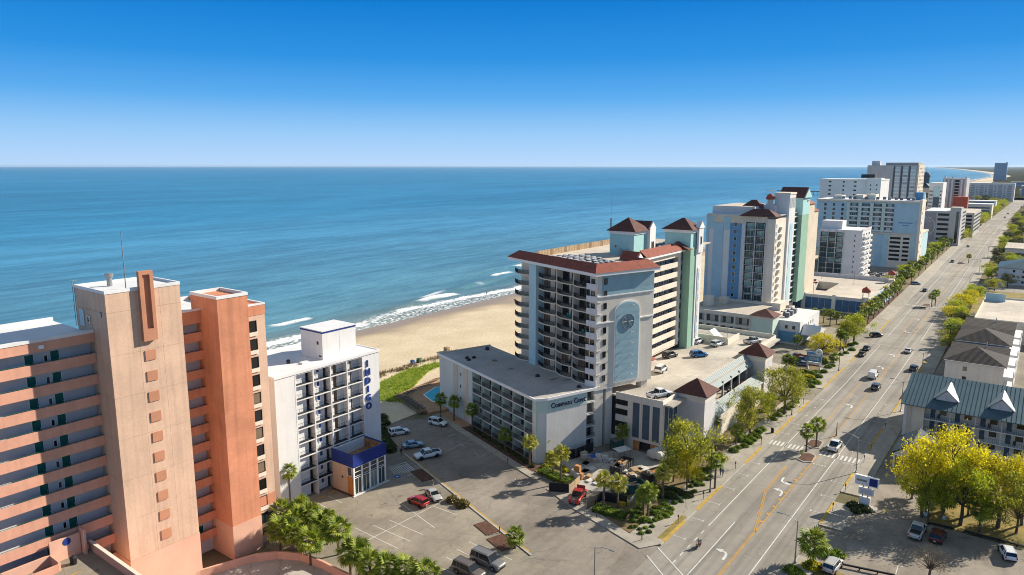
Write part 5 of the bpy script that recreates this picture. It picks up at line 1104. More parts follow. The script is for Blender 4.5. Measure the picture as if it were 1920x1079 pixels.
for x, y in ((1.2, 1.2), (59, 1.2)):
    box_part('kiosk_base', 'cream', d2, x-1.3, x+1.3, y-1.3, y+1.3, 5.9, 7.4)
    for a in range(4): box_part('kiosk_post', 'cream', d2, x-1.1 + (a % 2)*2.0, x-0.9 + (a % 2)*2.0, y-1.1 + (a//2)*2.0, y-0.9 + (a//2)*2.0, 7.4, 9.2)
    box_part('kiosk_lintel', 'cream', d2, x-1.4, x+1.4, y-1.4, y+1.4, 9.2, 9.5); part('kiosk_dome', MB().lathe([(1.7, 9.5), (1.65, 10.3), (1.2, 11.0), (0.5, 11.4), (0.05, 11.8)], 12, (x, y)), M['dome_red'], d2, smooth=True)
for x, y in ((3, 22), (42, 14), (20, 34), (50, 30)): part('deck_lamp', MB().tube([(x, y, 5.9), (x, y, 12)], 0.08, 5).box(x-0.5, x+0.5, y-0.15, y+0.15, 12, 12.15), M['lamp_bronze'], d2)

# ------------------------------------------------------------ mid-distance hotels
def facade_front(o, y0, n, w, z0, fl, k, gl='glass_dark', fr='white_trim', ww=1.2, wh_=1.5, x=-0.02):
    for j in range(k):
        for i in range(n): put('window', win_mesh(ww, wh_, gl, fr), o, (x, y0 + i*w + ww, z0 + fl*j), rad(-90))
def facade_side(o, x0, n, w, z0, fl, k, gl='glass_dark', fr='white_trim', ww=1.2, wh_=1.5, y=-0.02):
    for j in range(k):
        for i in range(n): put('window', win_mesh(ww, wh_, gl, fr), o, (x0 + i*w, y, z0 + fl*j))
wb = thing('white_midrise', 'white mid-rise with glazed balcony grid behind the shuttered deck', 'building', RD(398, -71.5), ROT_R)
box_part('body', 'white', wb, 0, 22, 3.5, 24, 0, 27.0); box_part('roof', 'roof_white', wb, -0.2, 22.2, 3.3, 24.2, 27.0, 27.3); box_part('penthouse', 'white', wb, 3, 12, 14, 24, 27.3, 31.5); box_part('roof_parapet', 'walk_wall', wb, 0, 22, 3.3, 3.6, 27.3, 28)
for k in range(9):
    z = 1.6 + 2.72*k
    for i in range(3):
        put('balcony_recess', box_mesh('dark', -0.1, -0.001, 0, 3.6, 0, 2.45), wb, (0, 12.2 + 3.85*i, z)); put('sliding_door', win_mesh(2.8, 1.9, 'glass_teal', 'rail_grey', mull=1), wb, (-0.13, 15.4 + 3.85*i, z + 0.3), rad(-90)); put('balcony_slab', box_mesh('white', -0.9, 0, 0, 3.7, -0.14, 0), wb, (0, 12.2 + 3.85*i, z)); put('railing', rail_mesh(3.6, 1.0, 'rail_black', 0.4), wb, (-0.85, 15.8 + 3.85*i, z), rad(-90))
    put('window', win_mesh(0.7, 1.2, 'glass_dark'), wb, (-0.02, 7.2, z + 0.6), rad(-90))
    for x in (1.5, 8, 14.5): put('side_balcony', box_mesh('white', 0, 5, -1.4, 0, -0.15, 0.9), wb, (x, 3.5, z)); put('window', win_mesh(3.2, 1.9, 'glass_dark'), wb, (x+0.8, 3.48, z + 0.3))
for i in range(4): box_part('fin', 'white', wb, -0.95, -0.0, 12.05 + 3.85*i, 12.25 + 3.85*i, 0, 26.9)

bb = thing('blue_resort_block', 'broad pale blue resort block with parking levels and striped balcony towers', 'building', RD(472, -58.5), ROT_R)
box_part('upper_block', 'skyblue', bb, 0, 26, 1.5, 58, 20.5, 38.6); box_part('cornice', 'beige', bb, -0.5, 26, 1.2, 58.2, 38.6, 39.6); box_part('roof', 'roof_white', bb, 0, 26, 1.5, 58, 39.6, 39.8)
box_part('podium', 'paleblue', bb, 0, 40, 0.5, 45, 0, 20.0); box_part('podium_cornice', 'beige', bb, -0.6, 40, 0.2, 45.2, 20.0, 20.8)
box_part('podium_cream', 'cream', bb, -0.2, -0.001, 4.5, 16, 0.2, 19.9)
for k in range(6):
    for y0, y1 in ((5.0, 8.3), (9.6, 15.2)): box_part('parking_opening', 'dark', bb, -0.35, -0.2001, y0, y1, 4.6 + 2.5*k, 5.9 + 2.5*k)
for y in (19.5, 26.5, 33): box_part('colour_band', 'skyblue', bb, -0.3, -0.001, y, y+3.2, 0.3, 19.8)
for y in (23.4, 30.2, 37): 
    for k in range(7): box_part('pale_block', 'cream', bb, -0.2, -0.001, y, y+2.4, 1.0 + 2.7*k, 2.6 + 2.7*k)
for j, y0 in enumerate((14.5, 21.0, 27.5, 34.0)):
    for k in range(6):
        z = 21.5 + 2.75*k; put('balcony_recess', box_mesh('slateblue', -0.06, -0.001, 0, 4.4, 0, 2.5), bb, (0, y0, z)); put('window', win_mesh(2.2, 1.9, 'glass_teal', 'white_trim', mull=1), bb, (-0.1, y0 + 3.4, z + 0.3), rad(-90)); put('balcony_slab', box_mesh('white', -1.1, 0, 0, 4.4, -0.12, 0.75), bb, (0, y0, z))
    box_part('tower_rib', 'mint', bb, -0.9, 0, y0 + 4.5, y0 + 6.3, 20.9, 38.4)
for y in (42, 47, 52): 
    for k in range(6): put('window', win_mesh(1.6, 1.9, 'glass_dark'), bb, (-0.05, y + 1.6, 21.8 + 2.75*k), rad(-90))
for y0, h in ((26, 43), (33, 42.4), (45, 42)): box_part('roof_house', 'cream', bb, 6, 16, y0, y0 + 5, 39.8, h)
box_part('stair_end', 'cream', bb, -0.8, 12, 0, 1.45, 0, 40.5); box_part('blue_cap', 'midblue', bb, 12, 20, 1.5, 6, 39.8, 44.5); box_part('blue_cap_base', 'cream', bb, 20.01, 22, 1.5, 6, 39.8, 43)
for k in range(12): put('vent_slot', box_mesh('inner', 0, 1.2, -0.05, -0.001, 0, 1.5), bb, (2 + (k % 2)*4, 0, 4 + 2.8*k))
box_part('wall_script', 'midblue', bb, -0.06, -0.001, 4.2, 11.6, 26.6, 27.3); box_part('wall_script', 'midblue', bb, -0.06, -0.001, 6.0, 9.6, 25.2, 25.8)
put('garage_door', win_mesh(2.4, 2.4, 'midblue_g', 'cream'), bb, (-0.36, 8.2, 0.3), rad(-90))
for i in range(14): ac(RD(478 + (i % 2)*3, -64 - i*3.2, 39.8), 'pale unit in the long row on the blue resort block roof', 'units on the blue resort roof', 1.6)

ws = thing('white_slab_block', 'plain white slab block with few small square windows', 'building', RD(560, -96), ROT_R)
box_part('body', 'white', ws, 0, 30, 0, 41, 0, 50); box_part('stair_end', 'white', ws, -2, 10, -0.01, 9, 0, 51.5); box_part('roof', 'roof_white', ws, -0.3, 30.3, -0.3, 41.3, 50, 50.6); box_part('roof_house', 'inner', ws, 8, 14, 6, 15, 51.5, 54)
for y in (16, 24, 33): facade_front(ws, y, 1, 1, 36, 3.0, 5, ww=2.0 if y != 24 else 1.4, wh_=1.3)
for y in (2, 6): facade_front(ws, y, 1, 1, 34, 3.0, 5, ww=1.0, wh_=1.2, x=-2.03)
gt = thing('grey_highrise', 'tallest grey-beige high-rise with pale balcony stacks', 'building', RD(640, -84), ROT_R)
box_part('body', 'concrete_grey', gt, 0, 30, 1, 37, 0, 60.5); box_part('attic', 'roof_grey', gt, 2, 28, 1, 24, 60.5, 62.6); box_part('roof_house', 'walk_wall', gt, 6, 12, 29, 35, 60.5, 64); box_part('corner', 'beige', gt, -0.6, 30, 0, 0.99, 0, 60.6)
for y0 in (2.0, 7.4, 12.8):
    box_part('dark_strip', 'slateblue', gt, -0.1, -0.001, y0 + 3.9, y0 + 5.2, 5, 60)
    for k in range(18): put('balcony', box_mesh('white', -1.0, 0, 0, 3.7, 0, 1.1), gt, (0, y0, 6 + 2.95*k)); put('window', win_mesh(3.0, 1.6, 'glass_pale', 'white_trim', mull=1), gt, (-0.1, y0 + 3.3, 7.2 + 2.95*k), rad(-90))
facade_side(gt, 4, 4, 7, 7, 2.95, 18, 'glass_dark', ww=2.0)

ar = thing('art_parking_garage', 'grey parking garage with white curved line mural', 'parking garage', RD(632, -53), ROT_R)
box_part('body', 'concrete_grey', ar, 0, 50, 0, 24, 0, 25.8); box_part('stair_tower', 'concrete_grey', ar, -0.5, 14, -0.6, 6.5, 0, 29); box_part('roof', 'roof_white', ar, 0.3, 49.5, 6.6, 23.8, 25.8, 26); box_part('dark_strip', 'glass_dark', ar, -0.6, -0.501, 0.6, 2.4, 2, 26)
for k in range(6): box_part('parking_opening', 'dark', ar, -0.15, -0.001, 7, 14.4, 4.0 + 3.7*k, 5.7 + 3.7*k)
box_part('mural_panel', 'art_grey', ar, -0.2, -0.001, 15.5, 23.6, 3, 24.8)
mb = MB()
for c0, r_ in (((15.5, 24.8), 7.8), ((23.6, 14), 7.8), ((15.5, 3), 8), ((19.5, 24.8), 11)):
    pts = [(-0.3, c0[0] + r_*math.cos(a/16*2*math.pi), c0[1] + r_*math.sin(a/16*2*math.pi)) for a in range(17)]
    run = []
    for p in pts + [None]:
        if p and 15.6 < p[1] < 23.5 and 3.1 < p[2] < 24.7: run.append(p)
        else:
            if len(run) > 1: mb.tube(run, 0.22, 4)
            run = []
part('mural_lines', mb, M['white'], ar)
for k in range(8): put('side_opening', box_mesh('dark', 0, 30, -0.05, -0.001, 0, 1.3), ar, (16, 0, 3 + 2.9*k))
g2 = thing('pale_parking_garage', 'pale low parking garage beyond the mural garage', 'parking garage', RD(720, -50), ROT_R)
box_part('body', 'concrete_grey', g2, 0, 70, 0, 14, 0, 20); box_part('roof', 'roof_tan', g2, 0, 70, 0, 14, 20, 20.6)
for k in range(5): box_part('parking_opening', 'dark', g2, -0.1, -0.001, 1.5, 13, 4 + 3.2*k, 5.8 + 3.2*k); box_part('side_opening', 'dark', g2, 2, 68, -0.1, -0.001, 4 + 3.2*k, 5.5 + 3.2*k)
f1 = thing('ribbed_tower', 'tall ribbed grey-white tower with dark balcony slots', 'building', RD(820, -66), ROT_R)
box_part('body', 'concrete_grey', f1, 0, 30, 0, 20, 0, 48)
for i, y in enumerate((0.2, 3.4, 11.2, 14.5, 17.4)): box_part('rib', 'white', f1, -1.2, -0.001, y, y+1.6, 0, 50 - (i % 2)*1.5)
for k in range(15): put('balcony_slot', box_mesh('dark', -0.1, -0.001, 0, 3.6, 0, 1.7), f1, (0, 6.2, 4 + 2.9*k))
box_part('red_block', 'dome_red', f1, -22, -12, -4, 8, 0, 31); box_part('white_shaft', 'white', f1, -60, -50, 14, 18, 0, 34)
f2 = thing('white_hotel_far', 'white hotel with blue glazed middle beside the ribbed tower', 'building', RD(700, -73), ROT_R)
box_part('body', 'white', f2, 0, 24, 0, 10, 0, 46); box_part('glass_band', 'slateblue', f2, -0.2, -0.001, 2, 6.5, 4, 36); box_part('blue_top', 'paleblue', f2, -0.25, -0.001, 2, 7, 34, 43)
for k in range(12): put('balcony_slot', box_mesh('rail_grey', -0.6, -0.001, 0, 2.6, 0, 1.2), f2, (0, 7.0, 4 + 3.1*k)); put('window', win_mesh(1.2, 1.4), f2, (-0.02, 1.8, 4 + 3.1*k), rad(-90))
f3 = thing('lantern_tower', 'dark-topped tower with glazed lantern and spire', 'building', RD(760, -89), ROT_R)
box_part('body', 'beige', f3, 0, 16, 0, 16, 0, 40); part('blue_roof', MB().hip(0, 16, 0, 16, 40, 46, over=0.6), M['slateblue'], f3); part('lantern', MB().lathe([(3, 44), (3, 50), (3.6, 50.3), (3.4, 51.5), (2.2, 53.6), (0.5, 54.6)], 12, (4.5, 5.0)), M['slateblue'], f3); part('spire', MB().tube([(4.5, 5, 54), (4.5, 5, 60)], 0.25, 6, 0.08), M['steel'], f3)
for k in range(4):
    for i in range(4): put('window', win_mesh(2.0, 5.0, 'glass_dark'), f3, (-0.02, 3.4 + 3.6*i, 8 + 7.5*k), rad(-90))
f4 = thing('wide_pale_hotel', 'wide pale hotel with five dark balcony bays at the end of the boulevard', 'building', RD(1490, -50), ROT_R)
box_part('body', 'white', f4, 0, 25, 0, 68, 0, 29); box_part('roof_line', 'white', f4, -0.4, 25, -0.4, 68.4, 29, 30.8)
for i in range(5):
    box_part('bay', 'roof_grey', f4, -0.3, -0.001, 4 + 13.4*i, 10 + 13.4*i, 2, 27)
    for k in range(8): put('balcony', box_mesh('white', -1.2, -0.301, 0, 6, 0, 1.0), f4, (0, 4 + 13.4*i, 3 + 3.0*k))
    for k in range(8): put('window', win_mesh(2.0, 1.4), f4, (-0.02, 14.9 + 13.4*i - (2 if i == 4 else 0), 3.6 + 3.0*k), rad(-90))
f5 = thing('distant_slab_tower', 'lone slab tower, blue-grey with haze, far off beyond the bay', 'building', RD(3500, -150), ROT_R)
box_part('body', 'haze_blue', f5, 0, 30, 0, 43, 0, 72); box_part('roof_house', 'haze_blue', f5, 2, 10, 0, 6, 72, 74.5)
for k in range(20): box_part('floor_line', 'midblue', f5, -0.5, -0.001, 1, 42, 4 + 3.3*k, 5.2 + 3.3*k)
for i, (s, t, w, h, m) in enumerate(((3900, -520, 60, 66, 'haze_blue'), (2100, 30, 40, 18, 'cream'), (1750, 10, 60, 12, 'beige'), (2400, -40, 50, 16, 'white'), (1680, -20, 26, 22, 'walk_wall'), (2900, 90, 70, 14, 'white'), (980, -52, 30, 16, 'cream'), (1120, -56, 40, 14, 'white'), (900, -110, 40, 30, 'white'), (1250, -110, 60, 26, 'concrete_grey'))):
    lab = ('haze-blue block standing on the far shore of the bay', 'long cream block far beyond the boulevard end', 'low beige block at the edge of the far woodland', 'white block between woodland and bay', 'pale narrow block behind the wide hotel', 'long white roof in the far woodland', 'cream block past the pale garage along the trees', 'low white-roofed block along the far sidewalk trees', 'white block between ribbed tower and wide hotel', 'grey block seaward of the wide hotel')[i]
    o = thing('distant_building', lab, 'building', RD(s, t), ROT_R); box_part('body', m, o, 0, 25, 0, w, 0, h); box_part('roof', 'roof_white', o, -0.5, 25.5, -0.5, w+0.5, h, h+0.8)
    if h < 40:
        for k in range(int(h/3.4)): box_part('window_row', 'slateblue', o, -0.15, -0.001, 2, w-2, 1.5 + 3.4*k, 3.0 + 3.4*k)
# ------------------------------------------------------------ east side of the boulevard
mo = thing('dormer_motel', 'three storey cream motel with teal metal roof and two white dormers', 'building', RD(172.5, -21.0), ROT_R)
# local: x = s - 172.5 (away), y = -(t + 21) so the block runs towards -y
MW = -62.0
box_part('core', 'cream', mo, 1.7, 22, MW, 0, 0, 8.4); box_part('end_wall', 'cream', mo, 0.0, 1.7, -3.8, 0.0, 0, 8.4); box_part('corner_pilaster', 'beige', mo, -0.12, 0.5, -1.3, -0.7, 0, 8.3); box_part('corner_pilaster', 'white', mo, -0.1, 0.4, -0.55, 0.1, 0, 8.3)
for k in range(3):
    z = 0.1 + 2.75*k
    box_part('gallery_slab', 'white_trim', mo, -0.05, 1.69, MW, -3.81, z - 0.2 if k else -0.1, z); 
    for i in range(12):
        y = -4.2 - 4.6*i
        if k: put('railing', rail_mesh(4.4, 1.0, 'metal_roof', 0.35, 0.03), mo, (0.0, y + 0.2, z), rad(-90)); put('rail_post', box_mesh('white_trim', -0.06, 0.06, -0.06, 0.06, 0, 2.55), mo, (0.0, y - 4.4, z))
        put('door', door_mesh(0.95, 2.1, 'slateblue'), mo, (1.68, y - 0.6, z), rad(-90)); put('window', win_mesh(1.5, 1.3, 'glass_dark'), mo, (1.68, y - 2.2, z + 0.8), rad(-90))
        if (i + k) % 2 == 0 and k: put('gallery_chair', box_mesh('sling', 0, 0.5, 0, 0.5, 0.2, 0.5), mo, (0.9, y - 2.5, z)); put('gallery_chair_back', box_mesh('sling', 0.45, 0.52, 0, 0.5, 0.5, 1.0), mo, (0.9, y - 2.5, z))
part('stair_flight', MB().prism_y([(0.05, 2.75), (1.6, 5.5), (1.6, 5.2), (0.35, 2.75)], -7.9, -6.5), M['slateblue'], mo)
RP = [(-1.1, 8.3), (12.0, 12.4), (25.0, 8.3)]
part('metal_roof', MB().prism_y([(-1.1, 8.25), (12.0, 12.35), (25.0, 8.25), (25.0, 8.4), (12.0, 12.5), (-1.1, 8.4)], MW - 0.8, 0.7), M['metal_roof'], mo)
part('gable_end', MB().prism_y([(0.3, 8.41), (23.6, 8.41), (12.0, 12.1)], -0.2, -0.001), M['cream'], mo)
for i in range(78): part('standing_seam', MB().prism_y([(-1.1, 8.42), (12.0, 12.52), (12.0, 12.6), (-1.1, 8.5)], 0.6 - 0.8*i, 0.66 - 0.8*i), M['metal_roof'], mo)
for y in (-7.4, -17.3, -27.2, -37.1):
    d = put('dormer', None, mo, (2.2, y, 0.85)); d.empty_display_size = 0.2
    part('dormer_face', MB().prism_x([(-1.9, 8.55), (1.9, 8.55), (1.9, 9.1), (0, 10.9), (-1.9, 9.1)], 0.4, 0.6), M['white'], d)
    part('dormer_roof', MB().prism_x([(-2.3, 8.8), (0, 11.1), (0, 11.25), (-2.4, 8.95)], 0.05, 7.5), M['white'], d); part('dormer_roof', MB().prism_x([(2.3, 8.8), (2.4, 8.95), (0, 11.25), (0, 11.1)], 0.05, 7.5), M['awning'], d)  # sunlit slope painted white, shaded slope painted grey-green
    put('dormer_vent', MB().prism_y(arch(-0.35, 0.35, 9.0, 10.1, 8), -0.05, 0).mesh('dormer_vent', M['walk_wall']), d, (0.38, 0, 0), rad(-90))
po = put('entrance_porch', None, mo, (-14.5, -0.3, 0)); po.empty_display_size = 0.2
part('porch_roof', MB().prism_x([(-7.6, 3.5), (-7.5, 3.7), (-4.0, 6.2), (-0.5, 3.7), (-0.4, 3.5), (-4.0, 6.0)], -5.3, 5.6), M['metal_dark'], po); part('porch_gable', MB().prism_x([(-7.2, 3.5), (-0.8, 3.5), (-4.0, 5.8)], -5.0, -4.8), M['white'], po)
for x, y in ((-4.9, -7), (-4.9, -1), (5, -1), (5, -7)): box_part('porch_post', 'white_trim', po, x-0.15, x+0.15, y-0.15, y+0.15, 0, 3.5)
box_part('porch_fascia', 'white_trim', po, -5.1, 5.4, -7.3, -0.7, 3.15, 3.45)

def townhouse(s0, s1, hip, i, tt=-18.0):
    lab = ('grey townhouse with hipped dark shingle roof next to the teal motel roof', 'townhouse with flat black gable slope between two hipped roofs', 'second hipped dark townhouse roof with pale ridge', 'last dark townhouse roof before the flat roofed building', 'low dark townhouse slope between the hipped roofs')[i]
    o = thing('townhouse', lab, 'house', RD(s0, tt), ROT_R, None); L_ = s1 - s0
    box_part('wall', 'lowgrey', o, 0, L_, -13, 0, 0, 8.4 + (0.6 if hip else 0)); h = 9.0 if hip else 8.4
    if hip: part('roof', MB().hip(-0.2, L_+0.2, -13.2, 0.2, h, h + 3.0, over=0.4, th=0.2), [M['shingle']], o)
    else: part('roof', MB().prism_y([(-0.5, h), (L_*0.5, h + 1.4), (L_+0.5, h)], -13.5, 0.5), M['shingle'], o)
    part('roof_pipe', MB().tube([(L_*0.4, -8, h), (L_*0.4, -8, h + 2.6)], 0.12, 6), M['plate'], o); part('gutter', MB().box(-0.65, -0.55, -13.3, 0.3, h-0.15, h), M['white_trim'], o)
    for k in range(3): put('window', win_mesh(1.2, 1.4), o, (L_/2 - 0.6, 0.02, 1 + 2.7*k), rad(180))
    for k in range(3): put('window', win_mesh(1.1, 1.4), o, (-0.02, -4, 1 + 2.7*k), rad(-90)); box_part('balcony', 'white', o, 1, L_-1, -15.2, -13.01, 2.6*k, 2.6*k + 1.0); box_part('balcony_post', 'white', o, 1, 1.2, -15.2, -15.0, 2.6*k + 1.0, 2.6*k + 2.6)
townhouse(207 + 10, 230, True, 0); townhouse(231, 243, False, 1); townhouse(244, 259, True, 2); townhouse(260, 270, False, 4); townhouse(271, 286, False, 3)
fb = thing('flat_roofed_building', 'low tan flat roofed building with pale blue parapet wall', 'building', RD(292, -17), ROT_R)
box_part('body', 'cream', fb, 0, 52, -40, 0, 0, 7.0); box_part('roof', 'roof_tan', fb, 0.2, 51.8, -39.8, -0.2, 7.0, 7.1); parapet(fb, 0, 52, -40, 0, 7.0, 0.7, 0.3, 'cream'); box_part('blue_screen', 'paleblue', fb, 44, 44.4, -7, -0.4, 7.11, 10.2)
for i in range(8): put('window', win_mesh(1.6, 1.8), fb, (6 + 6*i, 0.02, 2.4), rad(180))
hh = thing('blue_roofed_house', 'white house with slate blue roof and open porches past the side road', 'house', RD(440, -17.5), ROT_R)
box_part('wall', 'white', hh, 0, 26, -26, 0, 0, 8.6); part('roof', MB().hip(0, 26, -26, 0, 8.6, 13, over=0.8, th=0.2), M['metal_roof'], hh)
for k in range(3): 
    box_part('porch', 'white', hh, -1.8, -0.001, -3, 0.6, 2.8*k - 0.1, 2.8*k + 0.9)
    for y in (-6, -10, -15): put('window', win_mesh(1.2, 1.4), hh, (-0.02, y, 1 + 2.7*k), rad(-90))
h2 = thing('low_cream_block', 'low cream flat block with dark window strip farther along the far lots', 'building', RD(560, -20), ROT_R)
box_part('wall', 'cream', h2, 0, 40, -40, 0, 0, 7); box_part('roof', 'roof_tan', h2, -0.5, 40.5, -40.5, 0.5, 7, 7.6); box_part('window_strip', 'glass_dark', h2, -0.1, -0.001, -36, -3, 2.5, 4.5)
h3 = thing('white_banded_block', 'white block with dark vertical windows farther along the boulevard', 'building', RD(700, -14), ROT_R)
box_part('wall', 'white', h3, 0, 40, -40, 0, 0, 12); box_part('roof', 'roof_grey', h3, -0.5, 40.5, -40.5, 0.5, 12, 12.6)
for i in range(9): box_part('window_strip', 'slateblue', h3, -0.1, -0.001, -3 - 4*i, -1.4 - 4*i, 1, 10.5)
for i, (s, t, w, h) in enumerate(((820, -10, 50, 9), (920, -12, 60, 8), (1040, -8, 40, 12), (1200, -12, 60, 9))):
    o = thing('roadside_block', ('tan block beyond the white banded block', 'long low block opposite the pale garage', 'taller pale block far along the right sidewalk', 'farthest low block before the woodland')[i], 'building', RD(s, t), ROT_R)
    box_part('wall', ('beige', 'cream', 'white', 'cream')[i], o, 0, 40, -w, 0, 0, h); box_part('roof', 'roof_grey', o, -0.4, 40.4, -w-0.4, 0.4, h, h+0.6); box_part('window_strip', 'slateblue', o, -0.1, -0.001, -w+3, -3, h*0.4, h*0.65)
# ------------------------------------------------------------ pier
pr = thing('fishing_pier', 'long grey timber fishing pier standing in the sea', 'pier', RD(1200, -200), ROT_R)
pr.location = RD(1600, -190); box_part('deck', 'deckwood', pr, 0, 7, 0, 290, 5.6, 6.2); box_part('railing', 'deckwood', pr, 0, 0.3, 0, 290, 6.2, 7.3); box_part('pier_head', 'deckwood', pr, -8, 16, 290, 312, 5.6, 6.4)
for i in range(40): put('pile', box_mesh('deckwood', 0, 0.7, 0, 0.7, -6, 5.6), pr, (0.5 if i % 2 else 5.8, 4 + i*7.2, 0))

# ------------------------------------------------------------ pool terrace behind the low wing
pt_ = thing('pool_terrace', 'brick pool terrace with turquoise pool behind the low hotel wing', 'pool terrace', CDV(150, 70), ROT_C)
tr = [(3.4, 10.6), (4.6, 16.8), (19, 24.2), (26, 24.2), (26, 6.5), (8.4, 6.5), (8.0, 10.0)]
part('terrace', MB().prism([(3.2, -0.5), (8.2, -0.5), (8.2, 6.0), (24, 6.0), (24, 24.5), (17.5, 24.5), (3.2, 17.3)][::1], 0, 0.75), M['brick_pave'], pt_)
pool = part('pool', MB().prism([(7.6, 6.2), (11.6, 7.0), (15.5, 9.5), (16.0, 15.0), (13.6, 16.6), (8.2, 12.6)], 0.75, 0.79), M['pool_water'], pt_); part('pool_coping', MB().prism([(7.3, 5.9), (11.8, 6.6), (15.9, 9.3), (16.4, 15.2), (13.6, 17.0), (7.8, 12.8)], 0.755, 0.775), M['white_trim'], pt_)
part('boardwalk', MB().prism([(1.2, 1.0), (3.1, 1.0), (3.1, 17.0), (1.2, 16.0)], 0.3, 0.85), M['deckwood'], pt_)
for i in range(14): put('deck_board', box_mesh('deckwood', 1.15, 3.15, 0, 0.9, 0.851, 0.88), pt_, (0, 1.1 + 1.1*i, 0))
put('terrace_railing', rail_mesh(15, 1.0, 'rail_black', 0.2), pt_, (1.3, 1.0, 0.85), rad(90))
lgm = [MB().box(-0.3, 0.3, 0, 1.15, 0.3, 0.36).box(-0.3, 0.3, 1.15, 1.2, 0.3, 0.36).mesh('seat', M['sling']), MB().prism_x([(1.2, 0.34), (1.85, 0.85), (1.85, 0.91), (1.2, 0.4)], -0.3, 0.3).mesh('backrest', M['sling']), MB().box(-0.32, -0.26, 0.05, 0.1, 0, 0.3).box(0.26, 0.32, 0.05, 0.1, 0, 0.3).box(-0.32, -0.26, 1.2, 1.26, 0, 0.3).box(0.26, 0.32, 1.2, 1.26, 0, 0.3).mesh('legs', M['plate'])]
def lounger(p, rz, lab, grp, z):
    o = thing('sun_lounger', lab, 'sun lounger', (p.x, p.y, z), rz, grp)
    for nm, me in zip(('seat', 'backrest', 'legs'), lgm): put(nm, me, o)
for i in range(12): lounger(CDV(150 + 16.2 + 0.62*i, 70 + 3.9 + 1.16*i), ROT_C + rad(28) + rad(180), 'dark sling lounger in the row between dune grass and pool', 'loungers along the dune grass', 0.75)
for i in range(8): lounger(CDV(150 + 2.4 + 1.55*i, 70 + 3.6 + 0.02*i), ROT_C + rad(90), 'dark sling lounger on the terrace beside the boardwalk', 'loungers beside the boardwalk', 0.75)
# dune fence, bins and steps
for i in range(30):
    s = 134 + i*1.15; p = RD(s, -150.2 + 0.8*math.sin(s*0.4), 0)
    fpart = put('fence_post', box_mesh('timber', -0.06, 0.06, -0.06, 0.06, 0, 1.15), DFENCE, p) if i else None
    if i == 0: DFENCE = thing('dune_fence', 'low weathered slat fence on the sand above the beach', 'fence', RD(0, 0)); fpart = put('fence_post', box_mesh('timber', -0.06, 0.06, -0.06, 0.06, 0, 1.15), DFENCE, p)
    if i < 29: 
        q = RD(s + 1.15, -150.2 + 0.8*math.sin((s + 1.15)*0.4)); part('fence_wire', MB().tube([p + Vector((0,0,0.9)), q + Vector((0,0,0.9))], 0.03, 4).tube([p + Vector((0,0,0.5)), q + Vector((0,0,0.5))], 0.03, 4), M['timber'], DFENCE)
binb = MB().box(-0.35, 0.35, -0.4, 0.4, 0.08, 1.0).box(-0.38, 0.38, -0.43, 0.43, 1.0, 1.1).mesh('bin_body', M['bin_blue']); bing = MB().box(-0.35, 0.35, -0.4, 0.4, 0.08, 1.0).box(-0.38, 0.38, -0.43, 0.43, 1.0, 1.1).mesh('bin_body', M['bin_green'])
whl = MB().box(-0.4, 0.4, 0.3, 0.42, 0, 0.16).mesh('bin_wheels', M['rubber'])
for (s, t, me, l) in ((149.4, -150.7, binb, 'blue wheeled bin by the dune fence'), (152.0, -150.6, bing, 'green wheeled bin by the dune fence')):
    o = thing('beach_bin', l, 'bin', RD(s, t, sand_h(s, t)), ROT_R, None, 1.2); put('bin_body', me, o); put('bin_wheels', whl, o)
o = thing('lifeguard_crate', 'small tan timber crate standing on the open beach', 'crate', RD(167.4, -153, sand_h(167, -153)), ROT_R)
box_part('crate_body', 'timber', o, -0.7, 0.7, -0.7, 0.7, 0, 1.5)
for i in range(4): box_part('crate_slat', 'timber', o, -0.75, 0.75, -0.76, -0.701, 0.1 + 0.37*i, 0.35 + 0.37*i)
st_ = thing('beach_steps', 'timber ramp with rails from the lot to the sand', 'ramp', RD(109.5, -121.5), ROT_R)
part('ramp_boards', MB().prism_x([(0, 0), (6, 0.4), (6, 0.55), (0, 0.15)], 0, 2.2), M['timber'], st_)
for x in (0.05, 2.1): put('ramp_rail', rail_mesh(6, 1.1, 'timber', 0.8, 0.05), st_, (x, 0, 0.1), rad(90))
# ------------------------------------------------------------ vegetation
def px_h(base, top):
    B = gp(*base); u = (top[0]-CX)/F_PX; v = (CY-top[1])/F_PX
    b = math.cos(PITCH) + v*math.sin(PITCH); c = -math.sin(PITCH) + v*math.cos(PITCH)
    return B, CAM_H + c * B.y / b
def depth(P, z=3): return P.y*math.cos(PITCH) - (z-CAM_H)*math.sin(PITCH)
R_ = random.Random(11)
def leaf_quads(mb, c, n, sp, size, flat=0.7):
    for _ in range(n):
        p = Vector((R_.gauss(0, sp), R_.gauss(0, sp), R_.gauss(0, sp*flat))) + c
        d = Vector((R_.uniform(-1, 1), R_.uniform(-1, 1), R_.uniform(-0.7, 0.9))).normalized(); e = d.orthogonal().normalized()
        e = Matrix.Rotation(R_.uniform(0, 6.28), 3, d) @ e; f = d.cross(e); a = size*R_.uniform(0.6, 1.3)
        mb.quad(p - e*a - f*a*0.5, p + e*a*0.2 - f*a*0.6, p + e*a + f*a*0.4, p - e*a*0.3 + f*a*0.6)
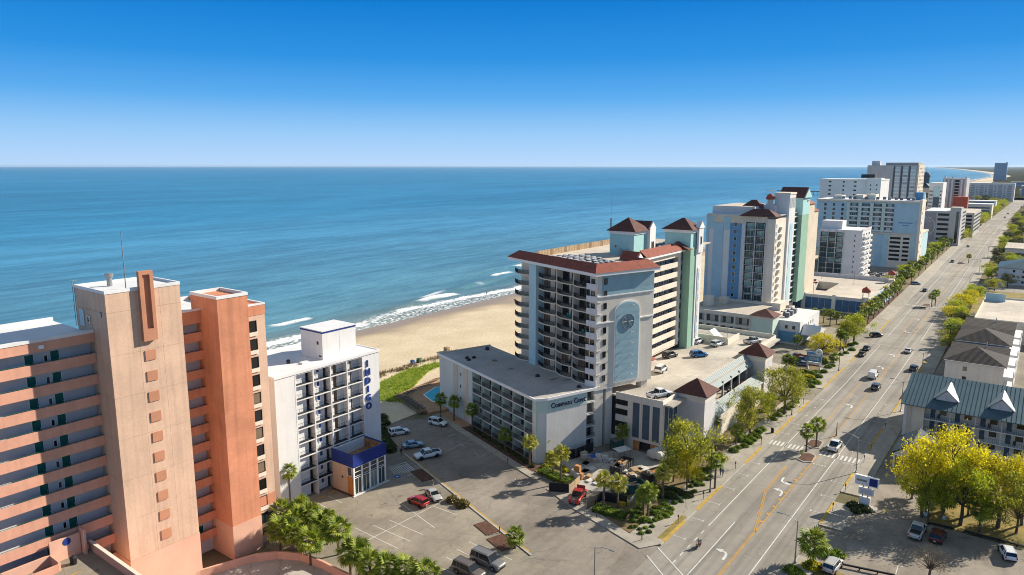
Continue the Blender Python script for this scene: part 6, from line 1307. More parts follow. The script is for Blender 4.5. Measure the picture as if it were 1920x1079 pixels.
def make_oak(seed, clumps=62, leaves=110, size=0.115, mat_='oak_lime', sparse=False):     # unit tree: crown radius ~1 (scaled by 4), height 1
    R_.seed(seed); crown = MB(); trunk = MB(); H_ = 7.0; R = 4.0; lr = 0.045 if sparse else 0.11
    cs = []
    for i in range(clumps):
        a = R_.uniform(0, 6.283); k = R_.uniform(0.15, 1) ** 0.55; z = R_.uniform(-0.75, 1)
        lob = 1 + 0.3*math.sin(3*a + seed) + 0.2*math.sin(5*a + seed*2) + 0.12*math.sin(2*z*3 + seed)
        rr = R*k*lob*math.sqrt(max(0.05, 1 - (z*0.9)**2)); cs.append(Vector((rr*math.cos(a), rr*math.sin(a), H_*0.62 + z*2.5)))
    for c in cs: leaf_quads(crown, c, int((leaves if not sparse else leaves//4)*R_.uniform(0.5, 1.5)), R_.uniform(0.38, 0.6), size)
    trunk.tube([(0, 0, -0.1), (0.08, 0.05, 1.2), (0.0, 0.1, 2.4)], 0.26, 8, 0.2)
    for c in cs[::5 if not sparse else 2]:
        m_ = Vector((c.x*0.4, c.y*0.4, 2.4 + (c.z-2.4)*0.55)); m_ += Vector((R_.uniform(-.3,.3), R_.uniform(-.3,.3), R_.uniform(-.2,.4))); trunk.tube([(0, 0.1, 2.2), m_, (m_ + c)/2 + Vector((R_.uniform(-.25,.25), R_.uniform(-.25,.25), 0.1)), c], lr, 5, 0.015)
    return trunk.mesh('trunk', M['bark']), crown.mesh('crown', M[mat_])
OAK = {m: [make_oak(s_, mat_=m) for s_ in sd] for m, sd in (('oak_lime', (1, 2)), ('oak_yellow', (3, 4)), ('oak_green', (5, 6)), ('dark_green', (7,)))}
OAK['twig'] = [make_oak(9, clumps=130, leaves=130, size=0.05, mat_='twig', sparse=True)]
def oak(P, h, r, kind, label, group=None, i=0, cat='tree'):
    tr_, cr_ = OAK[kind][i % len(OAK[kind])]
    o = thing('leafy_tree', label, cat, (P.x, P.y, 0.05), R_.uniform(0, 6.28), group, (r/4.3, r/4.3, h/7.3))
    put('trunk', tr_, o); put('crown', cr_, o); return o
# fan palms
def frond_mesh(m):
    mb = MB(); L1 = 0.95
    mb.tube([(0, 0, 0), (L1*0.5, 0, 0.06), (L1, 0, 0.02)], 0.028, 3, 0.02)
    n = 11
    for i in range(n):
        a = rad(-95 + 190*i/(n-1)); ln = 1.0 - 0.25*abs(i-(n-1)/2)/(n/2); dx, dy = math.cos(a), math.sin(a); w = 0.085
        p0 = Vector((L1, 0, 0.02)); p1 = p0 + Vector((dx, dy, -0.02))*ln*0.6 + Vector((0, 0, -0.03*abs(dy))); p2 = p0 + Vector((dx, dy, 0))*ln + Vector((0, 0, -0.30))
        s_ = Vector((-dy, dx, 0))*w
        mb.quad(p0 - s_*0.3, p1 - s_, p1 + s_, p0 + s_*0.3); mb.tri(p1 - s_, p2, p1 + s_)
    return mb.mesh('frond', M[m])
FROND = {m: frond_mesh(m) for m in ('palm_leaf', 'palm_gold')}
def crown_mesh(m, seed, n=30):
    R_.seed(seed); f = FROND[m]; mb = MB(); out = []
    for i in range(n):
        el = rad(78 - 125*((i+0.5)/n)**0.9); az_ = i*2.39996 + R_.uniform(-.2, .2); k = R_.uniform(0.85, 1.12)
        Mx = Matrix.Translation((0, 0, 0)) @ Matrix.Rotation(az_, 4, 'Z') @ Matrix.Rotation(-el, 4, 'Y') @ Matrix.Rotation(R_.uniform(-.5, .5), 4, 'X') @ Matrix.Scale(k, 4); out.append(Mx)
    return out
PCROWN = {}
def palm_joined(m, seed):
    key = (m, seed)
    if key not in PCROWN:
        mb = MB(); f = FROND[m]
        for Mx in crown_mesh(m, seed, 34):
            b = len(mb.v); mb.v += [tuple(Mx @ v.co) for v in f.vertices]
            for p in f.polygons: mb.face(tuple(b + q for q in p.vertices))
        PCROWN[key] = mb.mesh('crown', M[m])
    return PCROWN[key]
def ptrunk(h):
    key = ('pt', round(h*2)/2)
    if key not in CACHE:
        h = key[1]; prof = [(0.26, -0.1), (0.2, 0.3)]
        n = int(h/0.35)
        for i in range(n): z = 0.3 + (h-0.3)*i/n; prof += [(0.165, z), (0.195, z + 0.2)]
        prof += [(0.26, h - 0.25), (0.30, h), (0.12, h + 0.25)]
        CACHE[key] = MB().lathe(prof, 8).mesh('trunk', M['palm_bark'])
    return CACHE[key], key[1]
def palm(P, h, label, group=None, m='palm_leaf', sc=1.0, near=False, seed=1, z=0.05):
    tm, hh_ = ptrunk(max(1.0, h)); o = thing('palm_tree', label, 'palm', (P.x, P.y, z), R_.uniform(0, 6.28), group)
    t_ = put('trunk', tm, o)
    if near:
        for Mx in crown_mesh(m, seed, 30):
            f = put('frond', FROND[m], o); f.matrix_local = Matrix.Translation((0, 0, hh_ + 0.1)) @ Matrix.Scale(sc, 4) @ Mx
    else: put('crown', palm_joined(m, seed % 4), o, (0, 0, hh_ + 0.1), R_.uniform(0, 6), sc)
    return o
Z4 = lambda x, y: (480 + x/3.608, 780 + y/3.608); Z6 = lambda x, y: (820 + x/3.173, 640 + y/3.173); Z8 = lambda x, y: (1200 + x/3.371, 560 + y/3.371)
W1 = lambda x, y: (1640 + x/5.679, 290 + y/5.679); W2 = lambda x, y: (1560 + x/4.494, 480 + y/4.494); W4 = lambda x, y: (1480 + x/4.364, 860 + y/4.364); W5 = lambda x, y: (900 + x/3.84, 820 + y/3.84)
def palms(lst, tf, label, group, m='palm_leaf', near=True, sc=1.0):
    for i, (b, c) in enumerate(lst):
        P, h = px_h(tf(*b), tf(*c)); palm(P, max(1.2, h - 0.1), label, group, m, sc, near, i + 1)
g1 = 'palms lining the low hotel wing'
palms([((20,455),(20,345)), ((100,475),(100,360)), ((208,540),(195,412)), ((405,650),(395,550))], Z6, 'palm in the dark bed along the balconies of the low wing', g1)
palms([((548,748),(550,600)), ((640,700),(642,572)), ((755,632),(757,565))], Z6, 'tall palm at the sign corner of the low hotel wing', 'palms at the sign corner', 'palm_gold')
palms([((688,805),(685,700)), ((735,848),(745,670))], Z6, 'golden palm in the clipped hedge beside the street gate', 'palms in the clipped hedge', 'palm_gold')
palms([((990,1005),(985,822)), ((1072,1010),(1077,842))], Z6, 'slender palm between the green dumpster and the corner hedge', 'palms by the dumpster', 'palm_gold')
palms([((1225,1035),(1232,915)), ((1252,1045),(1262,890))], Z6, 'palm of the close pair in the shrub bed at the corner', 'pair of palms in the corner bed')
palms([((1340,945),(1340,785))], Z6, 'palm at the edge of the shrub bed near the yard fence', None, 'palm_gold')
palms([((1095,645),(1102,540))], Z6, 'lone palm against the garage front in the yard', None)
palms([((252,800),(255,712))], W5, 'short young palm in the mulch island by the lot kerb', None)
palms([((1690,372),(1710,175))], W5, 'palm rising from the sidewalk edge beside the two walkers', None)
palms([((1050,968),(1050,842)), ((1112,942),(1125,802))], Z8, 'palm in the mulch median islands at the crosswalk', 'palms in the median by the crosswalk', sc=1.1)
palms([((462,895),(492,770)), ((605,925),(600,845)), ((805,705),(812,640)), ((482,1075),(485,1012))], Z8, 'palm in the shrub bed along the garage awnings', 'palms along the garage bed')
palms([((858,268),(868,148)), ((992,325),(996,258))], Z8, 'palm in the court by the mint stair block', 'palms by the mint block', near=False)
palms([((925,445),(930,385)), ((965,450),(958,395))], Z8, 'palm in front of the parked cars by the resort pylon sign', 'palms by the pylon sign', near=False)
palms([((1222,405),(1222,372)), ((1262,330),(1262,225)), ((1285,335),(1285,240))], Z8, 'palm in the bed past the pylon sign', 'palms past the pylon sign', near=False)
palms([((1445,520),(1445,440)), ((1510,522),(1512,440)), ((1560,540),(1562,450)), ((1610,535),(1612,460))], lambda x, y: (1180 + x/4.15, 480 + y/4.15), 'palm in the row before the dark blue shutters', 'palms before the shutters', near=False)
palms([((232,612),(250,385))], Z4, 'leaning palm against the white hotel end wall', None)
palms([((905,190),(910,120))], lambda x, y: (480 + x/3.371, 560 + y/3.371) if False else (480 + (x-95)/3.608, 780 + (y-60)/3.608), 'small palm at the seaward corner of the lettered wall', None)
cl = [(180,640),(290,700),(370,675),(440,750),(560,775),(250,790),(370,845),(165,765),(480,705),(300,620)]
palms([((x, y+165), (x, y)) for x, y in cl], Z4, 'bushy palm in the dense clump below the peach tower', 'palm clump below the peach tower', sc=1.35)
palms([((700,1080),(700,920)), ((775,1160),(770,1010)), ((890,1190),(890,1035)), ((1020,1195),(1020,1045)), ((1150,1230),(1150,1075)), ((640,1080),(560,930))], Z4, 'palm in the row along the curved ramp wall', 'palms along the ramp wall', sc=1.3)
palms([((190,868),(200,685))], W4, 'broad palm above the yellow shrub at the corner lot', None, sc=1.45)
palms([((1552,605),(1602,425)), ((1250,480),(1255,330)), ((1110,470),(1105,260)), ((1460,470),(1470,260)), ((1000,330),(1010,230))], W4, 'palm among the yellow trees on the motel lawn', 'palms among the yellow trees', sc=1.25)
palms([((838,430),(828,345)), ((868,420),(885,312))], W2, 'palm in the distant median island past the intersection', 'palms in the far median', near=False, sc=1.1)
palms([((985,760),(975,600)), ((1165,330),(1170,285)), ((1040,580),(1045,545)), ((1100,530),(1105,500))], W2, 'palm by the townhouses on the right sidewalk', 'palms by the townhouses', near=False)
palms([((1150,60),(1150,8)), ((1320,190),(1320,125)), ((1540,200),(1545,140)), ((1580,205),(1585,140)), ((1590,740),(1590,600))], W2, 'palm near the white house past the side road', 'palms near the blue roofed house', near=False)
for i in range(24):
    s = 287 + i*4.1; palm(RD(s, -52.4 + (i % 3)*1.1 + rsh(s)), 3.6 + (i % 4)*0.7, 'palm in the long row beside the shuttered deck', 'palms beside the shuttered deck', 'palm_leaf' if i % 3 else 'palm_gold', 1.1, False, i)
for i in range(34):
    s = 392 + i*7.5; palm(RD(s, -55.5 + (i % 4)*1.8 + rsh(s)), 3.8 + (i % 3)*0.9, 'palm among the street trees before the blue resort block', 'palms along the far sidewalk', 'palm_leaf', 1.15, False, i)
# leafy trees
def oakpx(b, t, w, kind, label, group=None, i=0):
    P, h = px_h(b, t); r = w/2*depth(P)/F_PX; oak(P, h, r, kind, label, group, i)
oakpx((1290,905), (1283,790), 112, 'oak_green', 'large olive tree over the construction yard entrance', None, 0)
oakpx((1288,918), (1284,846), 54, 'oak_yellow', 'small bright yellow-green tree in front of the large olive one', None, 1)
oakpx((1262,905), (1245,830), 52, 'oak_lime', 'lime tree leaning over the yard trailers', None, 0)
oakpx((1405,818), (1407,728), 78, 'oak_green', 'olive tree before the garage awnings, nearer the crosswalk', None, 1)
oakpx((1470,778), (1463,687), 88, 'oak_green', 'wide olive tree before the garage awnings by the driveway', None, 0)
oakpx((1440,790), (1432,738), 40, 'oak_lime', 'small lime tree between the two olive street trees', None, 1)
oakpx((1541,672), (1540,626), 56, 'oak_yellow', 'yellow tree beside the pylon sign', None, 0)
oakpx((1600,645), (1592,588), 58, 'oak_lime', 'lime tree before the shuttered deck corner', None, 0)
oakpx((1585,650), (1578,602), 40, 'oak_green', 'thin olive tree behind the lime one at the deck corner', None, 1)
for i, (b, t, w, k, l) in enumerate((((1728,970),(1740,830),104,'oak_yellow','bright yellow tree nearest the motel porch'), ((1768,960),(1812,806),140,'oak_yellow','tallest yellow tree in front of the motel galleries'), ((1825,964),(1878,845),115,'oak_yellow','yellow tree on the motel lawn behind the parked red car'), ((1800,985),(1785,865),115,'oak_lime','lime tree between the yellow ones on the motel lawn'), ((1870,990),(1890,880),130,'oak_green','olive tree over the dark lawn near the white car'), ((1915,985),(1918,860),90,'oak_yellow','yellow tree at the far end of the motel lawn'), ((1738,985),(1722,890),56,'oak_lime','low lime tree over the motel drive arrows'), ((1905,1000),(1860,915),80,'twig','brown half-bare tree by the railing of the lawn'))):
    oakpx(b, t, w, k, l, None, i)
oakpx((1742,1088), (1745,1024), 84, 'twig', 'bare brown shrub tree at the corner lot edge', None)
for i, (x, y) in enumerate(((1000,540), (1040,500), (1085,470), (1120,440), (1160,410), (1195,380), (1060,540))):
    P = gp(*W2(x, y)); oak(P, 5.5 + (i % 3), 4.2, 'oak_yellow' if i % 2 == 0 else 'oak_lime', 'yellow-green tree in the row before the flat roofed building', 'trees before the flat roofed building', i)
for i in range(16):
    s = 400 + i*16; oak(RD(s, -58 + (i*5 % 3)*2.5 + rsh(s)), 5.5 + (i % 3), 4.0, ('oak_green', 'dark_green', 'oak_lime')[i % 3], 'street tree among palms before the blue resort block', 'trees along the far sidewalk', i)
for i in range(72):
    s = 655 + i*9.5; oak(RD(s, -54 + (i*7 % 5)*1.6 + rsh(s)), 7 + (i % 4), 6.5, ('oak_green', 'dark_green', 'oak_green', 'oak_lime')[i % 4], 'tree in the green line beside the pale garages', 'green line of far street trees', i)
for i in range(40):
    s = 395 + i*17; oak(RD(s, -19 + (i*7 % 5)*2.4 + rsh(s)), 5 + (i % 4), 4.4, ('dark_green', 'oak_green', 'dark_green', 'oak_lime')[i % 4], 'tree in the far row on the house side of the boulevard', 'far trees on the house side', i)
for i in range(40):
    s = 1100 + i*16; t = -100 + (i*37 % 100); oak(RD(s, t if abs(t + 42) > 16 else t - 40), 8 + i % 5, 8, ('dark_green', 'oak_green')[i % 2], 'tree in the distance around the wide pale hotel', 'trees around the wide hotel', i)
for i, (s, t) in enumerate(((279,-21.6), (284,-20.5), (290,-21.5), (300,-21.4), (308,-20.8), (318,-21.5), (268,-20.6))): oak(RD(s, t + rsh(s)), 5.2 + (i % 3)*0.8, 3.6, ('oak_green', 'dark_green', 'oak_lime')[i % 3], 'tree shading the sidewalk beside the townhouses', 'trees shading the townhouse sidewalk', i)
# shrubs
def shrub_mesh(seed, m, n=420, r=0.55):
    R_.seed(seed); mb = MB()
    for _ in range(n):
        d = Vector((R_.gauss(0,1), R_.gauss(0,1), abs(R_.gauss(0,1))*0.9)).normalized()*r*R_.uniform(0.75, 1.05); d.z *= 0.85; leaf_quads(mb, d, 1, 0.03, 0.085)
    return mb.mesh('foliage', M[m])
SHR = {m: [shrub_mesh(i, m) for i in (21, 22)] for m in ('hedge', 'dark_green', 'oak_yellow', 'twig')}
core_m = MB().lathe([(0.3, 0.0), (0.42, 0.12), (0.38, 0.32), (0.15, 0.42)], 8).mesh('branches', M['dark_green'])
def shrub(P, r, m, label, group, i=0, z=0.1):
    o = thing('shrub', label, 'shrub', (P.x, P.y, z), R_.uniform(0, 6), group, r/0.58); put('foliage', SHR[m][i % 2], o); put('branches', core_m, o)
def shrubs(lst, tf, r, m, label, group):
    for i, (x, y) in enumerate(lst): shrub(gp(*tf(x, y)), r*R_.uniform(0.8, 1.2), m, label, group, i)
sc_ = [(1085,545),(1110,580),(1150,520),(1130,560),(1260,520),(1285,560),(1300,530),(1320,545),(1340,575),(1360,555),(1375,525),(1250,555),(1290,590),(1330,500),(1180,610),(1205,600),(1100,610),(1270,380),(1300,395),(1340,380),(1390,390),(1430,400),(1300,430),(1340,430),(1460,420),(1500,430),(1380,440)]
shrubs(sc_[:17], W5, 0.8, 'hedge', 'rounded green shrub in the corner bed below the palm pair', 'rounded shrubs in the corner bed')
shrubs(sc_[17:], W5, 1.0, 'dark_green', 'dark bushy shrub under the yellow tree at the yard fence', 'dark shrubs by the yard fence')
s3 = [(1530,300),(1560,290),(1590,280),(1620,265),(1540,330),(1575,320),(1610,300),(1640,260),(1560,350),(1600,240),(1650,230),(1520,360),(1580,265)]
shrubs(s3, W5, 0.75, 'hedge', 'clipped ball shrub in the bed beside the walkers', 'ball shrubs beside the walkers')
s4 = [(630,905),(650,880),(670,910),(700,880),(720,865),(745,850),(690,920),(660,940),(620,950),(735,880),(710,900),(770,835),(640,850),(590,970)]
shrubs(s4, Z8, 0.95, 'hedge', 'rounded shrub in the sidewalk bed below the garage base wall', 'shrubs below the garage wall')
s5 = [(845,745),(865,735),(885,715),(905,700),(925,690),(945,675),(965,660),(830,760),(850,770),(880,745),(910,725),(935,705),(960,690),(985,660),(990,640)]
shrubs(s5, Z8, 0.8, 'hedge', 'small clipped shrub in the row by the garage driveway', 'shrub row by the driveway')
s6 = [(1035,470),(1060,490),(1085,480),(1110,470),(1040,520),(1070,530),(1100,520),(1130,500),(1160,470),(1120,540),(1150,400),(1170,410),(1190,440),(1215,430),(1060,555),(1085,560)]
shrubs(s6, Z8, 1.1, 'hedge', 'shrub in the pylon sign bed', 'shrubs around the pylon sign')
shrubs([(1050,500),(1160,395),(1080,505)], Z8, 1.3, 'oak_yellow', 'bright yellow-lime shrub in the pylon sign bed', 'lime shrubs at the pylon sign')
shrubs([(1250,300),(1290,310),(1330,300),(1360,290),(1300,350),(1340,330),(1270,360)], Z8, 1.0, 'hedge', 'low shrub in the bed past the pylon sign', 'shrubs past the pylon sign')
shrubs([(1330,580),(1395,610)], Z4, 1.25, 'twig', 'round brownish shrub in the lot kerb island', 'brown shrubs in the kerb island')
shrubs([(545,440),(580,415),(625,430),(520,400)], W4, 1.15, 'dark_green', 'dark round shrub at the foot of the motel sign', 'dark shrubs at the motel sign')
shrubs([(190,905),(160,895),(220,900),(185,880)], W4, 1.15, 'oak_yellow', 'yellow shrub around the broad palm trunk', 'yellow shrubs under the broad palm')
shrubs([(40,945),(15,930),(70,960),(320,800),(350,810),(400,800)], W4, 1.0, 'hedge', 'green shrub along the corner lot edge', 'green shrubs at the corner lot')
shrubs([(845,110),(860,150),(880,190),(900,215),(870,60),(860,20),(905,240)], Z4, 1.4, 'dark_green', 'dark shrub along the hotel side of the lot', 'dark shrubs beside the white hotel')
for i in range(22): shrub(CDV(111.0 + i*1.2, 77.0 + (i % 2)*0.5), 0.6, 'dark_green', 'dark low shrub under the balconies of the low wing', 'low shrubs under the balconies', i)
for i in range(10): shrub(RD(171 + i*3.1, -52.2 + (i % 3)*0.7), 0.7, 'hedge', 'low shrub between sidewalk and second garage tower', 'shrubs at the second garage tower', i)
def hedge(P0, P1, w, h, label):
    R_.seed(int(P0.x*10)); d = P1 - P0; L_ = d.length; mb = MB()
    for _ in range(int(L_*w*95)):
        x, y = R_.uniform(0, L_), R_.uniform(-w/2, w/2); s_ = R_.random()
        z = h*R_.uniform(0.92, 1.06) if s_ < 0.55 else R_.uniform(0.1, h)
        if s_ >= 0.55: y = R_.choice((-1, 1))*w/2*R_.uniform(0.92, 1.05)
        leaf_quads(mb, Vector((x, y, z)), 1, 0.04, 0.11)
    o = thing('clipped_hedge', label, 'hedge', (P0.x, P0.y, 0.1), math.atan2(d.y, d.x)); part('foliage', mb, M['hedge'], o); part('branches', MB().box(0.1, L_-0.1, -w/2+0.12, w/2-0.12, 0, h-0.1), M['dark_green'], o)
hedge(gp(*W5(440,250)), gp(*W5(640,345)), 2.4, 0.8, 'bright clipped hedge between the side street and the palm pair gate')
hedge(gp(*W5(820,525)), gp(*W5(1050,590)), 2.2, 0.9, 'bright clipped hedge at the corner under slender palms')
shrubs([(620,250),(655,300),(600,225),(470,215),(690,260),(560,300),(505,275)], W5, 0.7, 'oak_yellow', 'yellow-lime clump in the hedge bed by the street gate', 'lime clumps in the gate bed')
shrubs([(1120,650),(1150,670),(1090,655),(1190,660),(1230,620),(1260,605),(1215,690),(1160,700),(1240,650)], W5, 0.5, 'hedge', 'small low plant at the tip of the corner bed', 'low plants at the corner tip')
shrubs([(1330,470),(1350,500),(1400,480),(1420,450),(1450,470),(1480,440),(1380,410),(1540,400),(1600,350),(1640,310),(1660,290)], W5, 0.6, 'hedge', 'low plant along the sidewalk edge of the shrub bed', 'low plants along the bed edge')
# dune grass
R_.seed(77); mb = MB()
dg = [RD(119.5,-133), RD(122.5,-126), RD(124.5,-125.6), RD(133.0,-134.2), RD(147,-141.3), RD(154.5,-142), RD(154.5,-146), RD(144,-147), RD(128.5,-144)]
def inside(p, poly):
    r = False
    for a, b in zip(poly, poly[1:] + poly[:1]):
        if (a.y > p.y) != (b.y > p.y) and p.x < (b.x-a.x)*(p.y-a.y)/(b.y-a.y) + a.x: r = not r
    return r
def tuft(mb, p, n, h, sp):
    for _ in range(n):
        a = R_.uniform(0, 6.28); q = p + Vector((R_.gauss(0, sp), R_.gauss(0, sp), 0)); d = Vector((math.cos(a), math.sin(a), 0)); s_ = Vector((-d.y, d.x, 0))*0.035; hh_ = h*R_.uniform(0.6, 1.2)
        mb.quad(q - s_, q + s_, q + s_*0.7 + d*hh_*0.25 + Vector((0,0,hh_*0.7)), q - s_*0.7 + d*hh_*0.25 + Vector((0,0,hh_*0.7))); m2 = q + d*hh_*0.25 + Vector((0,0,hh_*0.7)); mb.tri(m2 - s_*0.7, m2 + s_*0.7, q + d*hh_*0.6 + Vector((0,0,hh_*0.9)))
x0, x1 = min(p.x for p in dg), max(p.x for p in dg); y0, y1 = min(p.y for p in dg), max(p.y for p in dg)
for _ in range(7000):
    p = Vector((R_.uniform(x0, x1), R_.uniform(y0, y1), 0.1))
    if inside(p, dg): tuft(mb, p, 5, 0.85, 0.12)
stuff(part('dune_grass', mb, M['dune_grass']), 'bright green dune grass patch between lot and beach', 'grass')
mb = MB()
for _ in range(160):
    s = R_.uniform(133, 170); p = RD(s, -149.6 + R_.gauss(0, 0.9) + 0.8*math.sin(s*0.4), 0.1); tuft(mb, p, 14, 0.8, 0.3)
stuff(part('beach_grass', mb, M['twig']), 'dry grass tufts along the dune fence', 'grass')
# ------------------------------------------------------------ vehicles (local x forward, y left)
def ring_loft(mb, rings):
    b = len(mb.v); n = len(rings[0])
    for r_ in rings: mb.v += r_
    for i in range(len(rings)-1):
        for j in range(n): k = (j+1) % n; mb.face((b+i*n+j, b+i*n+k, b+(i+1)*n+k, b+(i+1)*n+j))
    mb.face(tuple(b + j for j in reversed(range(n)))); mb.face(tuple(b + (len(rings)-1)*n + j for j in range(n)))
def body_ring(x, w, zb, zt, crown=0.1):
    return [(x, -w*0.9, zb), (x, w*0.9, zb), (x, w, zb+0.2), (x, w, zt-crown*1.6), (x, w*0.94, zt-crown*0.4), (x, w*0.6, zt), (x, -w*0.6, zt), (x, -w*0.94, zt-crown*0.4), (x, -w, zt-crown*1.6), (x, -w, zb+0.2)]
SPEC = { # L, W, wheelbase half positions, wheel radius, body stations (x, half width factor, zb, zt), cabin (base rear, roof rear, roof front, base front), belt z, roof z
 'sedan': dict(L=4.7, W=1.82, wr=0.32, ax=1.38, st=((-2.33,.86,.42,.80),(-2.2,.95,.28,.96),(-1.3,1,.2,.98),(0,1,.2,.96),(1.0,1,.2,.95),(1.9,.97,.22,.84),(2.25,.88,.28,.72),(2.34,.78,.38,.62)), cab=(-1.75,-0.95,0.25,1.05), belt=.93, roof=1.43),
 'suv': dict(L=4.7, W=1.90, wr=0.36, ax=1.40, st=((-2.32,.88,.5,1.0),(-2.25,.96,.35,1.1),(-1.3,1,.26,1.1),(0,1,.26,1.08),(1.0,1,.26,1.06),(1.9,.97,.28,1.0),(2.25,.9,.34,.85),(2.34,.8,.45,.72)), cab=(-2.25,-2.0,0.35,1.15), belt=1.04, roof=1.70),
 'wagon': dict(L=5.2, W=1.98, wr=0.38, ax=1.55, st=((-2.58,.9,.5,1.05),(-2.5,.97,.38,1.15),(-1.3,1,.3,1.15),(0,1,.3,1.15),(1.2,1,.3,1.12),(2.2,.98,.32,1.06),(2.5,.92,.38,.95),(2.6,.84,.5,.8)), cab=(-2.5,-2.35,0.55,1.3), belt=1.1, roof=1.86),
 'pickup': dict(L=5.7, W=2.0, wr=0.40, ax=1.75, st=((-2.84,.94,.55,1.1),(-2.78,.97,.45,1.16),(-1.3,1,.36,1.16),(0,1,.36,1.16),(1.4,1,.36,1.16),(2.4,.98,.38,1.1),(2.75,.92,.42,1.0),(2.86,.84,.5,.85)), cab=(-0.75,-0.55,0.75,1.45), belt=1.14, roof=1.88),
 'van': dict(L=5.6, W=2.05, wr=0.38, ax=1.75, st=((-2.78,.96,.5,1.15),(-2.75,.98,.4,1.2),(-1.3,1,.32,1.2),(0,1,.32,1.2),(1.4,1,.32,1.2),(2.3,.97,.34,1.1),(2.7,.9,.4,.98),(2.8,.8,.5,.8)), cab=(-2.74,-2.68,1.15,2.0), belt=1.18, roof=2.15),
}
def cab_ring(x, w, z0, z1): return [(x, -w, z0), (x, w, z0), (x, w*0.97, z0 + (z1-z0)*0.5), (x, w*0.84, z1), (x, -w*0.84, z1), (x, -w*0.97, z0 + (z1-z0)*0.5)]
CARM = {}
tyre_m, rim_m = {}, {}
def car_meshes(kind):
    if kind in CARM: return CARM[kind]
    S = SPEC[kind]; w = S['W']/2; d = {}
    mb = MB(); ring_loft(mb, [body_ring(x, w*f, zb, zt) for x, f, zb, zt in S['st']]); d['body'] = mb.mesh('body', M['plate'], True)
    r0, r1, f1, f0 = S['cab']; zb, zr = S['belt'] - 0.06, S['roof']
    mb = MB(); n = len(mb.v)
    base = [(r0, -w*0.93), (f0, -w*0.93), (f0, w*0.93), (r0, w*0.93)]; top = [(r1, -w*0.76), (f1, -w*0.76), (f1, w*0.76), (r1, w*0.76)]
    mb.v += [(x, y, zb) for x, y in base] + [(x, y, zr - 0.03) for x, y in top]
    for a in range(4): b = (a+1) % 4; mb.face((n+a, n+b, n+4+b, n+4+a))
    mb.face((n+4, n+5, n+6, n+7)); d['windows'] = mb.mesh('windows', M['car_glass'])
    mb = MB(); rt = [(r1-0.05, -w*0.78), (f1+0.05, -w*0.78), (f1+0.05, w*0.78), (r1-0.05, w*0.78)]
    ctr = [((r1+f1)/2 + (x-(r1+f1)/2)*0.8, y*0.75) for x, y in rt]; n = 0
    mb.v += [(x, y, zr-0.05) for x, y in rt] + [(x, y, zr+0.0) for x, y in rt] + [(x, y, zr+0.045) for x, y in ctr]
    for a in range(4): b = (a+1) % 4; mb.face((a, b, 4+b, 4+a)); mb.face((4+a, 4+b, 8+b, 8+a))
    mb.face((8, 9, 10, 11)); d['roof'] = mb.mesh('roof', M['plate'])
    d['pillar'] = []
    xm = (r1+f1)/2 - 0.1; prs = [(f0, f1, 0.05), (r0, r1, 0.05), (xm, xm, 0.05)]
    if kind in ('suv', 'wagon', 'van'): xq = r0 + 0.9 if kind != 'van' else 0.3; prs.append((xq, xq, 0.07))
    for xa, xb, pr_ in prs:
        for sg_ in (-1, 1): d['pillar'].append(MB().tube([(xa, sg_*w*0.925, zb), (xb, sg_*w*0.765, zr-0.02)], pr_, 4).mesh('pillar', M['plate']))
    if kind == 'van':
        mb = MB()
        for sg_ in (-1, 1): mb.quad(*[(x, sg_*(y+0.012), z) for x, y, z in ((-2.7, w*0.925, zb+.04), (0.3, w*0.925, zb+.04), (0.3, w*0.775, zr-.04), (-2.66, w*0.775, zr-.04))][::sg_])
        mb.quad((-2.765, -w*.9, zb), (-2.765, w*.9, zb), (-2.71, w*.76, zr-.03), (-2.71, -w*.76, zr-.03)); d['side_panels'] = mb.mesh('side_panels', M['plate'])
    d['arch'] = []
    for sg_ in (-1, 1):
        for x in (S['ax'], -S['ax']):
            pts = [(x + (S['wr']+0.09)*math.cos(math.pi*i/8), sg_*(w*1.0), S['wr'] + (S['wr']+0.09)*math.sin(math.pi*i/8)) for i in range(9)]; d['arch'].append(MB().tube(pts, 0.045, 4).mesh('wheel_arch', M['trim_black']))
    d['grille'] = MB().box(S['L']/2 - 0.12, S['L']/2 + 0.02, -w*0.6, w*0.6, 0.42, 0.62).mesh('grille', M['trim_black'])
    d['bumper'] = MB().box(-S['L']/2 - 0.02, -S['L']/2 + 0.1, -w*0.8, w*0.8, 0.36, 0.52).mesh('bumper', M['trim_black'])
    d['mirror'] = [MB().box(f0 - 0.35, f0 - 0.15, sg_*w - (0.0 if sg_ > 0 else 0.18), sg_*w + (0.18 if sg_ > 0 else 0.0), S['belt'], S['belt'] + 0.15).mesh('mirror', M['trim_black']) for sg_ in (-1, 1)]
    zl = S['st'][-2][3] - 0.16
    mb = MB(); mb.box(-0.16, 0.03, -0.2, 0.2, -0.07, 0.07); d['headlight'] = (mb.mesh('headlight', M['lamp_clear']), [(S['L']/2 - 0.08, sg_*w*0.68, zl) for sg_ in (-1, 1)])
    mb = MB(); mb.box(-0.03, 0.12, -0.09, 0.09, -0.12, 0.12); d['tail_light'] = (mb.mesh('tail_light', M['lamp_red']), [(-S['L']/2, sg_*w*0.82, S['st'][1][3] - 0.2) for sg_ in (-1, 1)])
    d['number_plate'] = MB().box(-S['L']/2 - 0.04, -S['L']/2 - 0.021, -0.2, 0.2, 0.56, 0.7).mesh('number_plate', M['plate'])
    if kind == 'pickup': d['cargo_bed'] = MB().box(-2.66, -0.85, -w*0.78, w*0.78, 1.161, 1.175).mesh('cargo_bed', M['trim_black']); d['bed_rail'] = MB().box(-2.78, -0.8, -w*0.95, -w*0.8, 1.14, 1.26).box(-2.78, -0.8, w*0.8, w*0.95, 1.14, 1.26).box(-2.82, -2.68, -w*0.79, w*0.79, 1.14, 1.26).mesh('bed_rail', M['plate'])
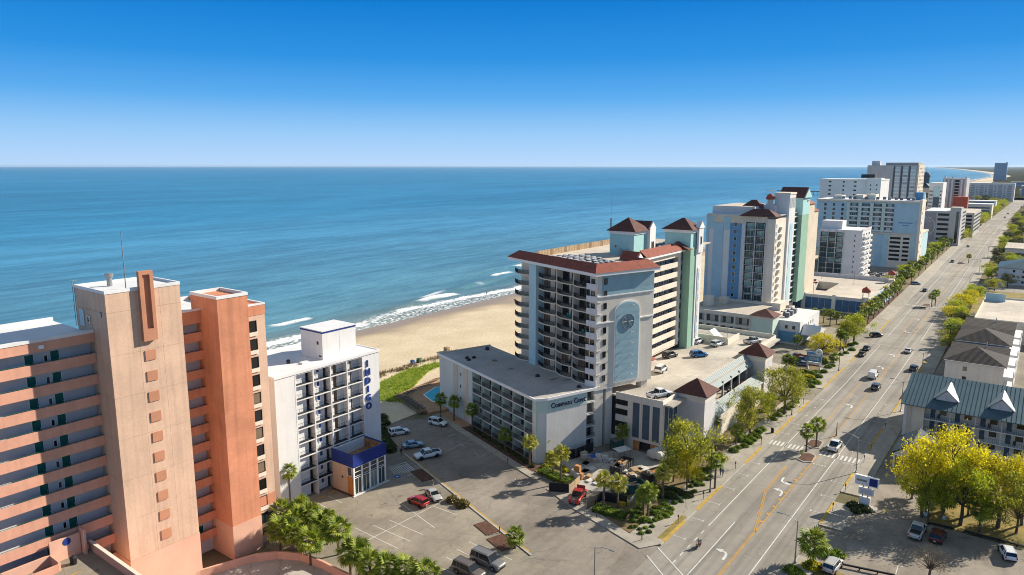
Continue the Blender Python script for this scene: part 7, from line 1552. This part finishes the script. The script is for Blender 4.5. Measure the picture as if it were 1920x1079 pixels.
    if kind in ('suv', 'wagon'): d['roof_rack'] = MB().tube([(r1+0.1, -w*0.66, zr+0.09), (f1-0.1, -w*0.66, zr+0.09)], 0.025, 4).tube([(r1+0.1, w*0.66, zr+0.09), (f1-0.1, w*0.66, zr+0.09)], 0.025, 4).mesh('roof_rack', M['trim_black'])
    r = S['wr']; tw_ = 0.22
    t_ = MB().lathe([(r*0.6, -tw_/2), (r*0.95, -tw_/2), (r, -tw_/4), (r, tw_/4), (r*0.95, tw_/2), (r*0.6, tw_/2)], 16).mesh('tyre', M['rubber']); rm = MB().lathe([(r*0.62, -tw_/2+0.01), (r*0.62, tw_/2 + 0.012)], 12).mesh('rim', M['rim'])
    d['wheel'] = (t_, rm, [(x, sg_*(w - 0.07), r) for x in (S['ax'], -S['ax']) for sg_ in (-1, 1)]); CARM[kind] = d; return d
PAINTS = {}
def get_paint(c, metal=0.25):
    if c not in PAINTS: PAINTS[c] = paint('car_paint', c, 0.3, metal)
    return PAINTS[c]
def vehicle(kind, P, az_, col, label, group=None, z=0.03, name=None, sc=1.0):
    d = car_meshes(kind); pm = get_paint(col, 0.0 if min(col) > 0.6 else 0.25)
    nm = name or {'sedan': 'parked_car', 'suv': 'sport_utility_car', 'wagon': 'large_utility_car', 'pickup': 'pickup_truck', 'van': 'cargo_van'}[kind]
    o = thing(nm, label, {'sedan': 'car', 'suv': 'car', 'wagon': 'car', 'pickup': 'pickup', 'van': 'van'}[kind], (P.x, P.y, z), rad(90 - az_), group, sc)
    for k in ('body', 'windows', 'roof', 'grille', 'bumper', 'number_plate', 'cargo_bed', 'bed_rail', 'roof_rack', 'side_panels'):
        if k in d:
            q = put(k, d[k], o)
            if k in ('body', 'roof', 'bed_rail', 'side_panels'): q.material_slots[0].link = 'OBJECT'; q.material_slots[0].material = pm
    for q_ in d['pillar']: q = put('pillar', q_, o); q.material_slots[0].link = 'OBJECT'; q.material_slots[0].material = pm
    for q_ in d['arch']: put('wheel_arch', q_, o)
    for q_ in d['mirror']: put('mirror', q_, o)
    for k in ('headlight', 'tail_light'):
        for l in d[k][1]: put(k, d[k][0], o, l)
    for l in d['wheel'][2]:
        wq = put('wheel', d['wheel'][0], o, l); wq.rotation_euler = (rad(90), 0, 0); put('rim', d['wheel'][1], wq)
    return o
WHITE, SILV, DARK, BLACK, RED, BLUE = (0.75,0.75,0.74), (0.42,0.45,0.47), (0.045,0.045,0.05), (0.012,0.012,0.014), (0.42,0.02,0.015), (0.02,0.17,0.45)
Z3 = lambda x, y: (480 + x/3.371, 560 + y/3.371)
def at(tf, x, y, z=0.0): return gp(*tf(x, y), z)
RA = 37
# side street lot
vehicle('suv', at(Z3,1150,800), 118, WHITE, 'white utility car parked alone by the sandy end of the lot')
vehicle('suv', at(Z3,905,860), 62, WHITE, 'white utility car with black roof glass beside the hotel shrubs')
vehicle('sedan', at(Z3,993,940), 70, (0.30,0.40,0.47), 'pale blue-silver sedan between white utility car and white pickup')
vehicle('pickup', at(Z3,1085,1005), -118, WHITE, 'white pickup with black bed parked across the lot')
vehicle('suv', at(Z4,1097,600), -50, RED, 'red hatchback parked over the lot bay lines', name='parked_car', sc=0.93)
vehicle('sedan', at(Z4,1200,555), 150, (0.50,0.49,0.44), 'pale champagne sedan by the kerb island shrubs')
vehicle('wagon', at(Z4,1440,1075), 128, (0.16,0.13,0.11), 'brown utility car with tinted glass at the lot entrance', sc=1.02)
vehicle('wagon', at(Z4,1570,1010), 128, (0.22,0.21,0.2), 'grey-brown long utility car catching a sun glint at the lot entrance', sc=1.1)
rt = vehicle('pickup', at(W5,705,450), 22, RED, 'red pickup with raised hood at the yard gate')
part('raised_hood', MB().prism_y([(1.5, 1.2), (2.0, 1.95), (2.05, 1.93), (1.6, 1.17)], -0.8, 0.8), M['lamp_red'], rt)
# garage deck
vehicle('suv', at(Z8,190,372,DZ), 50, (0.05,0.05,0.045), 'dark grey utility car on the garage deck', z=DZ)
vehicle('suv', at(Z8,372,368,DZ), 75, BLUE, 'bright blue utility car on the garage deck', z=DZ)
vehicle('wagon', at(Z8,132,462,DZ), 30, WHITE, 'long white utility car beside the compass tower on the deck', z=DZ)
vehicle('suv', at(Z8,362,282,DZ), 40, WHITE, 'white utility car at the foot of the green stair tower', z=DZ)
vehicle('suv', at(Z8,487,300,DZ), 48, (0.62,0.63,0.62), 'pale utility car with dark roof by the deck parapet', z=DZ)
vehicle('pickup', at(Z8,712,284,DZ), 60, (0.5,0.5,0.5), 'silver pickup half hidden behind the second garage cap', z=DZ)
vehicle('pickup', at(Z8,120,622,DZ), 62, WHITE, 'white pickup with black bed at the front edge of the deck', z=DZ)
vehicle('sedan', at(Z8,655,560,5.3), 30, (0.45,0.12,0.03), 'orange car on the covered middle garage level', z=5.3)
vehicle('sedan', at(Z8,575,612,5.3), 30, (0.6,0.6,0.58), 'pale car on the covered middle garage level', z=5.3)
# forecourt cars by the pylon sign
for i, (x, y, c, l) in enumerate(((985,372,SILV,'silver car nearest the red banner in the forecourt'), (1010,395,(0.08,0.12,0.2),'dark blue car in the forecourt row'), (1022,425,(0.1,0.16,0.28),'blue car behind the pylon sign'), (1085,392,(0.3,0.42,0.55),'pale blue car under the pylon sign board'), (885,448,WHITE,'white car half hidden by the second garage tower'))): vehicle('sedan', at(Z8,x,y), -60, c, l)
# boulevard traffic
vehicle('van', at(Z8,1472,500), RA, WHITE, 'white cargo van driving along the boulevard')
vehicle('suv', at(Z8,1490,572), RA, (0.10,0.10,0.11), 'dark grey utility car following the white van')
vehicle('pickup', at(Z8,1230,950), RA, WHITE, 'white pickup driving over the crosswalk by the palm island')
vehicle('sedan', at(Z8,1402,362), RA, (0.06,0.06,0.065), 'charcoal sedan at the kerb, nearer the pylon sign bed')
vehicle('sedan', at(Z8,1432,325), RA, DARK, 'dark sedan at the kerb, ahead of the charcoal one')
vehicle('suv', at(Z8,1492,243), 75, BLACK, 'black utility car turning out of the side street')
vehicle('sedan', at(W2,640,815), RA, WHITE, 'white sedan driving past the intersection')
vehicle('suv', at(W2,688,965), RA, (0.06,0.065,0.06), 'dark utility car parked before the townhouses')
vehicle('sedan', at(W2,782,300), RA, (0.06,0.06,0.07), 'dark sedan at the kerb near the far median palms')
vehicle('suv', at(W2,705,245), RA+60, (0.3,0.32,0.35), 'grey utility car in the resort driveway')
vehicle('sedan', at(W2,1015,55), RA, (0.08,0.08,0.1), 'dark sedan far along the left lane')
for i, (x, y, c) in enumerate(((1385,675,(0.05,0.05,0.05)), (1420,635,(0.25,0.05,0.04)), (1515,625,(0.4,0.4,0.4)), (1560,562,(0.1,0.1,0.1)), (995,985,(0.45,0.5,0.55)))):
    vehicle('sedan', at(W1,x,y), RA, c, ('black car far up the boulevard near the green tree line', 'dark red car far up the boulevard beside the black one', 'silver car far up the right lane', 'last dark car before the boulevard end', 'pale blue car at the kerb by the mural garage')[i])
for i in range(16): vehicle(('sedan', 'suv')[i % 2], RD(428 + (i // 8)*6.5, -62 - (i % 8)*2.9), RA, ((0.4,0.4,0.4), DARK, WHITE, (0.12,0.14,0.2))[i % 4], 'parked car in the lot before the blue resort block', 'cars before the blue resort block')
for i in range(7): vehicle(('sedan', 'suv')[i % 2], RD(316.5 + i*3.1, -86.5, 0), 127, ((0.35,0.36,0.38), (0.2,0.25,0.3), WHITE, DARK, (0.55,0.55,0.52), (0.05,0.05,0.06), (0.5,0.5,0.5))[i], ('grey car at the near end of the deck row', 'blue-grey car in the deck row', 'white car in the deck row by the tower', 'black car in the deck row', 'cream car in the deck row', 'dark utility car in the deck row', 'light grey car at the end of the deck row')[i], z=5.9)
vehicle('pickup', RD(345, -84.5), 60, RED, 'red pickup parked askew on the shuttered deck', z=5.9)
vehicle('sedan', RD(350, -85), 60, (0.08,0.04,0.03), 'dark car beside the red pickup on the shuttered deck', z=5.9)
# east lots
vehicle('pickup', at(W4,1045,622), 40, (0.62,0.60,0.56), 'white pickup with dark bed under the motel trees')
vehicle('suv', at(W4,1212,662), 42, (0.10,0.02,0.02), 'dark maroon utility car under the motel trees')
vehicle('suv', at(W4,1782,800), 22, (0.70,0.72,0.74), 'white hatchback alone in the shaded motel lot', name='parked_car', sc=0.95)
vehicle('suv', at(W4,352,905), 42, (0.55,0.54,0.52), 'silver utility car with roof bars at the corner lot')

# ------------------------------------------------------------ people
def skin_person(joints, radii, edges, colors):
    me = bpy.data.meshes.new('person'); me.from_pydata(joints, edges, []); ob = bpy.data.objects.new('person', me); COL.objects.link(ob)
    mo_ = ob.modifiers.new('skin', 'SKIN'); mo_.use_smooth_shade = True
    for i, r in enumerate(radii): me.skin_vertices[0].data[i].radius = (r, r) if not hasattr(r, '__len__') else r
    me.skin_vertices[0].data[0].use_root = True
    ob.modifiers.new('sub', 'SUBSURF').levels = 1
    dg_ = bpy.context.evaluated_depsgraph_get(); m2 = bpy.data.meshes.new_from_object(ob.evaluated_get(dg_)); bpy.data.objects.remove(ob)
    return m2
def person(P, az_, top, legs, label, stride=0.22, arm=0.15, sit=False, z=0.0, hair='cloth_dark'):
    if not sit:
        J = [(0,0,.95),(0,0,1.15),(0,0,1.38),(0,0,1.5),(0,0,1.6),(.02,0,1.72)] + [(0,.17,1.4),(-arm,.24,1.14),(arm*.3,.26,.92),(arm*.4,.26,.82), (0,-.17,1.4),(arm,-.24,1.14),(arm*1.6,-.26,.93),(arm*1.8,-.26,.83)] + [(0,.1,.9),(stride*.5,.1,.5),(stride*.6,.1,.08),(stride*.6+.16,.1,.04), (0,-.1,.9),(-stride*.3,-.1,.5),(-stride,-.1,.12),(-stride+.14,-.1,.04)]
    else:
        J = [(-.15,0,.95),(-.08,0,1.15),(.02,0,1.36),(.05,0,1.48),(.08,0,1.6),(.1,0,1.72)] + [(.02,.19,1.36),(.2,.3,1.18),(.45,.3,1.15),(.53,.28,1.15), (.02,-.19,1.36),(.2,-.3,1.18),(.45,-.3,1.15),(.53,-.28,1.15)] + [(-.1,.14,.9),(.3,.24,.78),(.12,.24,.36),(.28,.24,.3), (-.1,-.14,.9),(.3,-.24,.78),(.12,-.24,.36),(.28,-.24,.3)]
    Rr = [.13,.13,.15,.06,.09,.1, .07,.05,.04,.035, .07,.05,.04,.035, .09,.065,.045,.04, .09,.065,.045,.04]
    Ed = [(0,1),(1,2),(2,3),(3,4),(4,5),(2,6),(6,7),(7,8),(8,9),(2,10),(10,11),(11,12),(12,13),(0,14),(14,15),(15,16),(16,17),(0,18),(18,19),(19,20),(20,21)]
    me = skin_person(J, Rr, Ed, None)
    for m in (M[legs], M[top], M['skin'], M[hair]): me.materials.append(m)
    for p in me.polygons:
        c = p.center; hd = c.z > 1.5
        if hd: p.material_index = 3 if (c.z > 1.68 or c.x < J[4][0] - 0.03) else 2
        elif c.z > 0.95 and not (abs(c.y) > 0.2 and (c.z < 1.02 if not sit else c.x > 0.4)): p.material_index = 1
        elif abs(c.y) > 0.2 and c.z > 0.75 and not sit: p.material_index = 2
        else: p.material_index = 0
        if sit and abs(c.y) > 0.2 and c.x > 0.42 and c.z > 1.0: p.material_index = 2
    o = put('person', me, None, (P.x, P.y, z), rad(90 - az_)); tag(o, label, 'person'); return o
person(at(W5,1730,280), RA, 'cloth_dark', 'cloth_dark', 'person in black walking on the sidewalk beside the shrubs', z=0.14)
person(at(W5,1747,288), RA, 'cloth_blue', 'cloth_grey', 'person in a blue top walking beside the one in black', z=0.14)
person(at(Z4,982,270), 30, 'cloth_dark', 'cloth_dark', 'person in dark clothes crossing the path by the blue sedan')
person(at(Z4,1195,488), 120, 'cloth_dark', 'cloth_grey', 'person standing behind the champagne sedan', stride=0.08)
person(at(W5,668,500), -160, 'cloth_grey', 'cloth_blue', 'person bending at the open hood of the red pickup', stride=0.1)
W7 = lambda x, y: (620 + x/4.905, 540 + y/4.905)
q = at(W7,1435,62,-1.0); person(q, 20, 'cloth_dark', 'cloth_dark', 'person wading in the shallow surf', z=-1.15)
s_, t_ = to_st(at(W7,1688,118)); person(RD(s_, t_), 200, 'cloth_dark', 'cloth_dark', 'person walking on the wet sand near the surf', z=sand_h(s_, t_))
# motorcycle and rider
mp = at(W5,1573,795); mc = thing('motorcycle', 'dark cruiser motorcycle ridden in the left lane', 'motorcycle', (mp.x, mp.y, 0.03), rad(90 - (RA + 180)))
for x in (0.75, -0.75):
    w = put('wheel', MB().lathe([(0.18, -0.06), (0.31, -0.06), (0.33, 0), (0.31, 0.06), (0.18, 0.06)], 16).mesh('wheel', M['rubber']), mc, (x, 0, 0.33)); w.rotation_euler = (rad(90), 0, 0); put('rim', MB().lathe([(0.2, -0.04), (0.2, 0.04)], 10).mesh('rim', M['rim']), w)
part('frame', MB().tube([(0.75, 0, 0.33), (0.45, 0, 0.95)], 0.05, 6).tube([(-0.75, 0, 0.33), (-0.2, 0, 0.6), (0.4, 0, 0.8)], 0.05, 6).box(-0.25, 0.3, -0.14, 0.14, 0.28, 0.62), M['steel'], mc)
part('fuel_tank', MB().lathe([(0.05, -0.3), (0.15, -0.2), (0.17, 0.05), (0.08, 0.3)], 10), M['lamp_red'], mc, (0.15, 0, 0.82)).rotation_euler = (0, rad(90), 0)
part('seat', MB().box(-0.65, -0.05, -0.14, 0.14, 0.7, 0.8).box(-0.95, -0.6, -0.12, 0.12, 0.72, 0.9), M['trim_black'], mc); part('handlebar', MB().tube([(0.4, -0.4, 1.08), (0.48, 0, 1.02), (0.4, 0.4, 1.08)], 0.025, 5), M['steel'], mc)
part('headlight', MB().box(0.5, 0.62, -0.1, 0.1, 0.85, 1.02), M['lamp_clear'], mc); part('exhaust', MB().tube([(0.1, -0.18, 0.3), (-0.8, -0.2, 0.32)], 0.05, 6), M['steel'], mc)
person(mp, RA + 180, 'cloth_grey', 'cloth_dark', 'rider in grey seated on the motorcycle', sit=True, z=-0.08)

# ------------------------------------------------------------ street furniture
def lamp(P, h, az_, label, arm=2.4, group=None, z=0.14):
    o = thing('street_lamp', label, 'street lamp', (P.x, P.y, z), rad(90 - az_), group)
    part('pole', MB().lathe([(0.2, 0), (0.2, 0.25), (0.11, 0.3), (0.07, h)], 8), M['steel'], o); part('arm', MB().tube([(0, 0, h - 0.15), (arm*0.5, 0, h + 0.35), (arm, 0, h + 0.5)], 0.045, 6), M['steel'], o)
    hd = part('lamp_head', MB().box(arm - 0.1, arm + 0.75, -0.16, 0.16, h + 0.42, h + 0.56), M['steel'], o); part('lens', MB().box(arm + 0.05, arm + 0.65, -0.12, 0.12, h + 0.38, h + 0.419), M['lamp_clear'], hd)
lamp(gp(1490,1058), 7.0, -53, 'street lamp at the corner lot beside the broad palm')
lamp(gp(1605,887), 7.2, -53, 'street lamp with a camera box by the crosswalk'); 
lamp(gp(1114,1100), 6.0, 127, 'street lamp at the lot entrance on the side street')
lamp(RD(226,-24.2), 7.5, -53, 'street lamp near the townhouses'); lamp(RD(192,-24.2), 7.5, -53, 'street lamp in front of the motel gable')
for i, (s, t) in enumerate(((310,-24.8), (390,-26), (470,-27.5), (560,-29))): lamp(RD(s, t), 8, -53, 'street lamp along the far right sidewalk', group='far street lamps')
for i, (x, y) in enumerate(((1655,400), (1690,190))): 
    P = gp(*W5(x, y)); o = thing('utility_pole', ('slim grey pole on the sidewalk beside the walkers', 'slim grey pole farther along the shrub bed')[i], 'pole', (P.x, P.y, 0.14)); part('shaft', MB().lathe([(0.12, 0), (0.08, 8.2), (0.04, 8.3)], 8), M['lamp_bronze'], o); part('base', MB().lathe([(0.2, 0), (0.2, 0.3)], 8), M['lamp_bronze'], o)
for i, (x, y) in enumerate(((958,740), (975,605), (1255,460), (1240,870))):
    P = gp(*Z8(x, y)); o = thing('utility_pole', ('tall slim pole beside the garage driveway', 'slim pole by the olive street tree', 'tall slim pole at the kerb before the pylon sign', 'short pole by the median island')[i], 'pole', (P.x, P.y, 0.14)); part('shaft', MB().lathe([(0.11, 0), (0.07, 8.5 if i < 3 else 3.0), (0.03, 8.6 if i < 3 else 3.1)], 8), M['lamp_bronze'], o); part('base', MB().lathe([(0.2, 0), (0.2, 0.3)], 8), M['lamp_bronze'], o)
mtr = (MB().lathe([(0.05, 0), (0.05, 1.1)], 6).mesh('post', M['lamp_bronze']), MB().box(-0.12, 0.12, -0.09, 0.09, 1.1, 1.42).lathe([(0.12, 1.42), (0.08, 1.52), (0.01, 1.56)], 8).mesh('meter_head', M['trim_black']))
def meter(P, label, grp):
    o = thing('parking_meter', label, 'parking meter', (P.x, P.y, 0.15), ROT_R, grp); put('post', mtr[0], o); put('meter_head', mtr[1], o)
for s in (106.5, 117.5, 134, 150, 168, 183): meter(RD(s, -44.9), 'parking meter on the hotel side kerb', 'meters on the hotel side')
for s in (127, 136.5, 153, 160, 176, 199): meter(RD(s, -25.0), 'parking meter on the motel side kerb', 'meters on the motel side')
for (x, y) in ((140,690), (205,770), (200,190), (1000,60), (835,490), (840,580), (1165,745), (395,285)):
    P = gp(*W5(x, y)); o = thing('bollard_post', 'short dark post beside the side street paving', 'post', (P.x, P.y, 0.0), 0, 'posts along the side street'); part('shaft', MB().lathe([(0.08, 0), (0.08, 1.1), (0.02, 1.2)], 8), M['lamp_bronze'], o); part('cap', MB().lathe([(0.1, 1.0), (0.1, 1.12)], 8), M['trim_black'], o)
# wrecked trash can on the garage sidewalk
P = gp(*Z8(836,852)); o = thing('litter_bin', 'dark litter bin on the sidewalk by the garage bed', 'bin', (P.x, P.y, 0.14)); part('drum', MB().lathe([(0.32, 0), (0.36, 0.9), (0.3, 0.95)], 12), M['trim_black'], o); part('lid', MB().lathe([(0.36, 0.951), (0.3, 1.1), (0.05, 1.2)], 12), M['trim_black'], o)
# motel pylon sign: two white boards, blue square
P = gp(*W4(612,402)); o = thing('motel_sign', 'white motel pylon sign with dark blue square panel', 'sign', (P.x, P.y, 0), ROT_R, None, 0.86)
# boards face the traffic, perpendicular to the road
box_part('lower_board', 'white_trim', o, -0.3, 0.3, -1.0, 1.0, 0.3, 2.4); box_part('middle_board', 'white_trim', o, -0.25, 0.25, -1.6, 1.3, 2.9, 4.4); ub = box_part('upper_board', 'white_trim', o, -0.3, 0.3, -2.3, 2.1, 4.9, 6.9)
box_part('blue_square', 'royal', ub, -0.33, -0.301, -2.1, -0.6, 5.1, 6.7); box_part('grey_script', 'rail_grey', ub, -0.32, -0.301, -0.1, 1.8, 5.7, 6.1); box_part('message_strip', 'walk_wall', o, -0.27, -0.251, -1.3, 1.0, 3.2, 4.1)
for y in (-0.5, 0.5): box_part('post', 'steel', o, -0.12, 0.12, y-0.1, y+0.1, 0, 4.9)
box_part('plinth', 'concrete', o, -1.0, 1.0, -2.4, 2.0, 0, 0.3)
# resort pylon sign
P = RD(217.3, -51.2); o = thing('resort_pylon_sign', 'grey resort pylon sign reading Compass Cove with white disc', 'sign', (P.x, P.y, 0), ROT_R, None, 0.74)
bd = box_part('board', 'midblue', o, -0.3, 0.3, -2.9, 2.9, 3.6, 7.4); part('disc', MB().lathe([(1.3, -0.2), (1.3, 0.2)], 24), M['white_trim'], o, (-0.15, -1.6, 7.7)).rotation_euler = (0, rad(90), 0)
part('disc_star', MB().prism([(0.15*math.cos(a*math.pi/4) if a % 2 else 0.9*math.cos(a*math.pi/4), 0.15*math.sin(a*math.pi/4) if a % 2 else 0.9*math.sin(a*math.pi/4)) for a in range(8)], -0.02, 0.02), M['steel'], o, (-0.38, -1.6, 7.7)).rotation_euler = (0, rad(90), 0)
for i, (txt, sz) in enumerate((('COMPASS', 1.15), ('COVE', 1.35))): put('lettering', text_mesh(txt, sz, 0.08, M['white_trim'], 0.02), o, (-0.35, 0.0, 5.75 - 1.5*i), rad(-90))
box_part('message_board', 'white_trim', o, -0.25, 0.25, -2.7, 2.7, 2.3, 3.3); box_part('red_strip', 'dome_red', o, -0.28, 0.28, -2.8, 2.8, 1.7, 2.2)
for y in (-2.3, 2.3): box_part('post', 'white_trim', o, -0.3, 0.3, y-0.35, y+0.35, 0, 3.6)
tag(part('entrance_banner', MB().box(-0.05, 0.05, -2.4, 2.4, 0.4, 1.5).box(-0.08, 0.08, -2.5, -2.41, 0, 1.6).box(-0.08, 0.08, 2.41, 2.5, 0, 1.6), M['dome_red'], None, RD(228, -57), ROT_R), 'red and white banner strip behind the forecourt cars', 'banner')
# keep-right board on the median nose
P = gp(*Z8(1018,1005)); o = thing('median_marker', 'small yellow-green marker board on the median nose', 'sign', (P.x, P.y, 0.17), ROT_R); box_part('post', 'steel', o, -0.04, 0.04, -0.04, 0.04, 0, 0.7); box_part('panel', 'mark_pale', o, -0.06, -0.041, -0.3, 0.3, 0.5, 1.5)
for i, (x, y) in enumerate(((1110,520), (1258,548))):
    P = gp(*W4(x, y)); o = thing('bay_sign', 'small pale blue sign on a post at the lawn edge', 'sign', (P.x, P.y, 0), ROT_R, 'bay signs at the lawn edge'); box_part('post', 'steel', o, -0.03, 0.03, -0.03, 0.03, 0, 1.7); box_part('panel', 'paleblue', o, -0.05, -0.031, -0.22, 0.22, 1.1, 1.75)
for i, (a, b, l) in enumerate((((1140,545),(1340,590),'black low rail at the lawn edge behind the maroon car'), ((1425,610),(1920,740),'long black low rail at the lawn edge by the white hatchback'), ((430,885),(860,975),'black low rail along the corner lot'))):
    A, B = gp(*W4(*a)), gp(*W4(*b)); d = B - A; o = thing('low_rail', l, 'rail', (A.x, A.y, 0), math.atan2(d.y, d.x)); L_ = d.length
    part('beam', MB().box(0, L_, -0.12, 0.12, 0.3, 0.55), M['mesh_black'], o)
    for k in range(int(L_/2.4)+1): put('post', box_mesh('mesh_black', -0.08, 0.08, -0.08, 0.08, 0, 0.299), o, (k*2.4, 0, 0))

# ------------------------------------------------------------ construction yard
def fence_run(pts, label, m='mesh_black', h=1.9):
    o = thing('screened_fence', label, 'fence', (pts[0].x, pts[0].y, 0))
    for a, b in zip(pts, pts[1:]):
        d = b - a; n = max(1, int(d.length/2.5))
        for k in range(n): 
            p, q = a + d*k/n - pts[0], a + d*(k+1)/n - pts[0]; e = (q-p).normalized()*0.06
            s_ = Vector((-e.y, e.x, 0))*0.3; mb = MB(); P_ = [p+e+s_, q-e+s_, q-e-s_, p+e-s_]; mb.prism([(v.x, v.y) for v in P_][::-1], 0.12, h); part('fence_panel', mb, M[m], o); part('fence_post', MB().tube([(p.x, p.y, 0), (p.x, p.y, h + 0.1)], 0.05, 5), M['steel'], o)
f5 = lambda *l: [gp(*W5(x, y)) for x, y in l]
fence_run(f5((495,395),(640,405)), 'black screened fence panel by the street gate'); fence_run(f5((640,405),(720,330)), 'bare timber-topped fence beside the red pickup', 'timber', 1.6)
fence_run(f5((765,530),(880,460),(1060,500)), 'black screened fence behind the corner hedge'); fence_run(f5((1060,500),(1120,430)), 'pale board fence beside the yellow bin', 'canvas', 0.8)
fence_run(f5((1215,385),(1300,300)), 'black screened fence between dumpster and shrub bed'); fence_run([CDV(111.3, 80.5), CDV(109.6, 87), CDV(110.6, 92.5)], 'black screened fence along the sign wall of the low wing', 'mesh_black', 2.2)
def skip(P, rz, L_, w, h, m, label, fill='timber'):
    o = thing('roll_off_dumpster', label, 'dumpster', (P.x, P.y, 0.03), rz)
    mb = MB().box(-L_/2, L_/2, -w/2, -w/2+0.12, 0.15, h).box(-L_/2, L_/2, w/2-0.12, w/2, 0.15, h).box(-L_/2, -L_/2+0.12, -w/2+0.121, w/2-0.121, 0.15, h).box(L_/2-0.12, L_/2, -w/2+0.121, w/2-0.121, 0.15, h).box(-L_/2+0.121, L_/2-0.121, -w/2+0.121, w/2-0.121, 0.15, 0.3); part('tub', mb, M[m], o)
    for k in range(6): x = -L_/2 + 0.4 + (L_-0.8)*k/5; box_part('rib', m, o, x-0.06, x+0.06, -w/2-0.08, -w/2-0.001, 0.2, h-0.05); box_part('rib', m, o, x-0.06, x+0.06, w/2+0.001, w/2+0.08, 0.2, h-0.05)
    for k in range(9): box_part('debris', ('timber', 'plywood', 'canvas', 'steel')[k % 4], o, 0, R_.uniform(0.8, 2.2), 0, R_.uniform(0.2, 0.9), 0, R_.uniform(0.1, 0.35), loc=(R_.uniform(-L_/2+0.3, L_/2-2.0), R_.uniform(-w/2+0.3, w/2-1.0), h*R_.uniform(0.5, 0.95)), rz=R_.uniform(-0.4, 0.4))
skip(gp(*W5(1070,395)), rad(20), 6.2, 2.4, 1.7, 'dumpster', 'dark green open dumpster full of rubble by the slender palms'); skip(gp(*W5(1020,235)), rad(55), 6.0, 2.4, 1.6, 'inner', 'black open dumpster in the middle of the yard'); skip(gp(*W5(1245,300)), rad(35), 4.6, 2.2, 1.6, 'inner', 'black dumpster beside the shrub bed fence')
def pile(P, m, label, n, sz, h, seed):
    r = random.Random(seed); o = thing('material_pile', label, 'pile', (P.x, P.y, 0.03), r.uniform(0, 3))
    for k in range(n): box_part('bundle', m if k % 3 else 'canvas', o, -sz/2, sz/2, -sz*0.35, sz*0.35, 0, h, loc=(r.uniform(-sz, sz), r.uniform(-sz, sz), h*(k // 4)), rz=r.uniform(-0.3, 0.3))
pile(gp(*W5(790,170)), 'concrete', 'grey bagged pallets beside the sign wall fence', 6, 1.3, 0.8, 1); pile(gp(*W5(890,170)), 'canvas', 'pale wrapped pallets beside the blue tarp', 6, 1.2, 0.7, 2); pile(gp(*W5(950,185)), 'canvas', 'low pale stacks near the yard centre', 5, 1.1, 0.4, 3)
pile(gp(*W5(770,220)), 'concrete', 'flat grey boards laid out on the yard floor', 9, 2.2, 0.08, 4); pile(gp(*W5(1090,275)), 'timber', 'brown timber heap by the black dumpster', 9, 1.8, 0.35, 5); pile(gp(*W5(700,285)), 'plywood', 'upright plywood crates behind the red pickup', 5, 1.1, 1.2, 6)
pile(gp(*W5(820,310)), 'timber', 'timber offcuts by the truck gate', 6, 1.4, 0.3, 7); pile(gp(*W5(1180,230)), 'timber', 'long brown planks under the yellow tree', 6, 2.4, 0.15, 8); pile(gp(*W5(1120,330)), 'inner', 'dark rubble mound between the dumpsters', 9, 1.3, 0.5, 9)
R_.seed(5); bm_ = bmesh.new(); bmesh.ops.create_icosphere(bm_, subdivisions=3, radius=1)
for v in bm_.verts: k = 1 + 0.22*math.sin(v.co.x*5 + v.co.y*3) + 0.15*math.sin(v.co.y*8); v.co = Vector((v.co.x*1.7*k, v.co.y*1.2*k, max(0, v.co.z*1.25*k)))
me = bpy.data.meshes.new('tarp_pile'); bm_.to_mesh(me); bm_.free(); me.materials.append(M['tarp_blue']); tp = put('tarp_pile', me, None, gp(*W5(842,160)) + Vector((0,0,0.03))); tag(tp, 'heap covered with bright blue tarp in the yard', 'tarp')
o = thing('shade_canopy', 'small white canopy tent in the yard', 'canopy', gp(*W5(1022,150)), rad(30)); part('roof', MB().hip(-1.6, 1.6, -1.1, 1.1, 2.0, 2.6, over=0.1), M['canvas'], o)
for x, y in ((-1.5,-1), (1.5,-1), (-1.5,1), (1.5,1)): box_part('leg', 'steel', o, x-0.04, x+0.04, y-0.04, y+0.04, 0, 2.0)
o = thing('generator_box', 'green-grey utility cabinet between the tower pillars and palm', 'cabinet', CDV(108.8, 97.5), ROT_C); box_part('cabinet', 'dumpster', o, -1.2, 1.2, -0.9, 0.9, 0.1, 2.2); box_part('lid', 'steel', o, -1.25, 1.25, -0.95, 0.95, 2.2, 2.3)
for i, (x, y) in enumerate(((1275,150), (1330,165))):
    o = thing('covered_trailer', ('pale covered trailer under the olive tree, nearer the garage', 'pale covered trailer under the olive tree, nearer the shrub bed')[i], 'trailer', gp(*W5(x, y)), rad(35)); part('cover', MB().prism_x([(-1.0, 0.6), (1.0, 0.6), (1.05, 1.6), (0.6, 2.1), (-0.6, 2.1), (-1.05, 1.6)], -2, 2), M['canvas'], o)
    for yy in (-0.9, 0.9): part('wheel', MB().lathe([(0.3, -0.1), (0.33, 0), (0.3, 0.1)], 12), M['rubber'], o, (0, yy, 0.33)).rotation_euler = (rad(90), 0, 0)
o = thing('yellow_crate', 'small yellow bin behind the corner hedge', 'bin', gp(*W5(1040,490)), rad(20)); box_part('bin_body', 'yellow', o, -0.8, 0.8, -0.5, 0.5, 0.05, 0.7); box_part('bin_lid', 'yellow', o, -0.85, 0.85, -0.55, 0.55, 0.7, 0.8)
# ------------------------------------------------------------ sea air
hz = MB().box(-95000, 95000, -95000, 95000, -7.5, 78.0)
hm = bpy.data.materials.new('sea_air'); hm.use_nodes = True; nt = hm.node_tree; nt.nodes.clear()
ho = nt.nodes.new('ShaderNodeOutputMaterial'); pv = nt.nodes.new('ShaderNodeVolumePrincipled'); pv.inputs['Density'].default_value = 0.00002; pv.inputs['Color'].default_value = (0.62, 0.80, 1.0, 1); pv.inputs['Anisotropy'].default_value = 0.2
nt.links.new(pv.outputs[0], ho.inputs['Volume'])
stuff(part('haze', hz, hm))
